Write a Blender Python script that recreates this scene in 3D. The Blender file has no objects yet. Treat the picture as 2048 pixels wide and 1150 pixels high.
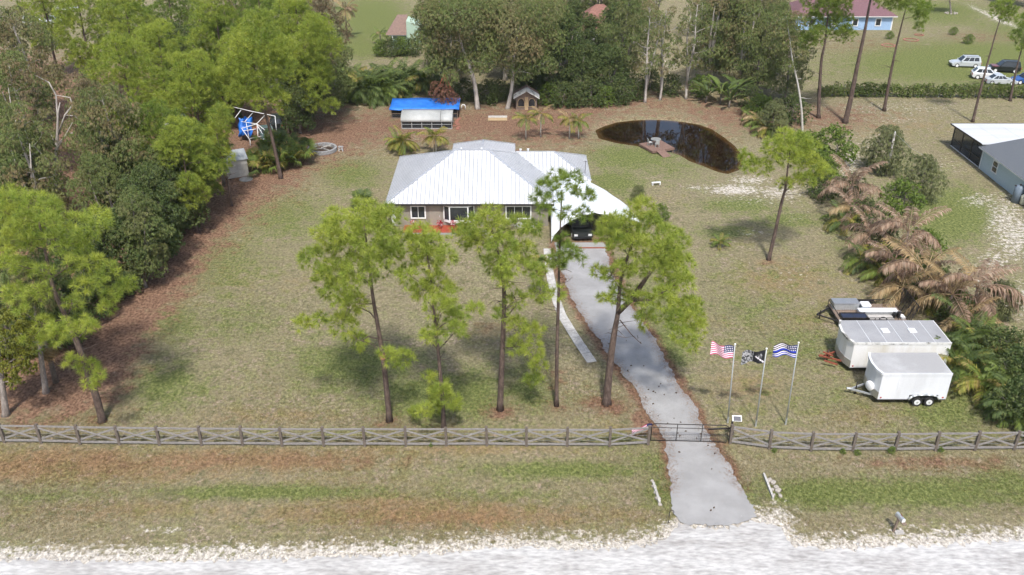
import bpy, bmesh, math, random
import numpy as np
from mathutils import Vector, Matrix, Euler
R = math.radians
random.seed(7)
rng = np.random.default_rng(11)
scene = bpy.context.scene
COL = scene.collection

# ------------------------------------------------------------------ camera, sky, sun, exposure
FPX, PITCH, CAMH = 1800.0, R(28.4), 37.0          # focal length in photo pixels (photo is 2048 x 1150)
CP, SP = math.cos(PITCH), math.sin(PITCH)
cam_d = bpy.data.cameras.new('camera')
cam_d.sensor_width = 36.0
cam_d.lens = 36.0 * FPX / 2048.0
cam_d.clip_start, cam_d.clip_end = 1.0, 6000.0
cam = bpy.data.objects.new('camera', cam_d)
cam.location = (0, 0, CAMH)
cam.rotation_euler = (math.pi / 2 - PITCH, 0, 0)
COL.objects.link(cam)
scene.camera = cam

SUN_EL, SUN_AZ = R(57), R(176)                    # azimuth clockwise from +Y: the sun stands behind the camera
world = bpy.data.worlds.new('World')
scene.world = world
world.use_nodes = True
nt = world.node_tree
bgn = nt.nodes['Background']
sky = nt.nodes.new('ShaderNodeTexSky')
sky.sky_type = 'NISHITA'
sky.sun_disc = False
sky.sun_elevation = SUN_EL
sky.sun_rotation = SUN_AZ
sky.air_density, sky.dust_density, sky.ozone_density = 1.0, 2.5, 1.0
nt.links.new(sky.outputs[0], bgn.inputs[0])
bgn.inputs[1].default_value = 0.135
sun_d = bpy.data.lights.new('sun', 'SUN')
sun_d.energy = 3.05
sun_d.angle = R(4.5)
sun_d.color = (1.0, 0.965, 0.91)
sun = bpy.data.objects.new('sun', sun_d)
sdir = Vector((math.sin(SUN_AZ) * math.cos(SUN_EL), math.cos(SUN_AZ) * math.cos(SUN_EL), math.sin(SUN_EL)))
sun.rotation_euler = sdir.to_track_quat('Z', 'Y').to_euler()
sun.location = sdir * 200
COL.objects.link(sun)
scene.view_settings.view_transform = 'Standard'
scene.view_settings.look = 'None'
scene.view_settings.exposure = 0.62
scene.view_settings.gamma = 1.0
scene.view_settings.use_curve_mapping = False
scene.cycles.use_adaptive_sampling = True
scene.cycles.adaptive_threshold = 0.03
scene.cycles.max_bounces = 5
scene.cycles.transparent_max_bounces = 8

# ------------------------------------------------------------------ survey helpers: where a sighted point stands in the place
def P(px, py, z=0.0):
    """ground (or level z) point sighted at photo position px, py"""
    u, v = px - 1024.0, py - 575.0
    t = (CAMH - z) / (v * CP + FPX * SP)
    return Vector((u * t, (FPX * CP - v * SP) * t, z))
def Q(px, py, Y):
    """point sighted at px, py that stands Y metres out"""
    u, v = px - 1024.0, py - 575.0
    t = Y / (FPX * CP - v * SP)
    return Vector((u * t, Y, CAMH - (v * CP + FPX * SP) * t))
def mpp(px, py, Y):
    """metres per photo pixel there"""
    return Y / (FPX * CP - (py - 575.0) * SP)

# ------------------------------------------------------------------ materials
MATS = {}
def new_mat(name):
    m = bpy.data.materials.new(name)
    m.use_nodes = True
    MATS[name] = m
    return m, m.node_tree, m.node_tree.nodes['Principled BSDF']
def N(nt, t, **kw):
    n = nt.nodes.new(t)
    for k, v in kw.items():
        setattr(n, k, v)
    return n
def sock(n, i, v):
    n.inputs[i].default_value = v
def ramp(nt, a, b, c0=(0, 0, 0, 1), c1=(1, 1, 1, 1)):
    r = N(nt, 'ShaderNodeValToRGB')
    r.color_ramp.elements[0].position, r.color_ramp.elements[1].position = a, b
    r.color_ramp.elements[0].color, r.color_ramp.elements[1].color = c0, c1
    return r
def C4(c):
    return (c[0], c[1], c[2], 1.0)
def surf(name, c1, c2=None, scale=3.0, rough=0.7, bump=0.0, metal=0.0, lo=0.35, hi=0.65, stretch=None, fine=None, spec=0.3, bscale=None):
    """procedural two tone surface with fine relief"""
    m, nt, b = new_mat(name)
    c2 = c2 or tuple(x * 0.8 for x in c1)
    tc = N(nt, 'ShaderNodeTexCoord')
    mp = N(nt, 'ShaderNodeMapping')
    nt.links.new(tc.outputs['Object'], mp.inputs[0])
    if stretch:
        sock(mp, 'Scale', stretch)
    no = N(nt, 'ShaderNodeTexNoise')
    sock(no, 'Scale', scale); sock(no, 'Detail', 6.0); sock(no, 'Roughness', 0.62)
    nt.links.new(mp.outputs[0], no.inputs['Vector'])
    r = ramp(nt, lo, hi, C4(c1), C4(c2))
    nt.links.new(no.outputs[0], r.inputs[0])
    out = r.outputs[0]
    if fine:
        n2 = N(nt, 'ShaderNodeTexNoise'); sock(n2, 'Scale', fine); sock(n2, 'Detail', 4.0)
        nt.links.new(mp.outputs[0], n2.inputs['Vector'])
        r2 = ramp(nt, 0.3, 0.7, (0.72, 0.72, 0.72, 1), (1.2, 1.2, 1.2, 1))
        nt.links.new(n2.outputs[0], r2.inputs[0])
        mx = N(nt, 'ShaderNodeMix', data_type='RGBA', blend_type='MULTIPLY')
        sock(mx, 'Factor', 1.0)
        nt.links.new(out, mx.inputs['A']); nt.links.new(r2.outputs[0], mx.inputs['B'])
        out = mx.outputs['Result']
    nt.links.new(out, b.inputs['Base Color'])
    sock(b, 'Roughness', rough); sock(b, 'Metallic', metal); sock(b, 'Specular IOR Level', spec)
    if bump:
        nb = N(nt, 'ShaderNodeTexNoise'); sock(nb, 'Scale', bscale or scale * 4); sock(nb, 'Detail', 4.0)
        nt.links.new(mp.outputs[0], nb.inputs['Vector'])
        bn = N(nt, 'ShaderNodeBump'); sock(bn, 'Strength', bump); sock(bn, 'Distance', 0.05)
        nt.links.new(nb.outputs[0], bn.inputs['Height']); nt.links.new(bn.outputs[0], b.inputs['Normal'])
    return m
def leafy(name, transl=0.35, rough=0.55, gain=1.0):
    """foliage: colour of every leaf or needle comes from its own tint attribute"""
    m, nt, b = new_mat(name)
    at = N(nt, 'ShaderNodeAttribute', attribute_name='tint')
    out = nt.nodes['Material Output']
    sock(b, 'Roughness', rough); sock(b, 'Specular IOR Level', 0.25)
    tr = N(nt, 'ShaderNodeBsdfTranslucent')
    mix = N(nt, 'ShaderNodeMixShader'); sock(mix, 0, transl)
    nt.links.new(at.outputs['Color'], b.inputs['Base Color'])
    hs = N(nt, 'ShaderNodeHueSaturation'); sock(hs, 'Value', 1.25); sock(hs, 'Saturation', 1.1)
    nt.links.new(at.outputs['Color'], hs.inputs['Color'])
    nt.links.new(hs.outputs[0], tr.inputs[0])
    nt.links.new(b.outputs[0], mix.inputs[1]); nt.links.new(tr.outputs[0], mix.inputs[2])
    nt.links.new(mix.outputs[0], out.inputs[0])
    return m

leafy('needles', 0.45); leafy('leaves', 0.3); leafy('fronds', 0.35)
surf('pine_bark', (0.145, 0.105, 0.085), (0.07, 0.048, 0.04), 5, 0.95, 0.8, stretch=(1, 1, 0.35), fine=14)
surf('pale_bark', (0.52, 0.48, 0.43), (0.24, 0.21, 0.19), 3, 0.9, 0.5, stretch=(1, 1, 0.3), fine=12)
surf('grey_bark', (0.33, 0.29, 0.26), (0.16, 0.13, 0.115), 4, 0.95, 0.6, stretch=(1, 1, 0.3), fine=12)
surf('palm_bark', (0.26, 0.22, 0.18), (0.12, 0.1, 0.085), 6, 0.95, 0.8, stretch=(1, 1, 2.2))
surf('white_trunk', (0.55, 0.52, 0.47), (0.36, 0.34, 0.3), 4, 0.9, 0.4)
surf('roof_metal', (0.82, 0.823, 0.83), (0.73, 0.735, 0.745), 0.5, 0.6, 0.0, metal=0.97, stretch=(1, 0.35, 1))
surf('seam_shadow_metal', (0.47, 0.48, 0.50), (0.40, 0.41, 0.43), 0.9, 0.5, 0.0, metal=0.7)  # roof rib metal, darkened to carry the sealant and the rib's shadow line
surf('wall_taupe', (0.25, 0.225, 0.19), (0.215, 0.19, 0.16), 2, 0.85, 0.15)
surf('white_paint', (0.78, 0.78, 0.77), (0.68, 0.68, 0.67), 2, 0.5, 0.05)
surf('door_taupe', (0.30, 0.265, 0.22), (0.26, 0.23, 0.19), 2, 0.6)
surf('red_deck', (0.36, 0.075, 0.04), (0.24, 0.05, 0.03), 3, 0.55, 0.1)
surf('red_petals', (0.42, 0.02, 0.03), (0.75, 0.5, 0.5), 9, 0.6, lo=0.5, hi=0.62)
surf('dark_glass', (0.02, 0.024, 0.028), (0.035, 0.04, 0.045), 1.5, 0.08, spec=0.6)
surf('canopy_fabric', (0.80, 0.82, 0.84), (0.70, 0.74, 0.79), 0.35, 0.35, 0.12, stretch=(1, 0.25, 1), bscale=0.8, spec=0.4)
surf('black_vinyl', (0.012, 0.012, 0.013), (0.03, 0.03, 0.03), 4, 0.45, 0.2)
surf('black_steel', (0.02, 0.02, 0.021), (0.045, 0.035, 0.03), 8, 0.45)
surf('galv_steel', (0.55, 0.57, 0.58), (0.42, 0.44, 0.45), 10, 0.4, metal=0.5)
surf('fence_wood', (0.34, 0.325, 0.315), (0.19, 0.17, 0.155), 5, 0.9, 0.5, stretch=(1, 6, 6), fine=18)
surf('post_wood', (0.19, 0.16, 0.135), (0.10, 0.08, 0.066), 5, 0.9, 0.5, stretch=(5, 5, 1), fine=18)
surf('deck_wood', (0.23, 0.145, 0.11), (0.16, 0.10, 0.08), 5, 0.75, 0.2)
surf('weathered_wood', (0.25, 0.19, 0.145), (0.14, 0.105, 0.085), 5, 0.9, 0.4, stretch=(4, 4, 1))
surf('asphalt', (0.325, 0.32, 0.315), (0.25, 0.245, 0.24), 0.6, 0.92, 0.2, fine=None, lo=0.33, hi=0.67, bscale=30)
surf('slab_concrete', (0.52, 0.50, 0.47), (0.36, 0.34, 0.315), 2.5, 0.9, 0.2, fine=11)
surf('shell_rock', (0.48, 0.47, 0.455), (0.34, 0.325, 0.31), 0.9, 0.95, 0.4, fine=7, bscale=18, stretch=(0.3, 0.9, 1), lo=0.42, hi=0.66)
surf('stone_pale', (0.42, 0.385, 0.34), (0.24, 0.21, 0.18), 5, 0.95, 0.4)
surf('block_grey', (0.32, 0.32, 0.32), (0.22, 0.22, 0.22), 5, 0.95, 0.3)
surf('brick_red', (0.33, 0.15, 0.105), (0.24, 0.105, 0.08), 5, 0.9, 0.3)
surf('trailer_white', (0.70, 0.715, 0.74), (0.58, 0.59, 0.61), 1.2, 0.38, 0.03, stretch=(0.5, 0.5, 0.12))
surf('trailer_dirty', (0.68, 0.675, 0.66), (0.52, 0.49, 0.41), 0.8, 0.5, 0.03, stretch=(0.9, 0.9, 0.12), lo=0.45, hi=0.75)
surf('trailer_roof', (0.33, 0.325, 0.32), (0.47, 0.47, 0.47), 0.35, 0.55, 0.0, lo=0.45, hi=0.72)
surf('trailer_grey', (0.33, 0.33, 0.335), (0.27, 0.27, 0.275), 0.5, 0.5)
surf('diamond_plate', (0.55, 0.55, 0.55), (0.45, 0.45, 0.45), 14, 0.35, 0.3, metal=0.7)
surf('mildew_trim', (0.62, 0.61, 0.58), (0.13, 0.125, 0.11), 1.6, 0.8, 0.1, lo=0.48, hi=0.68)
surf('rubber', (0.022, 0.022, 0.022), (0.035, 0.034, 0.033), 10, 0.85)
surf('rim_white', (0.75, 0.75, 0.75), (0.62, 0.62, 0.62), 8, 0.4)
surf('rust_red', (0.30, 0.085, 0.045), (0.17, 0.055, 0.035), 8, 0.8, 0.2)
surf('blue_tarp', (0.03, 0.19, 0.66), (0.02, 0.13, 0.50), 1.2, 0.4, 0.25, bscale=3)
surf('grey_tarp', (0.42, 0.43, 0.42), (0.35, 0.36, 0.35), 1.2, 0.5, 0.15)
surf('mesh_screen', (0.035, 0.038, 0.04), (0.05, 0.052, 0.055), 30, 0.7)
m, nt_s, b_s = new_mat('porch_screen')
sock(b_s, 'Base Color', (0.03, 0.033, 0.036, 1)); sock(b_s, 'Roughness', 0.8)
ts = N(nt_s, 'ShaderNodeBsdfTransparent'); ms = N(nt_s, 'ShaderNodeMixShader'); sock(ms, 0, 0.55)
nt_s.links.new(ts.outputs[0], ms.inputs[1]); nt_s.links.new(b_s.outputs[0], ms.inputs[2]); nt_s.links.new(ms.outputs[0], nt_s.nodes['Material Output'].inputs[0])
surf('pale_blue_wall', (0.46, 0.55, 0.59), (0.42, 0.51, 0.55), 2, 0.85, 0.1)
surf('sky_blue_wall', (0.30, 0.43, 0.62), (0.26, 0.38, 0.56), 2, 0.85, 0.1)
surf('shingle_grey', (0.155, 0.17, 0.185), (0.10, 0.11, 0.125), 3, 0.9, 0.4, stretch=(3, 8, 1), fine=9)
surf('shingle_plum', (0.20, 0.11, 0.12), (0.145, 0.08, 0.09), 3, 0.9, 0.4, stretch=(1, 5, 1), fine=6)
surf('shingle_brown', (0.24, 0.165, 0.135), (0.18, 0.12, 0.10), 3, 0.9, 0.4, fine=6)
surf('shingle_red', (0.27, 0.14, 0.11), (0.21, 0.105, 0.085), 3, 0.9, 0.4, fine=6)
surf('pale_green_wall', (0.42, 0.55, 0.44), (0.38, 0.50, 0.40), 2, 0.85, 0.1)
surf('sage_wall', (0.22, 0.30, 0.24), (0.19, 0.26, 0.21), 2, 0.85, 0.1)
surf('shed_panel', (0.47, 0.45, 0.42), (0.38, 0.36, 0.33), 2, 0.6, 0.1)
surf('porch_roof', (0.60, 0.61, 0.62), (0.50, 0.51, 0.52), 0.8, 0.4, 0.05, stretch=(0.15, 1, 1))
surf('tank_blue', (0.17, 0.21, 0.26), (0.14, 0.18, 0.22), 3, 0.4)
surf('tank_beige', (0.50, 0.49, 0.38), (0.44, 0.43, 0.33), 3, 0.5)
surf('pole_grey', (0.38, 0.36, 0.33), (0.29, 0.27, 0.25), 4, 0.85, 0.3)
surf('pvc_white', (0.78, 0.78, 0.78), (0.7, 0.7, 0.7), 5, 0.4)
surf('table_grey', (0.24, 0.245, 0.23), (0.2, 0.2, 0.19), 5, 0.6)
surf('cone_brown', (0.11, 0.075, 0.055), (0.06, 0.042, 0.03), 20, 0.95)
surf('pot_grey', (0.2, 0.21, 0.22), (0.14, 0.145, 0.15), 6, 0.6)
surf('lumber', (0.45, 0.33, 0.19), (0.36, 0.26, 0.15), 5, 0.85, 0.1)
surf('panel_dark', (0.02, 0.025, 0.045), (0.03, 0.035, 0.06), 20, 0.2)
surf('flag_red', (0.52, 0.045, 0.16), (0.46, 0.04, 0.13), 6, 0.75)
surf('flag_white', (0.78, 0.74, 0.78), (0.7, 0.66, 0.7), 6, 0.75)
surf('flag_navy', (0.018, 0.028, 0.11), (0.015, 0.024, 0.09), 6, 0.75)
surf('flag_blue', (0.02, 0.045, 0.42), (0.02, 0.04, 0.34), 6, 0.75)
surf('flag_black', (0.012, 0.013, 0.016), (0.02, 0.02, 0.024), 6, 0.75)
surf('flag_grey', (0.34, 0.34, 0.35), (0.03, 0.03, 0.033), 7, 0.75, lo=0.45, hi=0.55)
def paint(name, c):
    m, nt, b = new_mat(name)
    no = N(nt, 'ShaderNodeTexNoise'); sock(no, 'Scale', 3.0); sock(no, 'Detail', 5.0)
    r = ramp(nt, 0.3, 0.75, C4(c), C4(tuple(x * 0.85 + 0.01 for x in c)))
    nt.links.new(no.outputs[0], r.inputs[0]); nt.links.new(r.outputs[0], b.inputs['Base Color'])
    sock(b, 'Roughness', 0.28); sock(b, 'Metallic', 0.2); sock(b, 'Coat Weight', 0.4)
    return m
paint('paint_silver', (0.55, 0.58, 0.60)); paint('paint_white', (0.80, 0.80, 0.80)); paint('paint_black', (0.012, 0.016, 0.016))
paint('paint_blue', (0.02, 0.09, 0.32)); paint('paint_red', (0.20, 0.03, 0.02)); paint('paint_teal', (0.10, 0.16, 0.155))
surf('lamp_red', (0.4, 0.02, 0.03), (0.3, 0.02, 0.02), 8, 0.2); surf('lamp_clear', (0.6, 0.62, 0.63), (0.5, 0.5, 0.5), 8, 0.15)

# ------------------------------------------------------------------ objects and meshes
def link(o, parent=None):
    COL.objects.link(o)
    if parent is not None:
        o.parent = parent
    return o
def tag(o, label=None, cat=None, group=None, kind=None):
    if label: o['label'] = label
    if cat: o['category'] = cat
    if group: o['group'] = group
    if kind: o['kind'] = kind
    return o
def thing(name, label, cat, loc=(0, 0, 0), rz=0.0, group=None):
    o = bpy.data.objects.new(name, None)
    o.empty_display_size = 0.3
    o.location = loc
    o.rotation_euler = (0, 0, rz)
    link(o)
    return tag(o, label, cat, group)
def obj(name, me, parent=None, loc=(0, 0, 0), rot=(0, 0, 0), scale=None):
    o = bpy.data.objects.new(name, me)
    o.location = loc; o.rotation_euler = rot
    if scale is not None:
        o.scale = scale if hasattr(scale, '__len__') else (scale,) * 3
    return link(o, parent)
def copy_tree(o, parent=None):
    c = o.copy(); COL.objects.link(c); c.parent = parent
    for ch in o.children:
        copy_tree(ch, c)
    return c

class MB:
    """collects shapes for ONE mesh"""
    def __init__(self):
        self.v, self.f, self.m = [], [], []
        self.mats = []
        self.cur = 0
        self.smooth = []
        self.sm = False
    def use(self, mat):
        if mat not in self.mats:
            self.mats.append(mat)
        self.cur = self.mats.index(mat)
        return self
    def add(self, vs, fs):
        n = len(self.v)
        self.v += [tuple(p) for p in vs]
        for f in fs:
            self.f.append([n + i for i in f]); self.m.append(self.cur); self.smooth.append(self.sm)
        return self
    def poly(self, pts):
        return self.add(pts, [list(range(len(pts)))])
    def box(self, x0, x1, y0, y1, z0, z1, ch=0.0):
        if ch <= 0:
            vs = [(x0, y0, z0), (x1, y0, z0), (x1, y1, z0), (x0, y1, z0), (x0, y0, z1), (x1, y0, z1), (x1, y1, z1), (x0, y1, z1)]
            return self.add(vs, [(3, 2, 1, 0), (4, 5, 6, 7), (0, 1, 5, 4), (1, 2, 6, 5), (2, 3, 7, 6), (3, 0, 4, 7)])
        c = ch
        ring = lambda d, z: [(x0 + d, y0 + 0, z), (x1 - d, y0, z), (x1, y0 + d, z), (x1, y1 - d, z), (x1 - d, y1, z), (x0 + d, y1, z), (x0, y1 - d, z), (x0, y0 + d, z)]
        def inner(z):
            return [(x0 + 1.4 * c, y0 + c, z), (x1 - 1.4 * c, y0 + c, z), (x1 - c, y0 + 1.4 * c, z), (x1 - c, y1 - 1.4 * c, z), (x1 - 1.4 * c, y1 - c, z), (x0 + 1.4 * c, y1 - c, z), (x0 + c, y1 - 1.4 * c, z), (x0 + c, y0 + 1.4 * c, z)]
        L = [inner(z0), ring(c, z0 + c), ring(c, z1 - c), inner(z1)]
        vs = sum(L, [])
        fs = [list(range(7, -1, -1)), list(range(24, 32))]
        for k in range(3):
            for i in range(8):
                j = (i + 1) % 8
                fs.append((k * 8 + i, k * 8 + j, k * 8 + 8 + j, k * 8 + 8 + i))
        return self.add(vs, fs)
    def bar(self, a, b, w, h, up=(0, 0, 1)):
        """rectangular stick from a to b: w across, h along up"""
        a, b = Vector(a), Vector(b)
        d = (b - a).normalized()
        s = d.cross(Vector(up))
        if s.length < 1e-4:
            s = d.cross(Vector((1, 0, 0)))
        s.normalize(); u = s.cross(d).normalized()
        s *= w / 2; u *= h / 2
        vs = [a - s - u, a + s - u, a + s + u, a - s + u, b - s - u, b + s - u, b + s + u, b - s + u]
        return self.add(vs, [(0, 1, 2, 3), (7, 6, 5, 4), (0, 4, 5, 1), (1, 5, 6, 2), (2, 6, 7, 3), (3, 7, 4, 0)])
    def tube(self, pts, rad, n=6, cap=True):
        pts = [Vector(p) for p in pts]
        if not hasattr(rad, '__len__'):
            rad = [rad] * len(pts)
        vs, fs = [], []
        prev = None
        for i, p in enumerate(pts):
            d = (pts[min(i + 1, len(pts) - 1)] - pts[max(i - 1, 0)])
            d = d.normalized() if d.length > 1e-6 else Vector((0, 0, 1))
            if prev is None:
                s = d.cross(Vector((0.13, 1, 0.02)))
                if s.length < 0.05: s = d.cross(Vector((1, 0, 0)))
            else:
                s = prev - d * prev.dot(d)
            s.normalize(); prev = s; t = d.cross(s)
            for k in range(n):
                a = 2 * math.pi * k / n
                vs.append(p + (s * math.cos(a) + t * math.sin(a)) * rad[i])
        for i in range(len(pts) - 1):
            for k in range(n):
                j = (k + 1) % n
                fs.append((i * n + k, i * n + j, i * n + n + j, i * n + n + k))
        if cap:
            fs.append(list(range(n - 1, -1, -1))); fs.append([(len(pts) - 1) * n + k for k in range(n)])
        return self.add(vs, fs)
    def disc_cyl(self, c, axis, r, h, n=16):
        c, axis = Vector(c), Vector(axis).normalized()
        return self.tube([c - axis * h / 2, c + axis * h / 2], r, n)
    def extrude_poly(self, pts, d):
        """flat polygon with thickness along d"""
        n = len(pts); d = Vector(d)
        p = [Vector(q) for q in pts]
        return self.add(p + [q + d for q in p], [list(range(n - 1, -1, -1)), list(range(n, 2 * n))] + [(i, (i + 1) % n, n + (i + 1) % n, n + i) for i in range(n)])
    def mesh(self, name, mat=None):
        me = bpy.data.meshes.new(name)
        me.from_pydata(self.v, [], self.f)
        for k in (self.mats or [mat]):
            me.materials.append(MATS[k])
        if self.mats:
            me.polygons.foreach_set('material_index', self.m)
        if any(self.smooth):
            me.polygons.foreach_set('use_smooth', self.smooth)
        me.update()
        return me
    def build(self, name, mat=None, parent=None, loc=(0, 0, 0), rot=(0, 0, 0)):
        return obj(name, self.mesh(name, mat), parent, loc, rot)

def np_mesh(name, V, F, mat, tint=None, mi=None, extra=()):
    """big triangle mesh; tint is one colour per vertex"""
    me = bpy.data.meshes.new(name)
    V = np.asarray(V, np.float32); F = np.asarray(F, np.int32)
    k = F.shape[1]
    me.vertices.add(len(V)); me.vertices.foreach_set('co', V.ravel())
    me.loops.add(F.size); me.loops.foreach_set('vertex_index', F.ravel())
    me.polygons.add(len(F)); me.polygons.foreach_set('loop_start', np.arange(len(F), dtype=np.int32) * k)
    me.materials.append(MATS[mat])
    for e in extra:
        me.materials.append(MATS[e])
    if mi is not None:
        me.polygons.foreach_set('material_index', np.asarray(mi, np.int32))
    me.update(calc_edges=True)
    if tint is not None:
        at = me.color_attributes.new('tint', 'FLOAT_COLOR', 'POINT')
        t = np.ones((len(V), 4), np.float32); t[:, :3] = tint
        at.data.foreach_set('color', t.ravel())
    return me
# ------------------------------------------------------------------ the ground: one sheet out to the horizon
def axis(lo, hi, step, far):
    core = np.arange(lo, hi + 1e-6, step)
    out, d, s = [], 0.0, step
    while d < far:
        s *= 1.35; d += s; out.append(d)
    out = np.array(out)
    return np.concatenate([(lo - out)[::-1], core, hi + out])
GX, GY = axis(-72, 84, 0.5, 1500), axis(30, 150, 0.5, 2500)
XX, YY = np.meshgrid(GX, GY)
def proj(X, Y, Z=0.0):
    fw = np.maximum(Y * CP + (CAMH - Z) * SP, 0.5); dn = (CAMH - Z) * CP - Y * SP
    return 1024 + FPX * X / fw, 575 + FPX * dn / fw
PX, PY = proj(XX, YY)
def in_poly(X, Y, poly):
    ins = np.zeros(X.shape, bool); n = len(poly); j = n - 1
    for i in range(n):
        (xi, yi), (xj, yj) = poly[i], poly[j]
        c = ((yi > Y) != (yj > Y)) & (X < (xj - xi) * (Y - yi) / (yj - yi + 1e-9) + xi)
        ins ^= c; j = i
    return ins
def dist_poly(X, Y, poly):
    d = np.full(X.shape, 1e9); n = len(poly)
    for i in range(n):
        (ax, ay), (bx, by) = poly[i], poly[(i + 1) % n]
        dx, dy = bx - ax, by - ay
        t = np.clip(((X - ax) * dx + (Y - ay) * dy) / (dx * dx + dy * dy + 1e-9), 0, 1)
        d = np.minimum(d, np.hypot(X - ax - t * dx, Y - ay - t * dy))
    return d
def to_world(poly, z=0.0):
    return [(P(x, y, z).x, P(x, y, z).y) for x, y in poly]
POND = [(1191, 261), (1205, 254), (1233, 245), (1267, 241), (1302, 239.5), (1337, 241), (1372, 245), (1400, 250), (1424, 259), (1448, 275),
        (1469, 292), (1480, 306), (1487, 323), (1480, 339), (1455, 348), (1434, 343), (1407, 332), (1379, 322), (1358, 309), (1337, 303), (1281, 293),
        (1233, 286), (1198, 277)]
POND_W = to_world(POND, -0.25)
sd = dist_poly(XX, YY, POND_W)
sd = np.where(in_poly(XX, YY, POND_W), -sd, sd)
ZZ = np.interp(sd, [-6, -1.5, 0, 0.7, 1.6], [-1.6, -0.85, -0.26, -0.03, 0.0])
far = np.clip((sd - 1.8) / 2, 0, 1)
ZZ = ZZ + far * 0.05 * (np.sin(XX * 0.31 + YY * 0.17) + np.sin(XX * 0.13 - YY * 0.37)) * 0.3 * ((PX > -200) & (YY > 30) & (YY < 160))

DRIVE_L = [(1357, 1046), (1348, 990), (1345, 950), (1336, 910), (1326, 880), (1309, 850), (1291, 812), (1268, 780), (1238, 740), (1209, 700), (1184, 660),
           (1160, 620), (1136, 580), (1119, 545), (1112, 520), (1108, 486)]
DRIVE_R = [(1514, 1036), (1490, 990), (1465, 942), (1438, 902), (1412, 860), (1396, 826), (1371, 785), (1346, 745), (1327, 715), (1314, 690), (1298, 665), (1278, 636),
           (1252, 600), (1233, 560), (1218, 520), (1208, 486)]
DRIVE = DRIVE_L + DRIVE_R[::-1]
W = np.zeros(XX.shape + (4,))
def poly_w(ch, poly, s, soft):
    """soft = blend width in photo pixels"""
    d = dist_poly(PX, PY, poly)
    d = np.where(in_poly(PX, PY, poly), d, -d)
    W[..., ch] = np.maximum(W[..., ch], s * np.clip(0.5 + d / (2 * soft), 0, 1))
def blob_w(ch, x, y, rx, ry, s):
    g = np.exp(-(((PX - x) / rx) ** 2 + ((PY - y) / ry) ** 2))
    W[..., ch] = np.maximum(W[..., ch], s * g)
GREEN, STRAW, SAND, BROWN = 0, 1, 2, 3
# pine straw and bare soil under the wood, behind the house and along the back line
poly_w(STRAW, [(-300, 860), (-300, 60), (420, 150), (600, 215), (800, 215), (1000, 200), (1300, 185), (1490, 205), (1520, 262), (1440, 262), (1360, 228), (1250, 230), (1190, 252),
               (1175, 285), (1120, 300), (1030, 298), (900, 288), (760, 292), (690, 320), (640, 335), (590, 380), (505, 435), (440, 505), (370, 605), (300, 690), (255, 800), (150, 852)], 1.0, 55)
for x, y, rx, ry, s in [(779, 846, 34, 14, .8), (1000, 826, 40, 16, .9), (1113, 815, 30, 12, .7), (1213, 812, 60, 22, .9), (1290, 840, 40, 40, .9), (888, 858, 26, 10, .6), (560, 365, 60, 16, .9),
                        (1537, 524, 26, 9, .5), (1400, 880, 60, 30, .55), (1120, 760, 60, 40, .5), (960, 650, 60, 30, .45), (560, 920, 360, 26, .55), (250, 925, 300, 30, .5),
                        (1860, 925, 240, 18, .7), (1650, 250, 120, 40, .5), (1720, 90, 160, 26, .45), (1960, 75, 120, 14, .6), (700, 1020, 300, 34, .25), (1640, 235, 200, 40, .7)]:
    blob_w(STRAW, x, y, rx, ry, s)
dd = dist_poly(PX, PY, DRIVE)
W[..., STRAW] = np.maximum(W[..., STRAW], np.clip(1.15 - dd / 20, 0, 1) * (PY < 960) * 0.95)
# greener grass
for x, y, rx, ry, s in [(430, 520, 130, 90, .55), (560, 430, 120, 60, .6), (700, 345, 70, 34, .75), (330, 640, 90, 50, .7), (330, 770, 90, 50, .75), (480, 640, 120, 60, .45), (700, 730, 130, 60, .75), (850, 790, 110, 55, .85),
                        (950, 790, 60, 60, .85), (1060, 780, 60, 50, .7), (540, 985, 260, 15, .95), (1120, 940, 200, 18, .9), (950, 990, 200, 14, .55), (1330, 930, 90, 40, .6), (60, 990, 160, 14, .5), (1330, 985, 60, 40, .7),
                        (1650, 985, 160, 30, 1.0), (1850, 985, 230, 34, .9), (2040, 970, 130, 40, .8), (1600, 690, 150, 60, .5), (1500, 620, 120, 50, .45), (1330, 690, 60, 60, .8), (1310, 620, 60, 80, .6),
                        (1260, 315, 110, 30, .8), (1230, 365, 60, 30, .8), (1340, 330, 80, 40, .5), (1480, 410, 90, 18, .8), (1580, 440, 90, 20, .7), (1450, 465, 60, 14, .8), (1700, 480, 60, 60, .4), (1900, 430, 85, 55, 1.3),
                        (1960, 125, 280, 44, 1.2), (1800, 110, 120, 30, .6), (2048, 60, 120, 30, .7), (1880, 25, 120, 26, .9), (1740, 150, 160, 22, .45), (740, 40, 80, 50, 1.1), (720, 95, 60, 26, .9), (1650, 800, 200, 50, .35), (1900, 820, 110, 60, .75),
                        (1960, 700, 80, 80, .5), (1450, 560, 80, 50, .3), (1560, 560, 100, 40, .3), (1800, 330, 60, 30, .4), (1850, 350, 60, 20, .5), (1250, 880, 80, 30, .5), (860, 860, 300, 18, .35), (140, 830, 120, 24, .4)]:
    blob_w(GREEN, x, y, rx, ry, s)
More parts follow.
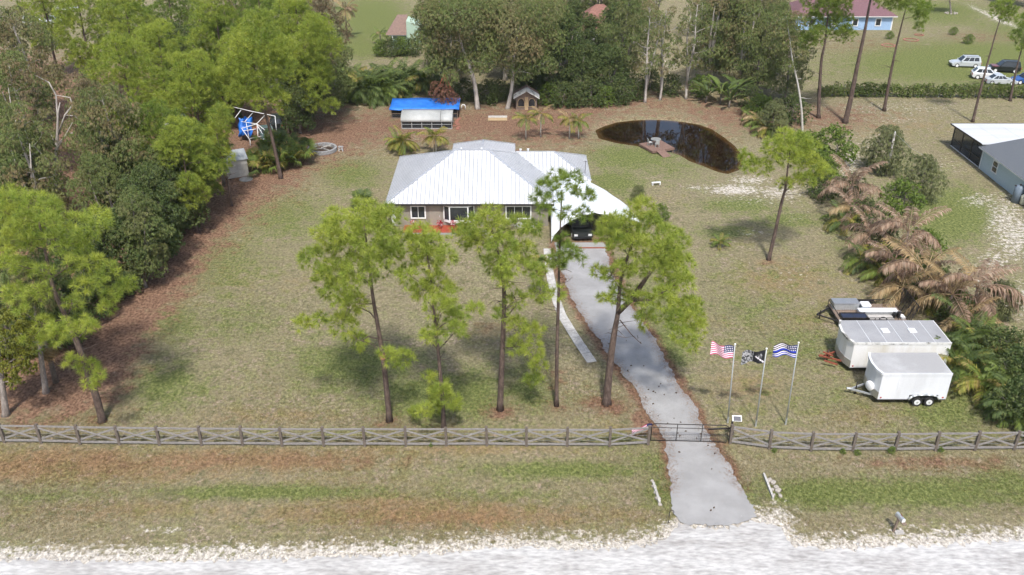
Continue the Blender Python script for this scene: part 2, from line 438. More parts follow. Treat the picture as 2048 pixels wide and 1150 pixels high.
# pale sand
for x, y, rx, ry, s in [(1470, 380, 80, 16, .95), (1400, 375, 60, 9, .7), (1560, 385, 70, 22, .8), (1600, 430, 50, 30, .45), (1500, 465, 60, 12, .55), (1640, 500, 120, 30, .35), (1700, 330, 40, 60, .7), (1790, 240, 110, 12, .55), (1900, 235, 160, 12, .4),
                        (1960, 400, 60, 24, .7), (2030, 470, 70, 80, .8), (1990, 520, 60, 30, .7), (2048, 600, 60, 60, .7), (1870, 390, 50, 30, .5), (1960, 330, 40, 10, .5), (1560, 640, 160, 50, .25), (1640, 690, 60, 20, .4), (1700, 560, 60, 30, .35), (1530, 690, 50, 40, .3), (1620, 620, 50, 14, .3),
                        (1800, 215, 260, 26, .5), (1750, 290, 110, 50, .5), (1890, 330, 90, 36, .45), (2010, 440, 60, 90, .75), (1950, 560, 60, 40, .6), (1520, 400, 160, 26, .5), (1600, 560, 140, 60, .4), (1450, 520, 90, 40, .35), (1660, 460, 60, 40, .4), (700, 240, 120, 16, .35), (1500, 360, 60, 14, .8), (330, 1060, 90, 14, .7), (60, 1065, 60, 8, .5), (1300, 1060, 90, 20, .55), (1560, 1040, 50, 45, .95), (1340, 1050, 40, 26, .8), (1620, 1075, 60, 14, .7), (1560, 1000, 26, 24, .5), (1960, 1075, 90, 8, .6), (1160, 1075, 200, 8, .5),
                        (200, 910, 14, 4, .9), (640, 540, 60, 30, .25), (500, 700, 80, 40, .3), (960, 720, 60, 30, .3), (700, 930, 20, 5, .4), (20, 300, 200, 60, .2), (1140, 150, 60, 30, .5), (1330, 130, 60, 30, .6)]:
    blob_w(SAND, x, y, rx, ry, s)
EDGE = [(-700, 1140), (-300, 1128), (0, 1118), (120, 1116), (240, 1119), (350, 1120), (470, 1116), (560, 1115), (640, 1109), (700, 1110), (800, 1106), (900, 1102), (980, 1094), (1050, 1091), (1150, 1094), (1250, 1094), (1330, 1078),
        (1346, 1058), (1357, 1046), (1430, 1054), (1514, 1038), (1560, 1052), (1590, 1088), (1660, 1096), (1740, 1091), (1850, 1087), (1950, 1082), (2048, 1078), (2400, 1066), (2800, 1056)]
ey = np.interp(PX, [e[0] for e in EDGE], [e[1] for e in EDGE])
W[..., SAND] = np.maximum(W[..., SAND], np.clip(1.05 - (ey - PY) / 62, 0, 1.2) * (YY > 2))
W[..., GREEN] *= np.clip((ey - PY) / 30, 0, 1)
# far track across the field and rust coloured turf
TRACK = [(1890, 0), (1925, 10), (1960, 24), (2000, 40), (2050, 56), (2110, 74)]
td = dist_poly(PX, PY, TRACK + [(x, y + 1) for x, y in TRACK[::-1]])
W[..., SAND] = np.maximum(W[..., SAND], np.clip(1.1 - td / 7, 0, 1))
for x, y, rx, ry, s in [(150, 930, 380, 44, 1.0), (520, 920, 340, 30, .95), (900, 900, 380, 14, .7), (850, 1030, 450, 36, .9), (250, 1020, 350, 26, .6), (1250, 1030, 150, 30, .6), (1450, 640, 60, 30, .5), (1600, 700, 160, 50, .45), (650, 330, 90, 30, .5), (480, 560, 80, 50, .5), (800, 1010, 330, 34, .75), (700, 960, 200, 20, .5), (1000, 1030, 260, 30, .5), (1650, 600, 60, 40, .5), (1560, 650, 120, 30, .5), (1250, 860, 90, 20, .6), (900, 870, 400, 14, .5),
                        (1560, 560, 150, 60, .7), (1500, 780, 130, 60, .6), (1720, 830, 150, 30, .6), (1620, 640, 130, 40, .6), (1480, 470, 90, 30, .5), (560, 830, 200, 26, .6), (600, 560, 90, 50, .4), (960, 660, 90, 40, .5), (1780, 250, 260, 40, .5), (1330, 400, 80, 30, .4), (1900, 930, 200, 20, .7), (420, 560, 120, 60, .3), (300, 1010, 300, 30, .5), (1450, 830, 60, 40, .3), (560, 330, 80, 30, .5), (1700, 640, 60, 30, .3)]:
    blob_w(BROWN, x, y, rx, ry, s)
W[..., :] *= ((YY > 0) & (PX > -900) & (PX < 3000))[..., None]
W = np.clip(W, 0, 1.3)
nr, nc = XX.shape
gv = np.stack([XX, YY, ZZ], -1).reshape(-1, 3)
ii = np.arange((nr - 1) * (nc - 1)); r_, c_ = ii // (nc - 1), ii % (nc - 1)
gf = np.stack([r_ * nc + c_, r_ * nc + c_ + 1, (r_ + 1) * nc + c_ + 1, (r_ + 1) * nc + c_], -1)

m, nt, b = new_mat('ground')
geo = N(nt, 'ShaderNodeNewGeometry')
at = N(nt, 'ShaderNodeAttribute', attribute_name='cover')
sx = N(nt, 'ShaderNodeSeparateColor'); nt.links.new(at.outputs['Color'], sx.inputs[0])
def noise(scale, detail=6, rough=0.65, stretch=None):
    n = N(nt, 'ShaderNodeTexNoise'); sock(n, 'Scale', scale); sock(n, 'Detail', detail); sock(n, 'Roughness', rough)
    if stretch:
        mp = N(nt, 'ShaderNodeMapping'); sock(mp, 'Scale', stretch)
        nt.links.new(geo.outputs['Position'], mp.inputs[0]); nt.links.new(mp.outputs[0], n.inputs['Vector'])
    else:
        nt.links.new(geo.outputs['Position'], n.inputs['Vector'])
    return n
def mth(op, a, b_=None, c=None):
    n = N(nt, 'ShaderNodeMath', operation=op)
    for i, v in enumerate((a, b_, c)):
        if v is None: continue
        if isinstance(v, (int, float)): sock(n, i, v)
        else: nt.links.new(v, n.inputs[i])
    return n.outputs[0]
def mixc(f, a, b_):
    n = N(nt, 'ShaderNodeMix', data_type='RGBA')
    for i, v in ((0, f), ('A', a), ('B', b_)):
        if isinstance(v, tuple): n.inputs[i if isinstance(i, str) else 'Factor'].default_value = v
        else: nt.links.new(v, n.inputs[i if isinstance(i, str) else 'Factor'])
    return n.outputs['Result']
def patch(chan, nz, k, lo, hi):
    s = mth('ADD', chan, mth('MULTIPLY', mth('SUBTRACT', nz, 0.5), k * 2.4))
    mr = N(nt, 'ShaderNodeMapRange', interpolation_type='SMOOTHSTEP')
    nt.links.new(s, mr.inputs['Value']); sock(mr, 'From Min', lo); sock(mr, 'From Max', hi)
    return mr.outputs[0]
nE = noise(2.2, 6, 0.8)
nA, nB, nC, nD = noise(0.22, 5), noise(0.8, 6, 0.72), noise(4.5, 5, 0.75, (1.0, 0.8, 1)), noise(22.0, 3, 0.8)
tone = ramp(nt, 0.36, 0.64, (0.145, 0.142, 0.07, 1), (0.335, 0.275, 0.19, 1)); nt.links.new(nB.outputs[0], tone.inputs[0])
pink = patch(nA.outputs[0], nE.outputs[0], 0.6, 0.46, 0.72)
col = mixc(pink, tone.outputs[0], (0.34, 0.262, 0.205, 1))
brn = patch(at.outputs['Alpha'], nB.outputs[0], 1.0, 0.25, 0.95)
col = mixc(mth('MULTIPLY', brn, 0.9), col, (0.275, 0.17, 0.095, 1))
grn = ramp(nt, 0.35, 0.66, (0.10, 0.125, 0.038, 1), (0.195, 0.212, 0.078, 1)); nt.links.new(nC.outputs[0], grn.inputs[0])
gm = patch(mth('ADD', sx.outputs[0], mth('MULTIPLY', mth('SUBTRACT', nE.outputs[0], 0.5), 1.5)), nB.outputs[0], 0.8, 0.06, 0.74)
gm2 = patch(nA.outputs[0], nB.outputs[0], 0.5, 0.40, 0.68)
col = mixc(mth('MULTIPLY', gm2, 0.6), col, grn.outputs[0])
col = mixc(gm, col, grn.outputs[0])
strw = ramp(nt, 0.38, 0.64, (0.145, 0.084, 0.055, 1), (0.265, 0.165, 0.114, 1)); nt.links.new(nC.outputs[0], strw.inputs[0])
sm_ = patch(sx.outputs[1], nB.outputs[0], 1.0, 0.28, 0.85)
col = mixc(sm_, col, strw.outputs[0])
snd = ramp(nt, 0.3, 0.7, (0.40, 0.355, 0.30, 1), (0.66, 0.62, 0.56, 1)); nt.links.new(nC.outputs[0], snd.inputs[0])
sn = patch(sx.outputs[2], nE.outputs[0], 1.25, 0.56, 0.95)
col = mixc(sn, col, snd.outputs[0])
fine = ramp(nt, 0.32, 0.70, (0.62, 0.62, 0.62, 1), (1.30, 1.29, 1.27, 1)); nt.links.new(nD.outputs[0], fine.inputs[0])
mx = N(nt, 'ShaderNodeMix', data_type='RGBA', blend_type='MULTIPLY'); sock(mx, 'Factor', 1.0)
nt.links.new(col, mx.inputs['A']); nt.links.new(fine.outputs[0], mx.inputs['B'])
fine2 = ramp(nt, 0.36, 0.64, (0.64, 0.65, 0.66, 1), (1.32, 1.31, 1.3, 1)); nt.links.new(nC.outputs[0], fine2.inputs[0])
mx2 = N(nt, 'ShaderNodeMix', data_type='RGBA', blend_type='MULTIPLY'); sock(mx2, 'Factor', 1.0)
nt.links.new(mx.outputs['Result'], mx2.inputs['A']); nt.links.new(fine2.outputs[0], mx2.inputs['B'])
nt.links.new(mx2.outputs['Result'], b.inputs['Base Color'])
sock(b, 'Roughness', 1.0); sock(b, 'Specular IOR Level', 0.05)
bp = N(nt, 'ShaderNodeBump'); sock(bp, 'Strength', 0.75); sock(bp, 'Distance', 0.12)
nt.links.new(mth('ADD', mth('MULTIPLY', nC.outputs[0], 0.8), mth('MULTIPLY', nD.outputs[0], 0.4)), bp.inputs['Height']); nt.links.new(bp.outputs[0], b.inputs['Normal'])
gme = np_mesh('ground', gv, gf, 'ground')
ca = gme.color_attributes.new('cover', 'FLOAT_COLOR', 'POINT'); ca.data.foreach_set('color', W.reshape(-1, 4).astype(np.float32).ravel())
gme.polygons.foreach_set('use_smooth', np.ones(len(gf), bool))
tag(obj('ground', gme), kind='structure')

# pond water: dark tannin water, amber where it is shallow
m, nt, b = new_mat('pond_water')
at = N(nt, 'ShaderNodeAttribute', attribute_name='tint'); geo = N(nt, 'ShaderNodeNewGeometry')
nt.links.new(at.outputs['Color'], b.inputs['Base Color'])
sock(b, 'Roughness', 0.03); sock(b, 'IOR', 1.33); sock(b, 'Specular IOR Level', 0.6)
nw = noise(1.2, 3, 0.5); bp = N(nt, 'ShaderNodeBump'); sock(bp, 'Strength', 0.05); sock(bp, 'Distance', 0.05)
nt.links.new(nw.outputs[0], bp.inputs['Height']); nt.links.new(bp.outputs[0], b.inputs['Normal'])
px_, py_ = zip(*POND_W)
wx, wy = np.arange(min(px_) - 1, max(px_) + 1, 0.25), np.arange(min(py_) - 1, max(py_) + 1, 0.25)
WX, WY = np.meshgrid(wx, wy)
wd = dist_poly(WX, WY, POND_W); wi = in_poly(WX, WY, POND_W); wd = np.where(wi, wd, -wd)
nr2, nc2 = WX.shape
k = np.clip(wd / 0.9, 0, 1)[..., None]
nzz = (0.5 + 0.5 * np.sin(WX * 2.1 + 2 * np.sin(WY * 1.7)) * np.sin(WY * 2.6 + WX))[..., None]
k = np.clip(k + 0.25 * (nzz - 0.5), 0, 1)
tint = (1 - k) * np.array([0.075, 0.04, 0.014]) + k * np.array([0.010, 0.005, 0.003])
ii = np.arange((nr2 - 1) * (nc2 - 1)); r_, c_ = ii // (nc2 - 1), ii % (nc2 - 1)
keep = (wd > -0.6)[r_, c_]; r_, c_ = r_[keep], c_[keep]
wf = np.stack([r_ * nc2 + c_, r_ * nc2 + c_ + 1, (r_ + 1) * nc2 + c_ + 1, (r_ + 1) * nc2 + c_], -1)
pw = obj('pond_water', np_mesh('pond_water', np.stack([WX, WY, np.full(WX.shape, -0.25)], -1).reshape(-1, 3), wf, 'pond_water', tint.reshape(-1, 3)))
tag(pw, 'dark brown pond water behind the house', kind='structure')

# ragged edged sheets: road and driveway
def ragged(pts, step, amp, seed):
    r = random.Random(seed); out = []
    for a, b_ in zip(pts[:-1], pts[1:]):
        a, b_ = Vector(a), Vector(b_); n = max(1, int((b_ - a).length / step))
        nrm = Vector((-(b_ - a).y, (b_ - a).x)).normalized()
        for i in range(n):
            out.append(a.lerp(b_, i / n) + nrm * (r.gauss(0, amp)))
    out.append(Vector(pts[-1]))
    return out
def strip_sheet(name, A, B, mat, z):
    """sheet between two edge lines of any length"""
    bm = bmesh.new()
    vs = [bm.verts.new((p.x, p.y, z)) for p in A] + [bm.verts.new((p.x, p.y, z)) for p in reversed(B)]
    es = [bm.edges.new((vs[i], vs[(i + 1) % len(vs)])) for i in range(len(vs))]
    bmesh.ops.triangle_fill(bm, use_beauty=True, use_dissolve=False, edges=es, normal=(0, 0, 1))
    for f in bm.faces:
        if f.normal.z < 0: f.normal_flip()
    me = bpy.data.meshes.new(name); bm.to_mesh(me); bm.free()
    me.materials.append(MATS[mat])
    return me
edge_w = [Vector((P(x, y + 5).x, P(x, y + 5).y)) for x, y in EDGE]
ra = ragged(edge_w, 0.18, 0.13, 3)
rb = [Vector((ra[0].x, 27.0)), Vector((ra[-1].x, 27.0))]
tag(obj('road', strip_sheet('road', ra, rb, 'shell_rock', 0.045)), kind='structure')
def wander(pts, amp, seed):
    r = random.Random(seed); w = [r.gauss(0, 1) for _ in range(400)]
    out = []
    for i, p in enumerate(pts):
        s = sum(w[(i // q) % 400] * (1 - (i % q) / q) + w[(i // q + 1) % 400] * (i % q) / q for q in (4, 9, 17)) / 3
        out.append(Vector((p.x + s * amp, p.y)))
    return out
dl = ragged([Vector((P(x, y).x, P(x, y).y)) for x, y in DRIVE_L], 0.2, 0.05, 4); dl = wander(dl, .26, 6)
dr = ragged([Vector((P(x, y).x, P(x, y).y)) for x, y in DRIVE_R], 0.2, 0.05, 5); dr = wander(dr, .26, 7)
foot = ragged([Vector((P(x, y).x, P(x, y).y)) for x, y in ((1506, 1038), (1490, 1041), (1474, 1050), (1440, 1053), (1400, 1052), (1370, 1049))], .15, .07, 9)
tag(obj('driveway', strip_sheet('driveway', foot + dl, dr, 'asphalt', 0.06)), kind='structure')

# crumbled shell rock along the road edge, and loose grass on the lawns
def rocks(n, pts, r0, r1, z=0.03):
    V, F = [], []
    base = np.array([(1, 0, 0), (0, 1, 0), (-1, 0, 0), (0, -1, 0), (0, 0, .8), (0, 0, -.5)], float)
    tri = np.array([(0, 1, 4), (1, 2, 4), (2, 3, 4), (3, 0, 4), (1, 0, 5), (2, 1, 5), (3, 2, 5), (0, 3, 5)])
    for i in range(n):
        p = pts[rng.integers(len(pts))]
        s = r0 + (r1 - r0) * rng.random() ** 3
        a = rng.random() * 6.3; ca, sa = math.cos(a), math.sin(a)
        v = base * (s * (0.6 + 0.8 * rng.random((6, 1)))) * np.array([1.3, 0.9, 0.7])
        v = np.stack([v[:, 0] * ca - v[:, 1] * sa + p[0] + rng.normal() * 0.1, v[:, 0] * sa + v[:, 1] * ca + p[1] + rng.normal() * 0.28 + 0.1, v[:, 2] + z], -1)
        V.append(v); F.append(tri + 6 * i)
    return np.concatenate(V), np.concatenate(F)
V, F = rocks(800, [p for p in ra if abs(p.x) < 34], 0.015, 0.10)
rk = obj('road_edge_rubble', np_mesh('road_edge_rubble', V, F, 'shell_rock'))
tag(rk, 'crumbled white shell rock along the road edge', 'rubble', kind='stuff')
def blades(pts, h0, h1, per, cols, spread=0.05, w=0.014):
    n = len(pts) * per
    c = np.repeat(pts, per, 0) + np.concatenate([rng.normal(0, spread, (n, 2)), np.zeros((n, 1))], 1)
    h = (h0 + (h1 - h0) * rng.random((n, 1)))
    tip = c + np.concatenate([rng.normal(0, 0.5, (n, 2)), np.ones((n, 1))], 1) * h
    a = rng.random(n) * 6.3; s = np.stack([np.cos(a), np.sin(a), np.zeros(n)], -1) * (w * (0.7 + rng.random((n, 1))))
    V = np.stack([c - s, c + s, tip], 1).reshape(-1, 3)
    F = np.arange(n * 3).reshape(-1, 3)
    return V, F, np.repeat(np.repeat(cols, per, 0), 3, 0)
n = 90000
gx_, gy_ = rng.uniform(0, 2048, n), 470 + 620 * rng.random(n) ** 0.7
t_ = CAMH / ((gy_ - 575) * CP + FPX * SP)
gp = np.stack([(gx_ - 1024) * t_, (FPX * CP - (gy_ - 575) * SP) * t_, np.zeros(n)], -1)
ix = np.clip(np.searchsorted(GX, gp[:, 0]), 0, nc - 1); iy = np.clip(np.searchsorted(GY, gp[:, 1]), 0, nr - 1)
wv = W[iy, ix]
ok = (~in_poly(gx_, gy_, DRIVE)) & (gy_ < np.interp(gx_, [e[0] for e in EDGE], [e[1] for e in EDGE]) - 6) & (wv[:, 1] < 0.7) & (rng.random(n) > wv[:, 2] * 0.8)
gp, wv = gp[ok], wv[ok]
g = np.clip(wv[:, :1] * 1.1 + rng.normal(0, 0.25, (len(gp), 1)), 0, 1)
cols = (1 - g) * np.array([0.29, 0.235, 0.135]) + g * np.array([0.15, 0.185, 0.045])
bw = np.clip(wv[:, 3:4] - 0.2, 0, 0.7); cols = cols * (1 - bw) + bw * np.array([0.25, 0.15, 0.075])
cols = cols * rng.uniform(0.7, 1.25, (len(gp), 1))
V, F, T = blades(gp, 0.03, 0.10, 4, cols)
gr = obj('lawn_grass', np_mesh('lawn_grass', V, F, 'leaves', T))
tag(gr, 'thin dry and green grass over the lawns and verge', 'grass', kind='stuff')

# pine straw drifted over the driveway edges and round the pine feet
pts = []
rs = np.random.default_rng(77)
for q in dl + dr:
    if 42 < q.y < 74:
        for _ in range(26): pts.append((q.x + rs.normal(0, .34), q.y + rs.normal(0, .2)))
for fx, fy, k in ((779, 842, 500), (888, 858, 300), (1000, 820, 500), (1113, 812, 400), (1213, 808, 900), (205, 842, 500)):
    c_ = P(fx, fy)
    for _ in range(k): pts.append((c_.x + rs.normal(0, 1.1), c_.y + rs.normal(0, .9)))
pts = np.array(pts); n = len(pts)
a = rs.random(n) * 6.3; l_ = rs.uniform(.08, .2, n); ww = .011
dx, dy = np.cos(a), np.sin(a); z = .068 + .02 * rs.random(n)
V = np.stack([np.stack([pts[:, 0] - dy * ww, pts[:, 1] + dx * ww, z], -1), np.stack([pts[:, 0] + dy * ww, pts[:, 1] - dx * ww, z], -1), np.stack([pts[:, 0] + dx * l_, pts[:, 1] + dy * l_, z + .01], -1)], 1).reshape(-1, 3)
T = np.repeat(np.array([[.23, .125, .07]]) * rs.uniform(.6, 1.3, (n, 1)), 3, 0)
ps = obj('pine_straw', np_mesh('pine_straw', V, np.arange(n * 3).reshape(-1, 3), 'leaves', T))
tag(ps, 'rust brown pine straw along the driveway edges', 'pine straw', kind='stuff')
# ------------------------------------------------------------------ vegetation
def nrm(a):
    return a / np.maximum(np.linalg.norm(a, axis=-1, keepdims=True), 1e-6)
def tufts(c, ax, K, L, w, spread, cols, droop=0.0, jit=0.12, r=None, tri=False):
    """K pointed leaves or needles springing from every centre c along axis ax"""
    r = r or rng
    n = len(c)
    d = nrm(ax[:, None, :] + r.normal(0, spread, (n, K, 3)))
    ln = L * r.uniform(0.7, 1.15, (n, K, 1))
    d2 = d + np.array([0, 0, -droop]) * ln / L
    s = nrm(np.cross(d, r.normal(size=(n, K, 3)))) * (w * r.uniform(0.7, 1.3, (n, K, 1)))
    if tri:
        o = c[:, None, :] + d * ln * 0.04
        V = np.stack([o - s, o + s, c[:, None, :] + nrm(d2) * ln], 2).reshape(-1, 3)
        t = np.repeat(cols, K, 0) * r.uniform(1 - jit, 1 + jit, (n * K, 1))
        return V, np.arange(n * K * 3).reshape(-1, 3), np.repeat(t, 3, 0)
    o = c[:, None, :] + d * ln * 0.06
    mid = c[:, None, :] + d * ln * 0.55
    tip = c[:, None, :] + nrm(d2) * ln
    V = np.stack([o, mid - s, tip, mid + s], 2).reshape(-1, 3)
    F = np.arange(n * K * 4).reshape(-1, 4)
    t = np.repeat(cols, K, 0) * r.uniform(1 - jit, 1 + jit, (n * K, 1))
    return V, F, np.repeat(t, 4, 0)
def pick(pal, n, r=None):
    """random mix of the palette colours"""
    r = r or rng
    pal = np.array(pal)
    return pal[r.integers(len(pal), size=n)] * r.uniform(0.85, 1.15, (n, 1))
PINE = [(0.29, 0.35, 0.065), (0.345, 0.40, 0.075), (0.225, 0.295, 0.058), (0.40, 0.435, 0.085)]
PINE_DIM = [(0.18, 0.25, 0.05), (0.21, 0.28, 0.055), (0.25, 0.31, 0.065)]
OLIVE = [(0.155, 0.195, 0.06), (0.19, 0.21, 0.075), (0.23, 0.205, 0.10), (0.13, 0.175, 0.055), (0.25, 0.185, 0.10), (0.17, 0.215, 0.065)]
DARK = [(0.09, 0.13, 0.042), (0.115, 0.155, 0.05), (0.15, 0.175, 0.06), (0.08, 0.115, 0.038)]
GREENL = [(0.15, 0.215, 0.045), (0.19, 0.255, 0.05), (0.125, 0.185, 0.04)]
def crown_mesh(name, blobs, kind, seed, pal):
    """blobs: (centre, radius). Leaves cluster toward the outside of each clump."""
    r = np.random.default_rng(seed)
    Vs, Fs, Ts, off = [], [], [], 0
    for c, rad in blobs:
        c = np.array(c)
        if kind == 'pine':
            n = max(8, int(36 * rad * rad))
            K, L, w, sp, dr = 40, 0.44, 0.0125, 0.85, 0.16
        elif kind == 'dense':
            n = max(8, int(80 * rad * rad))
            K, L, w, sp, dr = 9, 0.27, 0.045, 0.75, 0.5
        elif kind == 'wispy':
            n = max(8, int(78 * rad * rad))
            K, L, w, sp, dr = 10, 0.30, 0.026, 0.6, 0.9
        else:
            n = max(8, int(60 * rad * rad))
            K, L, w, sp, dr = 7, 0.22, 0.05, 0.8, 0.3
        d = nrm(r.normal(size=(n, 3)) + np.array([0, 0, 0.35]))
        p = c + d * (rad * (0.35 + 0.65 * r.random((n, 1)) ** 0.5)) * np.array([1, 1, 0.8])
        axv = nrm(d + np.array([0, 0, 0.55 if kind == 'pine' else -0.1]))
        base = pick(pal, 1, r)
        cols = 0.5 * base + 0.5 * pick(pal, n, r)
        V, F, T = tufts(p, axv, K, L, w, sp, cols, dr, 0.2, r, kind == 'pine')
        Vs.append(V); Fs.append(F + off); Ts.append(T); off += len(V)
    return np_mesh(name, np.concatenate(Vs), np.concatenate(Fs), 'needles' if kind == 'pine' else 'leaves', np.concatenate(Ts))
def limbs(mb, path, rad, blobs, seed, twig=0.05, sway=0.4, lo=0.3):
    """trunk along path and a limb to every foliage clump"""
    r = random.Random(seed)
    path = [Vector(p) for p in path]
    n = len(path)
    fine = []
    for i in range(n - 1):
        for k in range(4):
            t = k / 4
            p0, p1, p2, p3 = path[max(i - 1, 0)], path[i], path[i + 1], path[min(i + 2, n - 1)]
            fine.append(0.5 * ((2 * p1) + (p2 - p0) * t + (2 * p0 - 5 * p1 + 4 * p2 - p3) * t * t + (3 * p1 - p0 - 3 * p2 + p3) * t ** 3))
    fine.append(path[-1])
    m = len(fine)
    rr = [rad * (1 - 0.82 * i / (m - 1)) * (1.35 if i == 0 else 1.0) for i in range(m)]
    mb.sm = True
    mb.tube(fine, rr, 9)
    ztop = fine[-1].z; z0 = fine[0].z
    for _d in range(7):
        q = fine[int(m * r.uniform(0.3, 0.62))]; a_ = r.uniform(0, 6.28); l_ = r.uniform(0.5, 1.5)
        e1 = q + Vector((math.cos(a_), math.sin(a_), r.uniform(-.1, .4))) * l_ * .6; e2 = e1 + Vector((math.cos(a_ + .5), math.sin(a_ + .5), r.uniform(-.6, .3))) * l_ * .5
        mb.tube([q, e1, e2], [.028, .02, .008], 4, cap=False)
    nodes = [(fine[q], rr[q] * 0.5) for q in range(m) if fine[q].z > z0 + lo * (ztop - z0)]
    nt_ = len(nodes)
    near = lambda c: min((n[0] - c).length for n in nodes[:nt_])
    for c, br in sorted(((Vector(c), b_) for c, b_ in blobs), key=lambda t: near(t[0])):
        dt = near(c)
        best = None
        for k, (p, pr) in enumerate(nodes):
            d = (p - c).length
            cost = d + (0.9 * max(0.0, p.z - c.z + 0.25 * d) if k < nt_ else 0.35)
            if best is None or cost < best[0]: best = (cost, p, pr)
        _, a, pr = best
        d = (c - a).length
        if d < 0.2: continue
        q1 = a.lerp(c, 0.4) + Vector((r.uniform(-1, 1), r.uniform(-1, 1), r.uniform(-0.2, 0.9))) * 0.12 * d * sway * 2
        q2 = a.lerp(c, 0.75) + Vector((r.uniform(-1, 1), r.uniform(-1, 1), r.uniform(-0.3, 0.6))) * 0.1 * d * sway * 2
        r0 = min(pr * 0.8, 0.6 * twig + 0.012 * d)
        mb.tube([a, q1, q2, c], [r0, r0 * 0.8, r0 * 0.6, r0 * 0.4], 5, cap=False)
        nodes += [(q2, r0 * 0.7), (c, r0 * 0.5)]
        for _k in range(4):
            e = c + Vector((r.gauss(0, 1), r.gauss(0, 1), r.gauss(0.3, 0.8))).normalized() * br * 0.8
            mb.tube([q2.lerp(c, r.random()), c.lerp(e, 0.5) + Vector((0, 0, 0.05)), e], [r0 * 0.35, r0 * 0.25, r0 * 0.12], 4, cap=False)
def tree(name, label, cat, base, path, rad, blobs, kind, pal, seed, bark='pine_bark', group=None, twig=0.05, roots=0):
    base = Vector((base[0], base[1], 0.0))
    t = thing(name, label, cat, base, 0, group)
    loc = [Vector(p) - base for p in path]
    bl = [(tuple(Vector(c) - base), r) for c, r in blobs]
    mb = MB(); limbs(mb, loc, rad, bl, seed, twig)
    for k in range(roots):
        a = k * 6.283 / roots + random.random() * 0.5
        mb.tube([(0, 0, 0.9), (0.35 * math.cos(a), 0.35 * math.sin(a), 0.25), (0.95 * math.cos(a), 0.95 * math.sin(a), -0.05)], [rad * 0.6, rad * 0.45, rad * 0.15], 5)
    mb.build('trunk', bark, t)
    obj('crown', crown_mesh('crown', bl, kind, seed, pal), t)
    return t
def sighted(base_px, path_px, blobs_px, depth, seed):
    """tree seen in the photo: trunk stands at base_px; clumps keep their bearing but take their own depth inside the crown"""
    r = random.Random(seed)
    b = P(*base_px); Y = b.y
    path = [b + Vector((0, 0, -0.1))]
    for x, y in path_px:
        path.append(Q(x, y, Y))
    bl = []
    cx = sum(q[0] for q in blobs_px) / len(blobs_px)
    hw = max(abs(q[0] - cx) for q in blobs_px) + 1
    for x, y, rp in blobs_px:
        e = depth * math.sqrt(max(0.08, 1 - ((x - cx) / hw) ** 2))
        for dy in (r.uniform(-1, -0.1) * e, r.uniform(0.1, 1) * e):
            s = mpp(x, y, Y + dy)
            jx, jy = r.uniform(-0.25, 0.25) * rp, r.uniform(-0.25, 0.25) * rp
            bl.append((tuple(Q(x + jx, y + jy, Y + dy)), rp * s * r.uniform(0.95, 1.2)))
    return b, path, bl
def crop(lst, sc, ox, oy):
    return [(ox + a / sc, oy + b_ / sc, c / sc) for a, b_, c in lst]

# front row of slash pines
T1 = crop([(280, 370, 80), (200, 420, 80), (380, 400, 70), (120, 480, 70), (60, 560, 60), (200, 520, 80), (300, 480, 80), (400, 490, 60), (150, 620, 70), (250, 640, 75), (330, 590, 60), (160, 720, 60), (240, 760, 60),
           (105, 660, 50), (20, 850, 40), (90, 835, 35), (180, 870, 55), (245, 930, 45), (395, 1000, 45), (460, 1015, 45), (380, 550, 60)], 2.211, 600, 260)
T2 = crop([(540, 450, 55), (500, 520, 60), (590, 500, 55), (560, 580, 65), (640, 560, 45), (480, 640, 50), (600, 680, 55), (660, 720, 45), (545, 720, 50), (620, 800, 60), (700, 820, 50), (765, 790, 35), (600, 900, 50), (690, 890, 45),
           (560, 910, 35), (570, 1085, 24)], 2.211, 600, 260) + [(850, 820, 16), (878, 790, 20), (900, 800, 16), (868, 815, 18), (886, 775, 14), (912, 812, 10), (832, 823, 10)]
T3 = crop([(830, 390, 55), (760, 420, 60), (860, 440, 65), (950, 430, 60), (720, 480, 50), (800, 500, 60), (900, 520, 60), (980, 540, 50), (1030, 430, 38), (850, 580, 50), (940, 600, 55), (1040, 620, 50), (900, 650, 45), (1060, 720, 45), (1140, 720, 30),
           (960, 750, 45), (890, 810, 35), (960, 860, 45), (1040, 880, 42), (955, 960, 45), (1030, 970, 42), (1055, 1040, 40), (1030, 1110, 34)], 2.211, 600, 260)
T4 = crop([(1130, 220, 42), (1075, 250, 38), (1190, 225, 40), (1240, 262, 38), (1058, 310, 28), (1275, 292, 26), (1120, 290, 30), (1190, 370, 38), (1255, 372, 36), (1080, 360, 30), (1040, 430, 30), (1180, 540, 45), (1130, 565, 42), (1230, 560, 35),
           (1160, 490, 30), (1150, 600, 30)], 2.211, 600, 260)
T5 = [(1279, 421, 24), (1225, 444, 26), (1254, 457, 28), (1304, 449, 26), (1336, 463, 24), (1356, 490, 24), (1283, 490, 30), (1242, 490, 28), (1325, 499, 28), (1215, 474, 22), (1346, 524, 26), (1366, 532, 22), (1304, 532, 28), (1222, 552, 20),
      (1193, 545, 14), (1338, 557, 26), (1367, 567, 22), (1242, 590, 24), (1283, 599, 24), (1325, 599, 26), (1367, 607, 24), (1386, 616, 20), (1346, 640, 24), (1382, 642, 22), (1399, 656, 16), (1292, 640, 20), (1358, 672, 20), (1385, 684, 17), (1210, 600, 14), (1255, 540, 22)]
T6 = [(1571, 273, 24), (1546, 290, 22), (1596, 286, 24), (1621, 294, 22), (1576, 311, 24), (1605, 319, 24), (1634, 332, 20), (1525, 332, 18), (1500, 328, 16), (1492, 313, 14), (1567, 366, 14), (1621, 361, 16), (1648, 344, 15), (1602, 361, 14)]
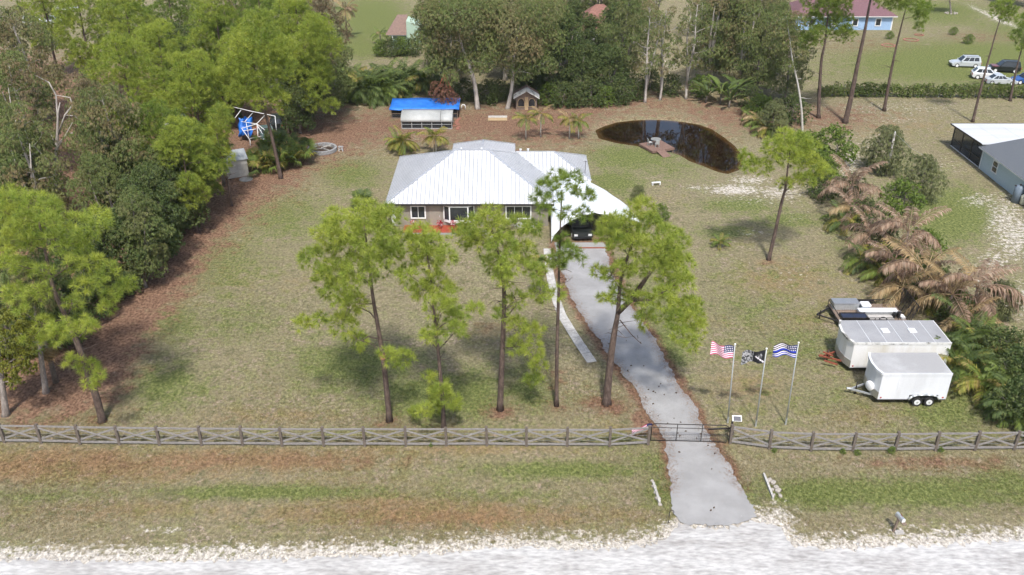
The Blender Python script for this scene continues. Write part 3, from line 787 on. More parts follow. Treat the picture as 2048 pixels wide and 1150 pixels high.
def hero(spec, base, path, blobs, depth, rad, seed, label, pal=PINE, kind='pine', bark='pine_bark', name='pine_tree', cat='pine tree', group=None, twig=0.05):
    b, pth, bl = sighted(base, path, blobs, depth, seed)
    return tree(name, label, cat, b, pth, rad, bl, kind, pal, seed, bark, group, twig)
FR = 'row of pines on the front lawn'
hero(0, (779, 842), [(769, 740), (757, 660), (745, 590), (738, 520), (728, 450)], T1, 3.4, 0.21, 21, 'broad pine leftmost of the front lawn row, trunk with an orange band', group=FR)
hero(0, (888, 858), [(884, 790), (878, 720), (870, 640), (862, 560), (848, 470)], T2, 2.6, 0.17, 22, 'slim pine with a tuft of low needles just behind the fence', group=FR)
hero(0, (1000, 820), [(1004, 720), (1008, 620), (1006, 560), (990, 480), (976, 445)], T3, 2.8, 0.22, 23, 'reddish trunked pine in the middle of the row with hanging right branches', group=FR)
hero(0, (1113, 812), [(1114, 700), (1117, 600), (1118, 540), (1120, 470), (1124, 380)], T4, 1.9, 0.15, 24, 'thin straight pine with sparse flat top against the metal roof', PINE_DIM, group=FR, twig=0.06)
b, pth, bl = sighted((1213, 808), [(1219, 740), (1228, 670), (1236, 625), (1242, 560), (1270, 470)], T5, 3.2, 25)
t5 = tree('pine_tree', 'thick forked pine at the left edge of the driveway', 'pine tree', b, pth, 0.30, bl, 'pine', PINE, 25, group=FR, twig=0.08)
mb = MB(); mb.sm = True
fk = [Q(1236, 625, b.y) - b, Q(1262, 600, b.y - .3) - b, Q(1300, 545, b.y - .6) - b, Q(1335, 500, b.y - .4) - b]
mb.tube(fk, [0.2, 0.17, 0.13, 0.05], 8); mb.tube([fk[1], Q(1300, 600, b.y - 1) - b, Q(1350, 570, b.y - 1.2) - b], [0.12, 0.09, 0.04], 7)
mb.tube([Q(1240, 640, b.y) - b, Q(1262, 668, b.y - 1) - b, Q(1283, 688, b.y - 1.4) - b], [0.05, 0.035, 0.02], 6)
mb.build('fork', 'pine_bark', t5)
hero(0, (1537, 520), [(1549, 470), (1562, 410), (1572, 370), (1576, 330), (1582, 290)], T6, 2.4, 0.2, 26, 'lone leaning pine on the sandy lawn between pond and dead palms')
hero(0, (1637, 236), [(1639, 180), (1643, 120), (1650, 85), (1655, 40), (1660, -10)], [(1650, 20, 26), (1622, 40, 22), (1680, 42, 22), (1640, 68, 22), (1688, 66, 20), (1612, 82, 20), (1660, -12, 26), (1632, 0, 24), (1684, 8, 22)], 2.6, 0.26, 27,
     'dark forked pine with a stub branch, beside the white snag', PINE_DIM, group='tall pines by the back hedge')
hero(0, (1690, 246), [(1702, 195), (1715, 130), (1730, 60), (1741, 0), (1756, -50)], [(1742, -20, 22), (1765, -55, 26), (1735, -60, 26), (1758, -10, 12)], 2.2, 0.36, 28, 'tallest bare trunked pine left of the blue house wall', PINE_DIM, group='tall pines by the back hedge')
hero(0, (1768, 222), [(1778, 165), (1790, 105), (1803, 50), (1812, 15)], [(1800, -8, 22), (1828, 8, 20), (1843, 34, 14), (1836, 55, 10), (1790, 6, 18), (1768, 2, 16), (1850, 15, 14)], 2.2, 0.24, 29, 'slim leaning pine with drooping tuft right of the blue house', PINE_DIM, group='tall pines by the back hedge')
hero(0, (1945, 244), [(1957, 195), (1974, 130), (1992, 65), (2006, 22)], [(1998, 25, 14), (2014, 30, 14), (2008, 6, 13), (2024, 20, 10), (1990, 12, 9)], 1.4, 0.2, 30, 'thin curved pine rising in front of the parked cars', PINE_DIM, group='tall pines by the back hedge')
hero(0, (2020, 202), [(2028, 160), (2040, 110), (2052, 70)], [(2034, 72, 12), (2052, 62, 16), (2040, 92, 9), (2062, 80, 16), (2050, 40, 14)], 1.6, 0.2, 31, 'pale trunked pine at the right edge by the blue car', PINE_DIM, group='tall pines by the back hedge')
# the big pine in the left foreground and its lower tuft
L1 = crop([(60, 60, 80), (180, 60, 80), (280, 100, 70), (40, 150, 75), (140, 180, 80), (260, 200, 80), (350, 160, 60), (450, 180, 60), (560, 140, 50), (580, 200, 50), (60, 280, 75), (180, 300, 70), (330, 270, 70), (480, 280, 70), (400, 350, 60), (50, 400, 70),
           (140, 440, 50), (250, 460, 50), (540, 420, 60), (630, 450, 45), (430, 430, 55), (480, 560, 65), (560, 520, 50), (725, 545, 48), (640, 620, 50), (605, 670, 40), (90, 600, 70), (200, 620, 70), (420, 640, 50), (140, 700, 50), (250, 760, 65), (350, 800, 65),
           (480, 770, 55), (200, 860, 55), (310, 870, 45), (430, 830, 45), (520, 790, 35), (420, 980, 45), (500, 1020, 55), (565, 1065, 45), (520, 1120, 40)], 2.875, 0, 380)
hero(0, (205, 842), [(190, 785), (160, 700), (135, 640), (108, 580), (90, 500), (75, 430)], L1, 4.2, 0.27, 32, 'huge bright pine filling the left foreground, trunk leaning left')

# ------------------------------------------------------------------ generic trees: a few grown forms, set out again and again
def grow(kind, H, zb, Rr, n, seed, lean=0.0, rmin=0.7, rmax=1.3):
    r = random.Random(seed)
    bl = []
    for i in range(n):
        f = (i + r.random()) / n
        z = zb + (H - zb) * f
        env = Rr * math.sin(math.pi * min(0.97, 0.16 + 0.78 * f)) ** 0.8
        a = i * 2.399 + r.uniform(-0.4, 0.4)
        q = env * math.sqrt(r.uniform(0.15, 1.0))
        bl.append(((q * math.cos(a) + lean * f, q * math.sin(a), z - 0.15 * q), r.uniform(rmin, rmax)))
    path = [(0, 0, -0.1), (0.1 * r.uniform(-1, 1), 0.1, H * 0.25), (lean * 0.4 + r.uniform(-.3, .3), r.uniform(-.3, .3), H * 0.55), (lean * 0.8, r.uniform(-.3, .3), H * 0.8), (lean, 0, H * 0.96)]
    return path, bl
PROTO = {}
def proto(key, kind, pal, H, zb, Rr, n, rad, bark, seed, lean=0.0, rmin=0.7, rmax=1.3, forks=0):
    path, bl = grow(kind, H, zb, Rr, n, seed, lean, rmin, rmax)
    mb = MB(); limbs(mb, path, rad, bl, seed, 0.07)
    rr = random.Random(seed)
    for k in range(forks):
        a = rr.uniform(0, 6.28); z = rr.uniform(0.1, 0.3) * H
        q = rr.uniform(0.35, 0.6) * Rr
        mb.tube([(0, 0, z * .4), (q * .4 * math.cos(a), q * .4 * math.sin(a), z + .14 * H), (q * .8 * math.cos(a), q * .8 * math.sin(a), z + .36 * H), (q * math.cos(a + .3), q * math.sin(a + .3), z + .62 * H)], [rad * .75, rad * .62, rad * .45, rad * .12], 7)
    PROTO[key] = (mb.mesh('trunk', bark), crown_mesh('crown', bl, kind, seed, pal), H)
proto('pineA', 'pine', PINE, 15, 5.0, 3.9, 36, 0.22, 'pine_bark', 41, 0, 0.9, 1.4)
proto('pineB', 'pine', PINE, 16, 6.0, 3.5, 32, 0.2, 'pine_bark', 42, 0.8, 0.9, 1.4)
proto('pineC', 'pine', PINE_DIM, 14, 4.0, 4.0, 38, 0.24, 'pine_bark', 43, -0.6, 0.9, 1.4)
proto('oliveA', 'wispy', OLIVE, 13, 2.6, 3.6, 40, 0.24, 'pale_bark', 44, 0.4, 0.8, 1.5, 2)
proto('oliveB', 'wispy', OLIVE, 14.5, 3.2, 4.2, 48, 0.3, 'pale_bark', 45, -0.5, 0.8, 1.6, 3)
proto('oliveC', 'wispy', [(0.13, 0.175, 0.055), (0.16, 0.195, 0.06), (0.2, 0.2, 0.08)], 12, 2.2, 3.4, 38, 0.2, 'grey_bark', 46, 0.5, 0.8, 1.4, 1)
proto('oliveT', 'wispy', OLIVE, 13.5, 4.6, 3.0, 20, 0.2, 'pale_bark', 53, 0.4, 0.6, 1.0, 1)
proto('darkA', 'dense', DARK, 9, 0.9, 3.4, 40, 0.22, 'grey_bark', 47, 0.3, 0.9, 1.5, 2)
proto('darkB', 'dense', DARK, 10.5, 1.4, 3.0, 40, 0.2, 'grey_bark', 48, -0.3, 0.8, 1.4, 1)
proto('brownA', 'wispy', [(0.17, 0.135, 0.075), (0.2, 0.145, 0.08), (0.14, 0.13, 0.06), (0.23, 0.15, 0.095)], 11, 2.0, 3.0, 34, 0.2, 'grey_bark', 49, 0.4, 0.8, 1.3, 1)
proto('bushA', 'leafy', GREENL, 3.2, 0.3, 1.7, 22, 0.07, 'grey_bark', 50, 0, 0.5, 0.85)
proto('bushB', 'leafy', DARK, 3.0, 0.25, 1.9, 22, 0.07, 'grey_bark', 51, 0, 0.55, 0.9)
proto('bushC', 'wispy', [(0.16, 0.18, 0.075), (0.19, 0.20, 0.09), (0.14, 0.165, 0.065)], 4.5, 0.4, 2.0, 26, 0.09, 'grey_bark', 52, 0.3, 0.6, 1.0)
def plant(key, x, y, s=1.0, rz=None, label='', name='tree', cat='tree', group=None, sz=None):
    tm, cm, H = PROTO[key]
    t = thing(name, label, cat, (x, y, 0), random.uniform(0, 6.28) if rz is None else rz, group)
    t.scale = (s, s, sz or s)
    obj('trunk', tm, t); obj('crown', cm, t)
    return t
def at_crown(key, px, py, s=1.0, zf=0.62, **kw):
    """stand a tree so that the middle of its crown is sighted at px, py"""
    p = P(px, py, PROTO[key][2] * zf * s)
    return plant(key, p.x, p.y, s, **kw)
def at_foot(key, px, py, s=1.0, **kw):
    p = P(px, py)
    return plant(key, p.x, p.y, s, **kw)
# ------------------------------------------------------------------ palm leaves
def frond_mesh(name, L, up, bend, leaf, pal, seed, n=24, hang=0.5, w=0.03, wind=0.0):
    """feather leaf along +X: starts at elevation up, bends down by bend (radians) toward the tip"""
    r = np.random.default_rng(seed)
    pts = [np.zeros(3)]; m = 14
    for i in range(m):
        a = up - bend * ((i + 0.5) / m) ** 1.2
        yaw = wind * ((i + 0.5) / m)
        pts.append(pts[-1] + np.array([math.cos(a) * math.cos(yaw), math.cos(a) * math.sin(yaw), math.sin(a)]) * L / m)
    pts = np.array(pts)
    V, F, T = [], [], []
    def quad(a, b, c, d, t):
        k = len(V); V.extend([a, b, c, d]); F.append((k, k + 1, k + 2, k + 3)); T.extend([t] * 4)
    for i in range(m):
        rad = 0.035 * (1 - 0.8 * i / m) * (L / 3) ** 0.5
        d = pts[i + 1] - pts[i]; s = np.cross(d, [0, 0, 1.0]); s = s / (np.linalg.norm(s) + 1e-6) * rad
        t = np.array(pal[0]) * 1.15
        quad(pts[i] - s, pts[i] + s, pts[i + 1] + s * .9, pts[i + 1] - s * .9, t)
        u = np.array([0, 0, rad])
        quad(pts[i] - u, pts[i] + u, pts[i + 1] + u * .9, pts[i + 1] - u * .9, t)
    for i in range(n):
        f = 0.14 + 0.86 * (i + 0.5) / n
        x = f * m; k = min(int(x), m - 1); p = pts[k] + (pts[k + 1] - pts[k]) * (x - k)
        d = pts[k + 1] - pts[k]; d = d / np.linalg.norm(d); s = np.cross(d, [0, 0, 1.0]); s = s / (np.linalg.norm(s) + 1e-6)
        ll = leaf * (0.35 + 0.65 * math.sin(math.pi * min(1, 0.12 + 0.8 * f)))
        for sg in (-1, 1):
            h = hang * r.uniform(0.5, 1.5)
            e = s * sg * 0.8 + d * 0.55; e = e / np.linalg.norm(e)
            l2 = ll * r.uniform(0.75, 1.15)
            mid = p + e * l2 * 0.5 + np.array([0, 0, 0.04 - h * 0.18 * l2])
            tip = p + e * l2 * (1 - 0.25 * h) + np.array([0, 0, -h * 0.75 * l2])
            q = d * w * r.uniform(0.8, 1.3)
            c = np.array(pal[r.integers(len(pal))]) * r.uniform(0.8, 1.2)
            quad(p, mid - q, tip, mid + q, c)
    return np_mesh(name, np.array(V), np.array(F), 'fronds', np.array(T))
def fan_mesh(name, L, pet, pal, seed, n=18, droop=0.35):
    """fan leaf along +X on a stalk"""
    r = np.random.default_rng(seed)
    V, F, T = [], [], []
    def quad(a, b, c, d, t):
        k = len(V); V.extend([a, b, c, d]); F.append((k, k + 1, k + 2, k + 3)); T.extend([t] * 4)
    quad(np.array([0, -.02, 0]), np.array([0, .02, 0]), np.array([pet, .015, 0.05]), np.array([pet, -.015, 0.05]), np.array(pal[0]))
    o = np.array([pet, 0, 0.05])
    for i in range(n):
        a = -1.9 + 3.8 * i / (n - 1)
        e = np.array([math.cos(a), math.sin(a), 0.12 * math.cos(a)])
        l2 = L * r.uniform(0.8, 1.1) * (0.75 + 0.25 * math.cos(a))
        s = np.array([-math.sin(a), math.cos(a), 0]) * 0.05 * L
        mid = o + e * l2 * 0.55; tip = o + e * l2 * 0.92 + np.array([0, 0, -droop * l2 * r.uniform(.5, 1.4)])
        quad(o, mid - s, tip, mid + s, np.array(pal[r.integers(len(pal))]) * r.uniform(0.8, 1.2))
    return np_mesh(name, np.array(V), np.array(F), 'fronds', np.array(T))
def paddle_mesh(name, L, wd, pal, seed):
    """banana like paddle leaf along +X, folded along its rib"""
    r = np.random.default_rng(seed); V, F, T = [], [], []; m = 8; p = np.zeros(3); rows = []
    for i in range(m + 1):
        f = i / m; a = 1.0 - 1.25 * f
        ww = wd * math.sin(math.pi * min(1, max(0.0, (f - 0.22) / 0.78))) ** 0.6 if f > 0.24 else 0.02
        rows.append((p.copy(), ww)); p = p + np.array([math.cos(a), 0, math.sin(a)]) * L / m
    c0 = np.array(pal[r.integers(len(pal))])
    for (p0, w0), (p1, w1) in zip(rows[:-1], rows[1:]):
        for sg in (-1, 1):
            k = len(V)
            V.extend([p0, p0 + np.array([0, sg * w0, w0 * .35]), p1 + np.array([0, sg * w1, w1 * .35]), p1]); F.append((k, k + 1, k + 2, k + 3)); T.extend([c0 * r.uniform(.85, 1.15)] * 4)
    return np_mesh(name, np.array(V), np.array(F), 'fronds', np.array(T))
PG = [(0.15, 0.205, 0.045), (0.18, 0.235, 0.05), (0.125, 0.175, 0.04)]
PY_ = [(0.26, 0.25, 0.05), (0.2, 0.22, 0.04), (0.32, 0.25, 0.09)]
PB = [(0.34, 0.24, 0.17), (0.28, 0.185, 0.125), (0.40, 0.30, 0.22), (0.24, 0.155, 0.105)]
PT = [(0.42, 0.32, 0.18), (0.34, 0.24, 0.12), (0.28, 0.2, 0.1)]
PD = [(0.075, 0.115, 0.035), (0.095, 0.135, 0.04), (0.12, 0.155, 0.045)]
FM = {}
for key, pal in (('g', PG), ('y', PY_), ('b', PB), ('t', PT), ('d', PD)):
    FM[key] = [frond_mesh('frond', 3.0, 0.9, 1.5, 0.85, pal, 61, 40, 0.7, .038), frond_mesh('frond', 3.0, 0.55, 1.5, 0.9, pal, 62, 40, 0.9, .038, wind=0.4), frond_mesh('frond', 3.0, 1.15, 1.0, 0.8, pal, 63, 36, 0.5, .038), frond_mesh('frond', 3.0, 0.2, 1.4, 0.9, pal, 64, 36, 1.0, .038, wind=-0.4)]
FAN = {'g': [fan_mesh('fan_leaf', 0.8, 0.7, PG, 65), fan_mesh('fan_leaf', 0.85, 0.6, PY_, 66)], 'd': [fan_mesh('fan_leaf', 0.85, 0.9, PD, 67), fan_mesh('fan_leaf', 0.8, 0.8, PG, 68, n=22, droop=.6)], 't': [fan_mesh('fan_leaf', 0.8, 0.6, PT, 69, droop=1.0)]}
PAD = [paddle_mesh('leaf', 3.8, 0.36, PD, 70), paddle_mesh('leaf', 3.4, 0.32, PD, 71), paddle_mesh('leaf', 3.2, 0.3, PG, 72)]
def palm(px, py, label, th=2.4, L=3.6, n=12, mix='bbbbg', lean=0.0, name='palm_tree', cat='palm', group=None, bark='palm_bark', tr=0.11, stems=1, face=None, seed=0, at_top=True, spread=0.0):
    """feather palm; px, py sight its crown (or its foot with at_top False)"""
    r = random.Random(seed or int(px * 7 + py))
    p = P(px, py, th if at_top else 0)
    t = thing(name, label, cat, (p.x, p.y, 0), 0, group)
    for s_ in range(stems):
        ox, oy = (r.uniform(-1, 1) * spread, r.uniform(-1, 1) * spread) if stems > 1 else (0, 0)
        h = th * r.uniform(0.8, 1.1) if stems > 1 else th
        mb = MB(); mb.sm = True
        mb.tube([(ox, oy, -0.1), (ox + lean * .3, oy, h * .4), (ox + lean, oy, h)], [tr * 1.3, tr, tr * .85], 8)
        mb.build('trunk', bark, t)
        for i in range(n):
            key = mix[r.randrange(len(mix))]
            f = i / max(1, n - 1)
            me = FM[key][2 if f < .25 else (0 if f < .5 else (1 if f < .8 else 3))]
            a = i * 2.399 + r.uniform(-.3, .3)
            if face is not None:
                a = face + (a % 6.283 - 3.1416) * 0.6
            s = L / 3.0 * r.uniform(0.8, 1.1)
            obj('frond', me, t, (ox + lean, oy, h), (r.uniform(-.3, .3), r.uniform(-.15, .2), a), s)
    return t
def fan_palm(px, py, label, th=1.5, n=22, s=1.0, mix='g', name='fan_palm', cat='palm', group=None, rad=0.0, seed=0, dead=0):
    r = random.Random(seed or int(px * 3 + py))
    p = P(px, py)
    t = thing(name, label, cat, (p.x, p.y, 0), 0, group)
    mb = MB(); mb.sm = True; mb.tube([(0, 0, -.1), (0.05, 0, th * .5), (0, 0, max(th, .15))], [0.2, 0.17, 0.16], 9); mb.build('trunk', 'palm_bark', t)
    for i in range(n + dead):
        key = mix[r.randrange(len(mix))]
        me = FAN[key][r.randrange(len(FAN[key]))] if i < n else FAN['t'][0]
        el = r.uniform(-0.1, 1.25) if i < n else -1.1
        a = i * 2.399
        q = rad * math.sqrt(r.random()); b_ = r.uniform(0, 6.28)
        obj('fan_leaf', me, t, (q * math.cos(b_), q * math.sin(b_), th * (r.uniform(0.3, 1) if rad else 1)), (r.uniform(-.4, .4), -el, a), s * r.uniform(.8, 1.2))
    return t
def paddle_plant(px, py, label, n=9, s=1.0, group=None, seed=1):
    r = random.Random(seed)
    p = P(px, py)
    t = thing('banana_plant', label, 'plant', (p.x, p.y, 0), 0, group)
    mb = MB(); mb.sm = True; mb.tube([(0, 0, -.1), (0, 0, 1.2 * s)], [0.14, 0.1], 8); mb.build('stem', 'palm_bark', t)
    for i in range(n):
        obj('leaf', PAD[r.choice([0, 0, 1, 2])], t, (0, 0, .8 * s), (r.uniform(-.2, .2), r.uniform(-.5, .1), i * 2.399), s * r.uniform(.8, 1.15))
    return t

# ------------------------------------------------------------------ right boundary: dead and living palms, shrubs
DP = 'wind burnt palms along the right boundary'
for i, (x, y, th, L, n, mix, lb) in enumerate([
        (1706, 372, 2.6, 3.4, 11, 'bbbb', 'dead brown palm at the top of the boundary row, below the utility pole'),
        (1712, 418, 1.8, 2.8, 10, 'bbbt', 'rust brown palm with low sweeping fronds below the topmost one'),
        (1738, 470, 1.8, 3.0, 10, 'bbbd', 'brown palm with a few green leaves left of the tall plumed one'),
        (1822, 462, 3.2, 3.6, 12, 'bbbb', 'tall plumed dead palm standing upright in mid row'),
        (1790, 520, 2.0, 3.2, 11, 'bbbt', 'brown palm bending its fronds left over the lawn edge'),
        (1852, 545, 2.6, 3.8, 12, 'bbtt', 'pale tan dead palm behind the utility trailer ramp'),
        (1812, 575, 1.4, 2.8, 9, 'bbtt', 'low tan palm drooping beside the utility trailer ramp'),
        (1905, 590, 2.6, 3.6, 12, 'bbtt', 'dead palm with curled tan plumes above the long trailer'),
        (1962, 575, 3.2, 3.8, 12, 'bbbt', 'large dead palm at the lower end, one yellow spear leaf'),
        (1930, 640, 1.6, 3.0, 9, 'bttd', 'tan palm hanging over the end of the long trailer')]):
    palm(x, y, lb, th, L * 1.1, n - 1, mix, lean=random.uniform(-.3, .3), group=DP, seed=100 + i)
yl = P(1962, 575, 3.2)
for i, (x, y, th, n, mix, lb) in enumerate([
        (1952, 672, 1.3, 14, 'gdyd', 'green areca clump right behind the long trailer roof'),
        (1905, 690, 1.0, 11, 'ddgy', 'dark areca clump touching the long trailer rear'),
        (1985, 712, 1.2, 14, 'gydd', 'areca clump with orange leaves above the front trailer'),
        (1935, 735, 0.9, 11, 'ydgd', 'yellowing areca clump right of the front trailer roof'),
        (2020, 745, 1.3, 14, 'ddgy', 'shaded areca clump at the right edge above the yellow one'),
        (1975, 770, 0.9, 12, 'yygd', 'yellow leaved areca clump at the lawn edge'),
        (2035, 790, 1.2, 13, 'ddgd', 'dark areca clump low at the right edge'),
        (2030, 825, 0.9, 12, 'dgdd', 'lowest areca clump just behind the fence corner'),
        (1690, 440, 0.8, 9, 'gydd', 'green palm tuft under the rust brown fronds'),
        (1735, 520, 0.8, 9, 'gdyd', 'green leafy palm tuft mid row at the lawn edge'),
        (1770, 545, 0.7, 9, 'yddg', 'small palm tuft with one orange leaf'),
        (1870, 590, 0.8, 9, 'ddgy', 'dark green tuft under the tan dead palms')]):
    palm(x, y, lb, th, 2.5, n, mix, name='areca_palm', group='areca palms along the right boundary', tr=0.05, seed=200 + i, stems=2, spread=0.7)
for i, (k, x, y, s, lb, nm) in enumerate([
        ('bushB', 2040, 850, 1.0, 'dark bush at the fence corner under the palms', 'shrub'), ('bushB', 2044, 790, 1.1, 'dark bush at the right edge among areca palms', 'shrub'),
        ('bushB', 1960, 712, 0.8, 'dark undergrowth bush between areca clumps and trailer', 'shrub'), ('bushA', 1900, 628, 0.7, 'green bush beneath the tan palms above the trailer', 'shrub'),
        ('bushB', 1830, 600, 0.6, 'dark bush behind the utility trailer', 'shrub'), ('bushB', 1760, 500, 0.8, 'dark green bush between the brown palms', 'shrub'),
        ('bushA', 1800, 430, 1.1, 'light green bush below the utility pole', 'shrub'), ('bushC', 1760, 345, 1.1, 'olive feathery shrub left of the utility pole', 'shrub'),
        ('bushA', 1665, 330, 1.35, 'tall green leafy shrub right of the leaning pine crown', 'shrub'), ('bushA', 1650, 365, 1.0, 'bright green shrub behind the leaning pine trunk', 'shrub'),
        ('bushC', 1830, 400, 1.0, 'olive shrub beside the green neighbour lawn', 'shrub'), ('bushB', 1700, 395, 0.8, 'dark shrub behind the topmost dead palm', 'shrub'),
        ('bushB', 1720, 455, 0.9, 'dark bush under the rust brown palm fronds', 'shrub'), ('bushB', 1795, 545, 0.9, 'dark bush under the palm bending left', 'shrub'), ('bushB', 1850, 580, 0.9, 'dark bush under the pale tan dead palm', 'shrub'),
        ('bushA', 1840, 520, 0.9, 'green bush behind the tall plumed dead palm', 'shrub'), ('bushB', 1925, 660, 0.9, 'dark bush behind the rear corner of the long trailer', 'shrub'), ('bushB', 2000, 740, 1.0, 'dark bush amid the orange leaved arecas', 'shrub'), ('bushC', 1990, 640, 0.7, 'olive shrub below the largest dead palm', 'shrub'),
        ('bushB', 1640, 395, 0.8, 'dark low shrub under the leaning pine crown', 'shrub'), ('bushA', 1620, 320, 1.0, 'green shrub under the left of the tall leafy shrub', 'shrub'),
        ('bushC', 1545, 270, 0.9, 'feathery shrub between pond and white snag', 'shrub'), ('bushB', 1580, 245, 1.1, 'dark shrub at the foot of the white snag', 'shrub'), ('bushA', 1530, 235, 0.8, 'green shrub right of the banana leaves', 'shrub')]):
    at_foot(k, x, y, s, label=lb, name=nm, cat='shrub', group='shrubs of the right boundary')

# ------------------------------------------------------------------ the wood on the left
LW = 'trees of the wood left of the lawn'
WOOD = [  # form, crown sighted at, size, label
    ('pineA', 170, 70, 1.0, 'yellow green pine in the upper left wood, lower right of the white sheds'), ('pineB', 255, 80, 1.05, 'bright pine right of the first in the upper left wood'),
    ('pineC', 340, 60, 1.0, 'bluish green pine behind the bare forked one'), ('pineA', 330, 150, 1.0, 'pine with a visible bare fork in the middle of the wood'),
    ('pineB', 430, 100, 1.05, 'tall pine at the top of the wood, left of the canopy frame'), ('pineC', 520, 60, 1.1, 'dense green pine at the top beside the brown tree'),
    ('pineA', 600, 95, 1.05, 'broad pine whose crown ends at the neighbour lawn'), ('pineC', 455, 120, 1.0, 'pine crown hanging over the canopy frame'),
    ('pineA', 390, 215, 0.95, 'pine above the white corner of the hidden shed'), ('pineB', 265, 200, 1.0, 'green pine between the bare grey tree and the wood middle'),
    ('pineC', 385, 320, 0.7, 'small pine left of the grey shed'), ('pineC', 330, 300, 0.85, 'dim pine left of the small one near the shed'),
    ('pineA', 90, 30, 1.0, 'pine at the upper left corner below the white boat'), ('pineC', 250, 20, 1.0, 'pine behind the top row of the wood'), ('pineB', 560, 10, 1.0, 'pine cut off by the top edge left of the lawn'),
    ('oliveB', 50, 110, 1.0, 'grey olive tree at the left edge of the upper wood'), ('oliveA', 40, 215, 1.0, 'dark olive tree at the left edge below the grey one'),
    ('oliveC', 20, 290, 1.0, 'shaded olive tree on the left edge above the big pine'), ('oliveA', 190, 240, 0.9, 'brown tinged tree right of the bare white limbs'),
    ('oliveB', 235, 290, 0.95, 'olive tree with pale limbs in the middle of the left wood'), ('oliveA', 60, 330, 0.95, 'tan tipped tree just above the huge foreground pine'),
    ('oliveC', 215, 385, 0.75, 'shaded tree behind the huge foreground pine crown'), ('brownA', 640, 60, 1.15, 'brown leaved tree at the wood end beside the neighbour lawn'),
    ('oliveC', 655, 130, 0.9, 'dark olive tree at the right end of the wood'), ('darkA', 330, 370, 0.9, 'dark bushy tree in the shade of the wood edge'), ('darkB', 240, 360, 0.85, 'dark tree in the shade behind the lawn edge trunks'),
    ('pineA', 370, 330, 0.75, 'short pine above the wood edge trunks'), ('darkA', 430, 160, 1.0, 'dark tree in the gap behind the canopy frame'),
    ('darkB', 590, 175, 0.9, 'dark tree behind the black covered vehicle'), ('darkA', 10, 380, 0.95, 'dark tree at the left edge behind the big pine'),
    ('oliveC', 380, -20, 1.0, 'olive tree cut by the top edge above the wood'), ('brownA', 470, -15, 1.0, 'brown tree cut by the top edge'), ('darkB', 360, 120, 1.0, 'dark filler tree in the middle of the wood')]
for i, (k, x, y, s, lb) in enumerate(WOOD):
    at_crown(k, x, y, s, rz=i * 1.7, label=lb, name='pine_tree' if k.startswith('pine') else 'broadleaf_tree', cat='pine tree' if k.startswith('pine') else 'tree', group=LW)
# trees whose trunks stand on the lawn edge
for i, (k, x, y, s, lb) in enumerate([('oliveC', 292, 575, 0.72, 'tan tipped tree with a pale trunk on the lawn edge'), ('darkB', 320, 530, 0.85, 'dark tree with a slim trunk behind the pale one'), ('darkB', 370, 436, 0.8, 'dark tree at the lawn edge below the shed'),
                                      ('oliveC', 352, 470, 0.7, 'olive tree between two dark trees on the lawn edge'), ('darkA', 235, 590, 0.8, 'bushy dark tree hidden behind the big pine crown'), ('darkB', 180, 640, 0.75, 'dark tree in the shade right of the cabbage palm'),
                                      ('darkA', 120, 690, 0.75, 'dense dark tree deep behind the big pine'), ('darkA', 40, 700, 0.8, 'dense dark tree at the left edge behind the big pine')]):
    at_foot(k, x, y, s, label=lb, name='broadleaf_tree', cat='tree', group='trees on the edge of the left lawn')
hero(0, (463, 412), [(458, 375), (450, 340), (440, 300), (432, 260)], [(420, 330, 22), (445, 310, 24), (400, 345, 20), (430, 380, 14), (440, 270, 26), (410, 280, 24), (380, 320, 20), (440, 230, 24)], 2.2, 0.15, 33, 'slender pine in front of the grey shed with a white stone at its foot')
hero(0, (562, 357), [(552, 310), (540, 260), (526, 210), (512, 150), (500, 90)], [(520, 190, 28), (490, 170, 30), (478, 185, 24), (540, 160, 28), (500, 130, 34), (540, 110, 32), (470, 130, 30), (575, 130, 24), (520, 80, 34), (480, 90, 32), (450, 160, 26), (560, 90, 26), (510, 45, 30), (555, 195, 18)], 2.6, 0.24, 34, 'pine with a long curved trunk rising from the palmetto')
hero(0, (577, 268), [(572, 230), (566, 190), (562, 140), (560, 80)], [(600, 150, 28), (630, 130, 28), (590, 190, 22), (640, 180, 22), (570, 215, 18), (620, 200, 20), (655, 95, 26), (610, 90, 32), (650, 150, 22), (580, 110, 28), (630, 60, 30), (660, 215, 16)], 2.6, 0.22, 35, 'pine beside the black covered vehicle with boughs reaching right')
hero(0, (12, 830), [(6, 780), (0, 720), (-6, 660)], [(20, 640, 24), (50, 660, 22), (10, 690, 24), (45, 710, 20), (15, 740, 22), (60, 735, 14), (-20, 680, 30), (-20, 720, 30), (30, 765, 12)], 1.8, 0.26, 36, 'yellow green broadleaf tree at the left edge behind the fence',
     [(0.17, 0.18, 0.03), (0.21, 0.21, 0.035), (0.13, 0.15, 0.03)], 'dense', 'grey_bark', 'broadleaf_tree', 'tree')
hero(0, (92, 785), [(84, 730), (78, 680), (70, 620), (66, 560)], [(60, 560, 30), (90, 600, 26), (40, 600, 28), (70, 520, 30), (110, 560, 24), (20, 560, 26)], 2.2, 0.22, 37, 'olive tree with a smooth grey trunk behind the big pine', OLIVE, 'wispy', 'grey_bark', 'broadleaf_tree', 'tree')
fan_palm(112, 765, 'cabbage palm with a scaly trunk and hanging dead skirt behind the big pine', 3.6, 22, 1.3, 'g', dead=9, seed=5)
fan_palm(448, 372, 'cabbage palm leaning over the left corner of the shed', 4.2, 22, 1.2, 'd', dead=6, seed=6)
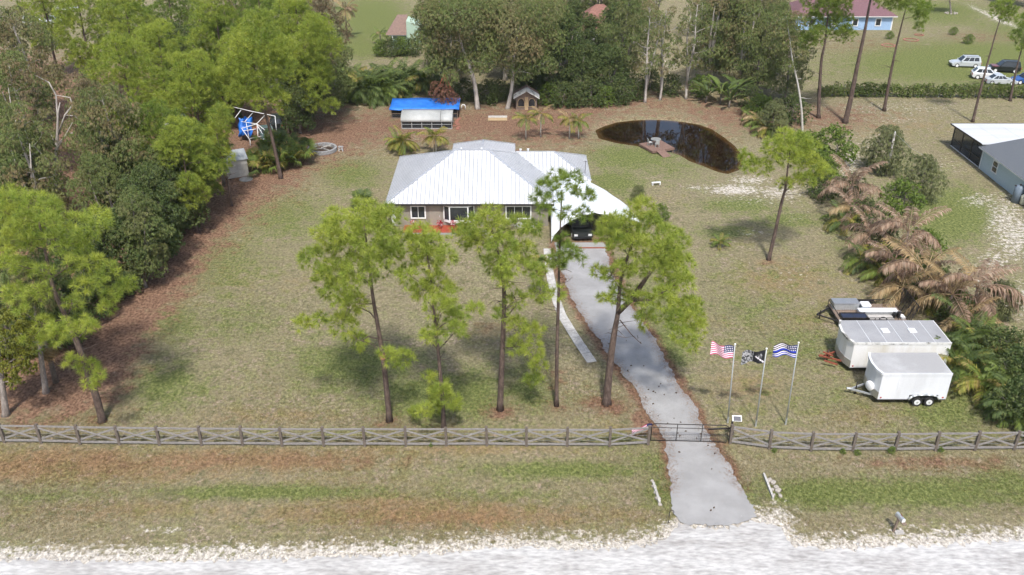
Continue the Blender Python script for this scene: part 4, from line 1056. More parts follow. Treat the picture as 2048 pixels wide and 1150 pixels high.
for i, (x, y, lb) in enumerate([(530, 340, 'saw palmetto clump on the left of the curved pine trunk'), (565, 335, 'saw palmetto clump in the middle behind the curved pine trunk'), (590, 325, 'saw palmetto clump on the right facing the fire ring'), (548, 312, 'saw palmetto clump at the back by the canopy frame')]):
    fan_palm(x, y, lb, 1.5, 60, 1.3, 'ggd', 'palmetto', 'palmetto', 'saw palmettos by the shed', 1.5, 300 + i)
# bare tree with white limbs
b = P(118, 452); Yb = b.y
t = thing('bare_tree', 'bare tree with forked white limbs in the left wood', 'tree', b)
mb = MB(); mb.sm = True
def lp(*pts): return [Q(x, y, Yb) - b for x, y in pts]
for pts, rr in [(((118, 450), (112, 380), (112, 310), (115, 270), (116, 225), (120, 205)), (.22, .2, .17, .15, .1, .04)), (((113, 330), (112, 290), (116, 245), (112, 190), (98, 165), (70, 150)), (.14, .12, .1, .08, .06, .02)), (((116, 270), (130, 230), (145, 210), (140, 195), (110, 190)), (.1, .08, .07, .05, .02)),
                (((114, 290), (135, 268), (150, 265), (155, 272)), (.08, .06, .04, .02)), (((113, 300), (128, 275), (145, 245)), (.08, .05, .02)), (((112, 290), (100, 265)), (.05, .02)), (((130, 230), (150, 232), (162, 245)), (.05, .04, .02))]:
    mb.tube(lp(*pts), list(rr), 6)
mb.build('trunk', 'pale_bark', t)
bl = [(tuple(Q(x, y, Yb + dy) - b), r_) for x, y, r_, dy in [(70, 150, .9, 0), (110, 140, 1.0, .8), (150, 160, 1.0, -.6), (60, 190, .9, .6), (160, 200, .8, .8), (90, 260, .7, 1.2), (75, 275, .8, -.6), (180, 180, 1, .2), (40, 160, 1, 1.0)]]
obj('crown', crown_mesh('crown', bl, 'wispy', 77, [(0.18, 0.14, 0.075), (0.13, 0.12, 0.05), (0.2, 0.15, 0.09)]), t)

# ------------------------------------------------------------------ the back line of trees
BL = 'trees of the back line'
for i, (k, x, y, s, lb) in enumerate([
        ('oliveB', 888, 150, 0.95, 'rusty olive tree right of the green house, at the left end of the back line'), ('oliveA', 905, 170, 0.9, 'olive tree right behind the blue tarp coop'),
        ('oliveB', 1075, 178, 1.0, 'broad olive tree behind the play hut'), ('oliveB', 1010, 160, 1.05, 'tall olive tree behind the two gnarled trunks'), ('darkB', 1120, 185, 1.05, 'dark tree between the play hut and the red roof'), ('oliveC', 1090, 135, 1.1, 'tall tree screening the left of the red roof'),
        ('oliveC', 1240, 175, 1.05, 'leaning olive tree right of the red roof'), ('oliveT', 1290, 205, 1.0, 'pale trunked olive tree behind the pond, left of a pair'), ('oliveT', 1320, 200, 0.95, 'pale trunked olive tree behind the pond, right of a pair'), ('oliveT', 1372, 198, 1.0, 'olive tree behind the right half of the pond'),
        ('oliveB', 1420, 175, 1.0, 'tall grey olive tree above the banana plants'), ('oliveA', 1475, 180, 1.0, 'brown tinged olive tree right of the banana plants'), ('oliveC', 1510, 190, 0.9, 'olive tree at the right end of the back line'), ('darkA', 1165, 190, 0.8, 'dark bushy tree below the red roof'),
        ('darkA', 1215, 195, 0.8, 'dark bushy tree at the left corner of the pond'), ('oliveC', 950, 130, 1.0, 'olive tree hidden behind the gnarled pair'), ('darkB', 1440, 140, 1.1, 'dark tree in the second row above the banana plants'),
        ('oliveC', 1540, 160, 0.9, 'olive tree left of the white snag'), ('brownA', 900, 120, 1.1, 'brown tree behind the coop trees'), ('oliveC', 1570, 205, 0.85, 'wispy olive tree around the white snag'), ('darkA', 1060, 185, 0.7, 'dark bushy tree just left behind the play hut')]):
    at_foot(k, x, y, s, rz=i * 2.1, label=lb, name='broadleaf_tree', cat='tree', group=BL)
# the two gnarled trees with flared grey roots
hero(0, (955, 217), [(952, 185), (945, 150), (930, 110), (915, 60), (905, 10)], [(880, 40, 40), (920, 20, 44), (860, 80, 34), (910, 80, 40), (950, 50, 40), (980, 90, 34), (940, 120, 28), (880, 120, 26), (990, 30, 36), (850, 30, 34), (970, 130, 22), (900, 150, 20)], 4, 0.36, 38,
     'gnarled grey tree with flared roots right of the coops', OLIVE, 'wispy', 'pale_bark', 'broadleaf_tree', 'tree', twig=.09)
hero(0, (1015, 217), [(1022, 185), (1026, 150), (1030, 100), (1040, 50)], [(1040, 60, 40), (1070, 30, 40), (1010, 40, 36), (1060, 100, 34), (1090, 80, 34), (1020, 110, 28), (1100, 30, 34), (1050, 140, 24), (1085, 130, 24)], 4, 0.32, 39,
     'second gnarled grey tree just left of the play hut', OLIVE, 'wispy', 'pale_bark', 'broadleaf_tree', 'tree', twig=.09)
for (x, y) in ((955, 217), (1015, 217)):
    pass
hero(0, (1605, 264), [(1603, 220), (1596, 170), (1585, 120), (1578, 70), (1572, 30)], [(1570, 40, 18), (1585, 80, 16), (1560, 90, 16), (1575, 130, 14), (1600, 110, 12), (1555, 60, 18), (1590, 40, 18)], 2.0, 0.16, 40, 'white barked snag with wispy foliage right of the pond', OLIVE, 'wispy', 'white_trunk', 'bare_tree', 'tree')
# dead hanging bough at the coop
b = P(905, 222)
t = thing('dead_bough', 'broken rust brown bough hanging over the right end of the coops', 'branch', b)
mb = MB(); mb.sm = True; Yb = b.y - .6
for e in ((868, 195), (880, 205), (895, 212), (910, 205), (902, 190), (875, 180), (912, 215)):
    mb.tube([Q(888, 148, Yb) - b, Q((888 + e[0]) / 2 + 2, (148 + e[1]) / 2 - 4, Yb - .3) - b, Q(e[0], e[1], Yb - .8) - b], [.07, .045, .02], 5)
mb.build('limb', 'rust_red', t)
obj('dead_leaves', crown_mesh('dead_leaves', [(tuple(Q(x, y, Yb - dy) - b), .75) for x, y, dy in ((868, 185, .4), (878, 196, .9), (890, 203, .6), (902, 207, 1.0), (908, 196, .4), (885, 178, .6), (898, 185, .8), (872, 172, .3))], 'wispy', 81, [(0.24, 0.12, 0.075), (0.19, 0.10, 0.06), (0.28, 0.15, 0.1)]), t)
ARL = ['leftmost areca palm of the front hedge row behind the yard', 'second areca palm of the front hedge row from the wood', 'third areca palm of the front hedge row from the wood', 'areca palm of the front hedge row in its middle', 'areca palm of the front hedge row, second from the blue pen', 'areca palm of the front hedge row right beside the blue pen',
       'back row areca palm nearest the wood', 'back row areca palm in the middle of the hedge', 'back row areca palm right of the middle of the hedge', 'areca palm behind the left corner of the blue pen', 'areca palm behind the left half of the blue pen', 'areca palm behind the middle of the blue pen', 'areca palm behind the right half of the blue pen']
SHL = ['dark shrub between the blue pen and the gnarled grey tree', 'dark shrub between the two gnarled grey trees', 'dark shrub touching the second gnarled trunk', 'light green shrub right behind the play hut', 'dark shrub second right of the play hut', 'dark shrub third right of the play hut', 'dark shrub half way between hut and pond', 'small green shrub at the left tip of the pond',
       'dark shrub behind the left bank of the pond', 'dark shrub left of the pale trunked pair', 'dark shrub right of the pale trunked pair', 'green shrub left of the banana plants', 'dark shrub behind the right end of the blue pen', 'dark shrub behind the pale trunked pair', 'dark shrub right of the banana plants', 'green shrub at the right end of the back line']
# areca hedge left of the coops and shrubs under the back line
for i, (x, y) in enumerate([(692, 196), (708, 200), (724, 198), (740, 200), (756, 199), (772, 201), (700, 178), (730, 180), (762, 180), (788, 190), (805, 180), (830, 178), (852, 182)]):
    palm(x, y, ARL[i], 1.2, 4.0, 14, 'dddg' if i % 3 else 'ddgy', name='areca_palm', group='areca hedge left of the coops', tr=0.05, stems=2, spread=0.8, seed=400 + i, at_top=False)
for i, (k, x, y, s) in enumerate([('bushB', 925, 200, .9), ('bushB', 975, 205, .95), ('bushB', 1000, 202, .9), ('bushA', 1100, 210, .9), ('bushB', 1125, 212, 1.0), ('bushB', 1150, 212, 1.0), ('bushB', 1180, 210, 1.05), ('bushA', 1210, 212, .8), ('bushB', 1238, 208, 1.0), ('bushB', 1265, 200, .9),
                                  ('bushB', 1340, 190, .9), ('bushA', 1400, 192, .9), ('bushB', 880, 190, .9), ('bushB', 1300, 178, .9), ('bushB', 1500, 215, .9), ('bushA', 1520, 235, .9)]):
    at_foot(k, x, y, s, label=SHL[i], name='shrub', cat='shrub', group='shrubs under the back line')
for i, (x, y, s, lb) in enumerate([(1440, 208, 1.15, 'tall banana plant with broad upright leaves by the pond'), (1412, 205, .85, 'smaller banana plant left of the tall one'), (1470, 200, 1.0, 'banana plant with yellowing leaves right of the tall one'), (1458, 215, .8, 'short banana plant in front of the others')]):
    paddle_plant(x, y, lb, 10, s, 'banana plants by the pond', 500 + i)
for i, (x, y, lb) in enumerate([(1508, 220, 'yellow green areca clump right of the banana plants'), (1520, 242, 'areca clump with tan fronds at the pond end'), (1540, 258, 'small areca clump near the white snag')]):
    palm(x, y, lb, 0.7, 2.4, 13, 'gygt', name='areca_palm', tr=0.05, stems=2, spread=0.6, seed=520 + i, group='areca clumps at the pond end')
# small wind burnt palms round the house
for i, (x, y, th, L, mix, lb, st) in enumerate([
        (800, 283, 1.4, 2.2, 'gyyg', 'bushy yellow green palm left of the pair behind the house', 3), (868, 268, 2.2, 2.1, 'gyty', 'bushy palm with tan fronds in front of the grey coop', 2),
        (1052, 238, 2.6, 1.9, 'gyt', 'thin white trunked palm with tan skirt, left of three', 1), (1082, 228, 3.0, 1.8, 'gyt', 'thin white trunked palm beside the play hut', 1), (1140, 240, 2.4, 1.9, 'gyt', 'small palm left of the pond with browning top', 1), (1158, 243, 2.2, 1.9, 'gyt', 'small palm nearest the pond left corner', 1)]):
    palm(x, y, lb, th, L, 11, mix, name='palm_tree', group='small palms behind the house', bark='white_trunk', tr=0.07, stems=st, spread=0.5, seed=540 + i)
fan_palm(1082, 606, 'small shaggy fan palm beside the white slab path', 3.6, 16, 0.8, 'g', dead=10, seed=9)
fan_palm(724, 415, 'low fan palm at the left front corner of the house', 0.5, 20, 1.0, 'd', seed=10)
for i, (x, y, s, lb) in enumerate([(1275, 402, .36, 'sparse yellowish shrub behind the canopy'), (1322, 440, .5, 'small dark green shrub right of the canopy')]):
    at_foot('bushA' if i else 'bushC', x, y, s, label=lb, name='shrub', cat='shrub')
# ------------------------------------------------------------------ building helpers
def clip(poly, n, d):
    """keep the side where n.p >= d"""
    out = []
    for i in range(len(poly)):
        a, b_ = poly[i], poly[(i + 1) % len(poly)]
        da, db = n.dot(a) - d, n.dot(b_) - d
        if da >= 0: out.append(a)
        if (da >= 0) != (db >= 0): out.append(a.lerp(b_, da / (da - db)))
    return out
def roof_face(parent, pts, eave, width, mat, th=0.04, rib=0.06, name='roof_panel', gap=0.006):
    """cut a roof slope into standing seam sheets, each its own part"""
    pts = [Vector(p) for p in pts]; e = Vector(eave).normalized()
    nv = (pts[1] - pts[0]).cross(pts[2] - pts[0]).normalized()
    if nv.z < 0: nv = -nv
    lo, hi = min(e.dot(p) for p in pts), max(e.dot(p) for p in pts)
    n = max(1, round((hi - lo) / width)); w = (hi - lo) / n
    up = nv.cross(e).normalized()
    if up.z < 0: up = -up
    for i in range(n):
        q = clip(clip(pts, e, lo + i * w + gap), -e, -(lo + (i + 1) * w - gap))
        if len(q) < 3: continue
        mb = MB()
        if (q[1] - q[0]).cross(q[2] - q[0]).dot(nv) < 0: q = q[::-1]
        mb.extrude_poly(q, nv * th)
        if rib:
            m0 = lo + i * w + gap + rib * 0.5
            cut = []
            for k in range(len(q)):
                a, b_ = q[k], q[(k + 1) % len(q)]
                da, db = e.dot(a) - m0, e.dot(b_) - m0
                if (da >= 0) != (db >= 0): cut.append(a.lerp(b_, da / (da - db)))
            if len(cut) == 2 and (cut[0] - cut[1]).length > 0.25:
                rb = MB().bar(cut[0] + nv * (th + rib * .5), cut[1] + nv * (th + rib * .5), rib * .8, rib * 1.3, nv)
                mb.use(mat); mb.m = [0] * len(mb.f); mb.use('seam_shadow_metal'); mb.add(rb.v, rb.f)
        mb.build(name, mat, parent)
def hip(parent, x0, x1, y0, y1, ze, slope, mat, width=0.42, axis='x', ends=(True, True), **kw):
    """hip roof; returns ridge ends"""
    if axis == 'x':
        h = (y1 - y0) / 2; zr = ze + h * slope; ym = (y0 + y1) / 2
        a = x0 + h if ends[0] else x0; c = x1 - h if ends[1] else x1
        roof_face(parent, [(x0, y0, ze), (x1, y0, ze), (c, ym, zr), (a, ym, zr)], (1, 0, 0), width, mat, **kw)
        roof_face(parent, [(x1, y1, ze), (x0, y1, ze), (a, ym, zr), (c, ym, zr)], (1, 0, 0), width, mat, **kw)
        if ends[0]: roof_face(parent, [(x0, y1, ze), (x0, y0, ze), (a, ym, zr)], (0, 1, 0), width, mat, **kw)
        if ends[1]: roof_face(parent, [(x1, y0, ze), (x1, y1, ze), (c, ym, zr)], (0, 1, 0), width, mat, **kw)
        return Vector((a, ym, zr)), Vector((c, ym, zr))
    h = (x1 - x0) / 2; zr = ze + h * slope; xm = (x0 + x1) / 2
    a = y0 + h if ends[0] else y0; c = y1 - h if ends[1] else y1
    roof_face(parent, [(x0, y1, ze), (x0, y0, ze), (xm, a, zr), (xm, c, zr)], (0, 1, 0), width, mat, **kw)
    roof_face(parent, [(x1, y0, ze), (x1, y1, ze), (xm, c, zr), (xm, a, zr)], (0, 1, 0), width, mat, **kw)
    if ends[0]: roof_face(parent, [(x0, y0, ze), (x1, y0, ze), (xm, a, zr)], (1, 0, 0), width, mat, **kw)
    if ends[1]: roof_face(parent, [(x1, y1, ze), (x0, y1, ze), (xm, c, zr)], (1, 0, 0), width, mat, **kw)
    return Vector((xm, a, zr)), Vector((xm, c, zr))
def window(parent, x0, x1, z0, z1, y, frame='white_paint', mull=1, fw=0.12, side=-1):
    """window in a wall facing -Y (side -1)"""
    mb = MB(); d = 0.09 * side
    ya, yb = sorted((y, y + d))
    mb.box(x0, x0 + fw, ya, yb, z0, z1).box(x1 - fw, x1, ya, yb, z0, z1).box(x0 + fw, x1 - fw, ya, yb, z0, z0 + fw).box(x0 + fw, x1 - fw, ya, yb, z1 - fw, z1)
    w = mb.build('window', frame, parent)
    n = mull + 1; pw_ = (x1 - x0 - 2 * fw) / n
    for i in range(n):
        a = x0 + fw + i * pw_ + 0.02; c = a + pw_ - 0.04
        MB().box(a, c, *sorted((y, y + d * .45)), z0 + fw + .005, z1 - fw - .005).build('pane', 'dark_glass', w)
    mb = MB(); zm = (z0 + z1) / 2
    for i in range(1, n):
        mb.box(x0 + fw + i * pw_ - .025, x0 + fw + i * pw_ + .025, *sorted((y, y + d * .7)), z0 + fw, z1 - fw)
    if mull: mb.build('mullion', frame, w)
    return w
def window_x(parent, y0, y1, z0, z1, x, frame='white_paint', fw=0.1):
    """window in a wall facing -X"""
    mb = MB(); xa, xb = x - .08, x
    mb.box(xa, xb, y0, y0 + fw, z0, z1).box(xa, xb, y1 - fw, y1, z0, z1).box(xa, xb, y0 + fw, y1 - fw, z0, z0 + fw).box(xa, xb, y0 + fw, y1 - fw, z1 - fw, z1).box(xa + .01, xb, y0 + fw, y1 - fw, (z0 + z1) / 2 - .03, (z0 + z1) / 2 + .03)
    w = mb.build('window', frame, parent)
    for a, c in ((z0 + fw, (z0 + z1) / 2 - .035), ((z0 + z1) / 2 + .035, z1 - fw)):
        MB().box(xb - .035, xb, y0 + fw + .01, y1 - fw - .01, a, c).build('pane', 'dark_glass', w)

# ------------------------------------------------------------------ the main house
house = thing('house', 'taupe bungalow with a standing seam metal hip roof in the middle of the lot', 'house', (0, 0, 0))
MX0, MX1, MY0, MY1, ZE, SL = -12.3, 4.1, 80.6, 93.7, 2.6, 0.475
mb = MB(); ov = 0.55
mb.box(MX0 + ov, MX1 - ov, MY0 + ov, MY1 - ov, 0, ZE).box(0.4, 8.15 - ov, 86.7 + ov, 94.1 - ov, 0, ZE - .01).box(-6.1, -0.2, 93.0, 97.4, 0, ZE - .02)
mb.build('wall', 'wall_taupe', house)
roof = MB(); roof.box(MX0 + .03, MX1 - .03, MY0 + .03, MY1 - .03, ZE - .14, ZE - .01).box(0.5, 8.12, 86.73, 94.07, ZE - .15, ZE - .02).box(-6.62, .3, 93.5, 97.87, ZE - .16, ZE - .03)
roof = roof.build('roof', 'white_paint', house)
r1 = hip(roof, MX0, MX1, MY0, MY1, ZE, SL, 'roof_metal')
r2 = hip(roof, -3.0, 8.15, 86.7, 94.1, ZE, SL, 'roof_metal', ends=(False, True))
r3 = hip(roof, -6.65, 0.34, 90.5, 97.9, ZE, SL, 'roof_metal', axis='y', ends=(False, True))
def caps(a, b_, w=0.16):
    MB().bar(Vector(a) + Vector((0, 0, .09)), Vector(b_) + Vector((0, 0, .09)), w, 0.05).build('ridge_cap', 'roof_metal', roof)
for a, b_ in [(r1[0], r1[1]), ((MX0, MY0, ZE), r1[0]), ((MX0, MY1, ZE), r1[0]), ((MX1, MY0, ZE), r1[1]), ((MX1, MY1, ZE), r1[1]), ((0.4, r2[1].y, r2[1].z), r2[1]), ((8.15, 86.7, ZE), r2[1]), ((8.15, 94.1, ZE), r2[1]), ((r3[1].x, 93, r3[1].z), r3[1]), ((-6.65, 97.9, ZE), r3[1]), ((.34, 97.9, ZE), r3[1])]:
    caps(a, b_)
for x, y, z in ((-5.2, 87.6, 5.5), (-3.1, 87.6, 5.5), (1.7, 90.7, 4.3), (.9, 90.8, 4.25)):
    mb = MB(); mb.tube([(x, y, z - .1), (x, y, z + .3)], .09, 8).disc_cyl((x, y, z + .3), (0, 0, 1), .14, .06, 8); mb.build('vent_pipe', 'white_paint', roof)
MB().tube([(-9.8, 88.6, 3.6), (-9.8, 88.6, 4.2)], .04, 6).build('vent_pipe', 'galv_steel', roof)
mb = MB(); mb.tube([(7.6, 88.0, 2.7), (7.6, 88.0, 4.3)], .025, 6).tube([(7.4, 88, 4.2), (7.8, 88, 4.2)], .02, 5); mb.build('antenna', 'black_steel', roof)
FW = MY0 + ov
mb = MB(); mb.box(MX0, MX1, MY0 - .045, MY0 - .005, ZE - .16, ZE + .02).build('gutter', 'black_steel', roof)
window(house, -9.95, -8.45, 0.85, 2.25, FW)
window(house, -0.65, 1.9, 0.8, 2.25, FW, mull=2)
# bay window with three lights and a white apron
bay = MB(); y0 = FW - .45
bay.extrude_poly([(-6.7, FW, .55), (-6.1, y0, .55), (-4.3, y0, .55), (-3.7, FW, .55)], (0, 0, .28))
bay.extrude_poly([(-6.7, FW, 2.2), (-6.1, y0, 2.2), (-4.3, y0, 2.2), (-3.7, FW, 2.2)], (0, 0, .12))
for x, y in ((-6.66, FW - .06), (-6.1, y0 + .05), (-4.3, y0 + .05), (-3.74, FW - .06)):
    bay.box(x - .06, x + .06, y - .05, y + .05, .83, 2.2)
bay = bay.build('bay_window', 'white_paint', house)
for a, c in (((-6.62, FW - .1), (-6.14, y0 + .08)), ((-6.04, y0 + .06), (-4.36, y0 + .06)), ((-4.26, y0 + .08), (-3.78, FW - .1))):
    MB().bar((a[0], a[1], 1.515), (c[0], c[1], 1.515), 0.03, 1.36).build('pane', 'dark_glass', bay)
MB().box(-3.35, -3.23, FW - .06, FW, .1, 2.25).box(-3.1, -2.5, FW - .05, FW, .6, 2.2).build('shutter', 'lumber', house)
d = MB().box(-8.1, -7.0, FW - .06, FW, 0.12, 2.2).build('door', 'door_taupe', house)
MB().box(-7.15, -7.08, FW - .12, FW - .06, 1.05, 1.2).build('handle', 'galv_steel', d)
mb = MB()
for k, z in enumerate((0.1, 0.62, 1.14, 1.66)):
    mb.box(MX0 + ov - .04 - (.05 if k % 2 else 0), MX0 + ov + (.34 if k % 2 else .24), FW - .06, FW + .3, z + .02, z + .5)
mb.build('corner_quoin', 'white_paint', house)
for i in range(9):
    MB().box(-10.6 + i * .62, -10.6 + i * .62 + .605, FW - 1.75, FW - .02, 0.02, .14).build('porch_plank', 'red_deck', house)
MB().box(-10.65, -4.98, FW - 1.95, FW - 1.77, 0, .12).build('porch_step', 'block_grey', house)
for i, (x, dy, lb) in enumerate([(-9.6, .75, 'red and white potted flowers left under the small window'), (-7.05, .8, 'red and white potted flowers in the middle of the porch'), (-5.75, .85, 'red and white potted flowers right before the bay window')]):
    t = thing('flower_pot', lb, 'flower pot', (x, FW - dy, .14), 0, 'flower pots on the red porch')
    MB().tube([(0, 0, 0), (0, 0, .3)], [.13, .18], 10).build('pot', 'red_deck', t)
    r = np.random.default_rng(i); n = 60
    c = np.array([0, 0, .58]) + nrm(r.normal(size=(n, 3))) * .26 * r.random((n, 1)) ** .4
    V, F, T = tufts(c, nrm(r.normal(size=(n, 3)) + [0, 0, .4]), 5, .14, .05, .7, np.where(r.random((n, 1)) < .6, np.array([[.42, .02, .04]]), np.array([[.7, .55, .55]])), 0, .1, r)
    obj('flowers', np_mesh('flowers', V, F, 'leaves', T), t)
# low white picket rail and loose white slab in front
t = thing('picket_rail', 'low white picket rail in front of the right window', 'fence', P(1030, 456))
for i in range(12):
    MB().box(i * .18, i * .18 + .09, -.02, .02, 0, .62).build('picket', 'white_paint', t)
MB().box(-.05, 2.2, .021, .05, .15, .23).box(-.05, 2.2, .021, .05, .42, .5).build('rail', 'white_paint', t)
a, b_ = P(970, 463), P(993, 482)
tag(MB().bar(a + Vector((0, 0, .04)), b_ + Vector((0, 0, .04)), .55, .07).build('paving_stone', 'slab_concrete'), 'white slab lying on the lawn before the house', 'slab')

# ------------------------------------------------------------------ white canopy garage
cn = thing('canopy_shelter', 'white fabric canopy shelter with a rounded right edge beside the house', 'canopy', (0, 0, 0))
def sec(xl, xr, y, ze, zr, n=7):
    xm = xl + (xr - xl) * .48
    pts = [(xl, y, 0.25), (xl, y, ze - .25), (xl + .25, y, ze)]
    pts += [(xl + .25 + (xm - xl - .25) * k / 3, y, ze + (zr - ze) * k / 3 - .05 * math.sin(math.pi * k / 3)) for k in (1, 2)] + [(xm, y, zr)]
    pts += [(xm + (xr - .5 - xm) * k / 3, y, zr + (ze - zr) * k / 3 - .05 * math.sin(math.pi * k / 3)) for k in (1, 2)] + [(xr - .5, y, ze), (xr - .12, y, ze - .22), (xr, y, ze - .6), (xr + .02, y, ze - 1.0)]
    return pts
S = []
for k in range(9):
    f = k / 8
    S.append(sec(3.72 + .25 * f, 12.15 - 4.1 * f ** 1.7, 77.2 + 10.2 * f, 2.4 + .05 * math.sin(f * 18) + .1 * f, 3.2 + .06 * math.cos(f * 18)))
mb = MB(); mb.sm = True
n = len(S[0]); vs = sum(S, []); fs = []
for k in range(8):
    for i in range(n - 1):
        fs.append((k * n + i, k * n + i + 1, (k + 1) * n + i + 1, (k + 1) * n + i))
mb.add(vs, fs)
cov = mb.build('cover', 'canopy_fabric', cn)
sol = cov.modifiers.new('solid', 'SOLIDIFY'); sol.thickness = 0.03
for k in (0, 3, 6):
    mb = MB(); mb.sm = True
    q = [Vector(p) - Vector((0, 0, .06)) for p in S[k]]; q[0].z = 0; e = q[-1].copy(); e.z = 0
    mb.tube([p + Vector((.05 if p.x < 6 else -.05, 0.03 if k == 0 else 0, 0)) for p in q + [e]], .03, 6); mb.build('hoop', 'galv_steel', cn)
mb = MB(); mb.poly([(S[0][i][0], 77.22, S[0][i][2]) for i in (5, 6, 7, 8)] + [(10.2, 77.22, 2.3), (8.4, 77.22, 2.75)]).build('front_valance', 'black_vinyl', cn)
MB().extrude_poly([(3.73, 77.16, .25), (4.0, 77.16, .9), (4.6, 77.16, 1.7), (5.5, 77.16, 2.4), (6.6, 77.16, 2.9), (7.6, 77.16, 3.17), (S[0][4][0], 77.16, S[0][4][2]), (S[0][3][0], 77.16, S[0][3][2]), (S[0][2][0], 77.16, S[0][2][2]), (3.73, 77.16, 2.15)], (0, .02, 0)).build('front_panel', 'canopy_fabric', cn)
# ------------------------------------------------------------------ vehicles
def car(label, paint_, p, rz, L=4.4, Wd=1.75, H=1.65, kind='suv', group=None, name='parked_car', hood=None):
    """x forward"""
    t = thing(name, label, 'car', (p[0], p[1], 0), rz, group)
    w = Wd / 2; h1 = 0.95 if kind != 'sedan' else 0.88; hl, hb = L / 2, 0.28
    prof = [(-hl, .42), (-hl + .05, h1 - .02), (-hl * .5, h1), (hl * .42, h1), (hl * .86, h1 - .12), (hl, h1 - .32), (hl, .4), (hl - .15, hb), (-hl + .15, hb)]
    mb = MB()
    secs = [(-w, .0), (-w + .0, 0), (w, 0)]
    ring = lambda y, s: [(x * s, y, hb + (z - hb) * (1 if s == 1 else .97)) for x, z in prof]
    rows = [ring(-w + .0, .965), ring(-w + .12, 1), ring(w - .12, 1), ring(w, .965)]
    n = len(prof); vs = sum(rows, []); fs = [list(range(n)), list(range(4 * n - 1, 3 * n - 1, -1))]
    for k in range(3):
        for i in range(n):
            fs.append((k * n + i, k * n + n + i, k * n + n + (i + 1) % n, k * n + (i + 1) % n))
    mb.add(vs, fs)
    mb.build('body', paint_, t)
    if hood: MB().box(hl * .42, hl * .84, -w + .14, w - .14, h1 - .06, h1 + .012).build('hood', hood, t)
    if kind == 'suv': b0, b1, t0, t1 = -hl + .06, hl * .44, -hl + .3, hl * .12
    elif kind == 'hatch': b0, b1, t0, t1 = -hl + .08, hl * .46, -hl + .75, hl * .1
    else: b0, b1, t0, t1 = -hl * .72, hl * .42, -hl * .38, hl * .08
    ins = .17
    cb = [(b0, -w + .05, h1 - .02), (b1, -w + .05, h1 - .02), (b1, w - .05, h1 - .02), (b0, w - .05, h1 - .02), (t0, -w + ins + .05, H), (t1, -w + ins + .05, H), (t1, w - ins - .05, H), (t0, w - ins - .05, H)]
    MB().add(cb, [(4, 5, 6, 7), (0, 1, 5, 4), (1, 2, 6, 5), (2, 3, 7, 6), (3, 0, 4, 7)]).build('cabin', paint_, t)
    V3 = [Vector(v) for v in cb]
    def glass(a, b_, c, d_, u0, u1, v0, v1, nm):
        f = lambda u, v: (a.lerp(b_, u)).lerp(d_.lerp(c, u), v)
        q = [f(u0, v0), f(u1, v0), f(u1, v1), f(u0, v1)]
        nn = (q[1] - q[0]).cross(q[2] - q[0]).normalized() * .012
        MB().extrude_poly([x + nn * .1 for x in q], nn).build(nm, 'dark_glass', t)
    glass(V3[1], V3[2], V3[6], V3[5], .08, .92, .1, .92, 'windshield'); glass(V3[3], V3[0], V3[4], V3[7], .08, .92, .15, .88, 'rear_window')
    for sg in (0, 1):
        a, b_, c, d_ = (V3[0], V3[1], V3[5], V3[4]) if sg == 0 else (V3[2], V3[3], V3[7], V3[6])
        for u0, u1 in ((.1, .36), (.39, .64), (.67, .93)):
            if sg: u0, u1 = 1 - u1, 1 - u0
            glass(a, b_, c, d_, u0, u1, .16, .88, 'side_window')
    for x in (-hl * .62, hl * .63):
        for sg in (-1, 1):
            mb = MB(); mb.sm = False; mb.disc_cyl((0, 0, 0), (0, 1, 0), .34, .22, 18)
            wh = mb.build('wheel', 'rubber', t, (x, sg * (w - .1), .34))
            MB().disc_cyl((0, sg * .105, 0), (0, 1, 0), .22, .04, 12).build('rim', 'rim_white', wh)
    for sg in (-1, 1):
        MB().box(hl - .16, hl + .015, sg * (w - .3) - .17, sg * (w - .3) + .17, h1 - .36, h1 - .22).build('headlight', 'lamp_clear', t)
        MB().box(-hl - .012, -hl + .1, sg * (w - .2) - .09, sg * (w - .2) + .09, h1 - .36, h1 - .06).build('taillight', 'lamp_red', t)
        MB().box(hl * .36, hl * .42, sg * (w + .08) - .08, sg * (w + .08) + .08, h1 + .02, h1 + .14).build('mirror', paint_, t)
    MB().box(-hl - .02, -hl + .05, -w + .1, w - .1, hb + .04, hb + .2).box(hl - .05, hl + .02, -w + .1, w - .1, hb + .04, hb + .2).build('bumper', 'black_vinyl', t)
    if kind == 'suv':
        MB().box(t0 + .1, t1 - .1, -w + .3, -w + .34, H, H + .05).box(t0 + .1, t1 - .1, w - .34, w - .3, H, H + .05).build('roof_rack', 'black_steel', t)
    return t
G = 'cars parked on the field behind the hedge'
car('silver boxy suv parked alone on the left, facing left', 'paint_silver', P(1928, 133), R(174), 4.45, 1.8, 1.7, 'suv', G)
car('white hatchback parked with its tail to the left', 'paint_white', P(1972, 157), R(-16), 4.4, 1.8, 1.62, 'hatch', G)
car('black suv with a rust red hood behind the white car', 'paint_black', P(2006, 143), R(170), 4.5, 1.8, 1.7, 'suv', G, hood='paint_red')
car('pale silver sedan half hidden by the hedge', 'paint_silver', P(1999, 168), R(-8), 4.5, 1.75, 1.42, 'sedan', G)
car('blue car cut by the right edge of the picture', 'paint_blue', P(2050, 166), R(185), 4.3, 1.75, 1.45, 'sedan', G)
car('black pickup sized car inside the white canopy, front out', 'paint_black', (6.6, 79.9), R(-86), 4.6, 1.95, 1.75, 'suv')
car('black covered car behind the pine trunk next to the pipe frame', 'paint_black', P(556, 252), R(100), 4.4, 1.8, 1.6, 'suv')
car('dark green car under the white pipe frame', 'paint_teal', P(535, 276), R(-70), 4.4, 1.75, 1.45, 'sedan')

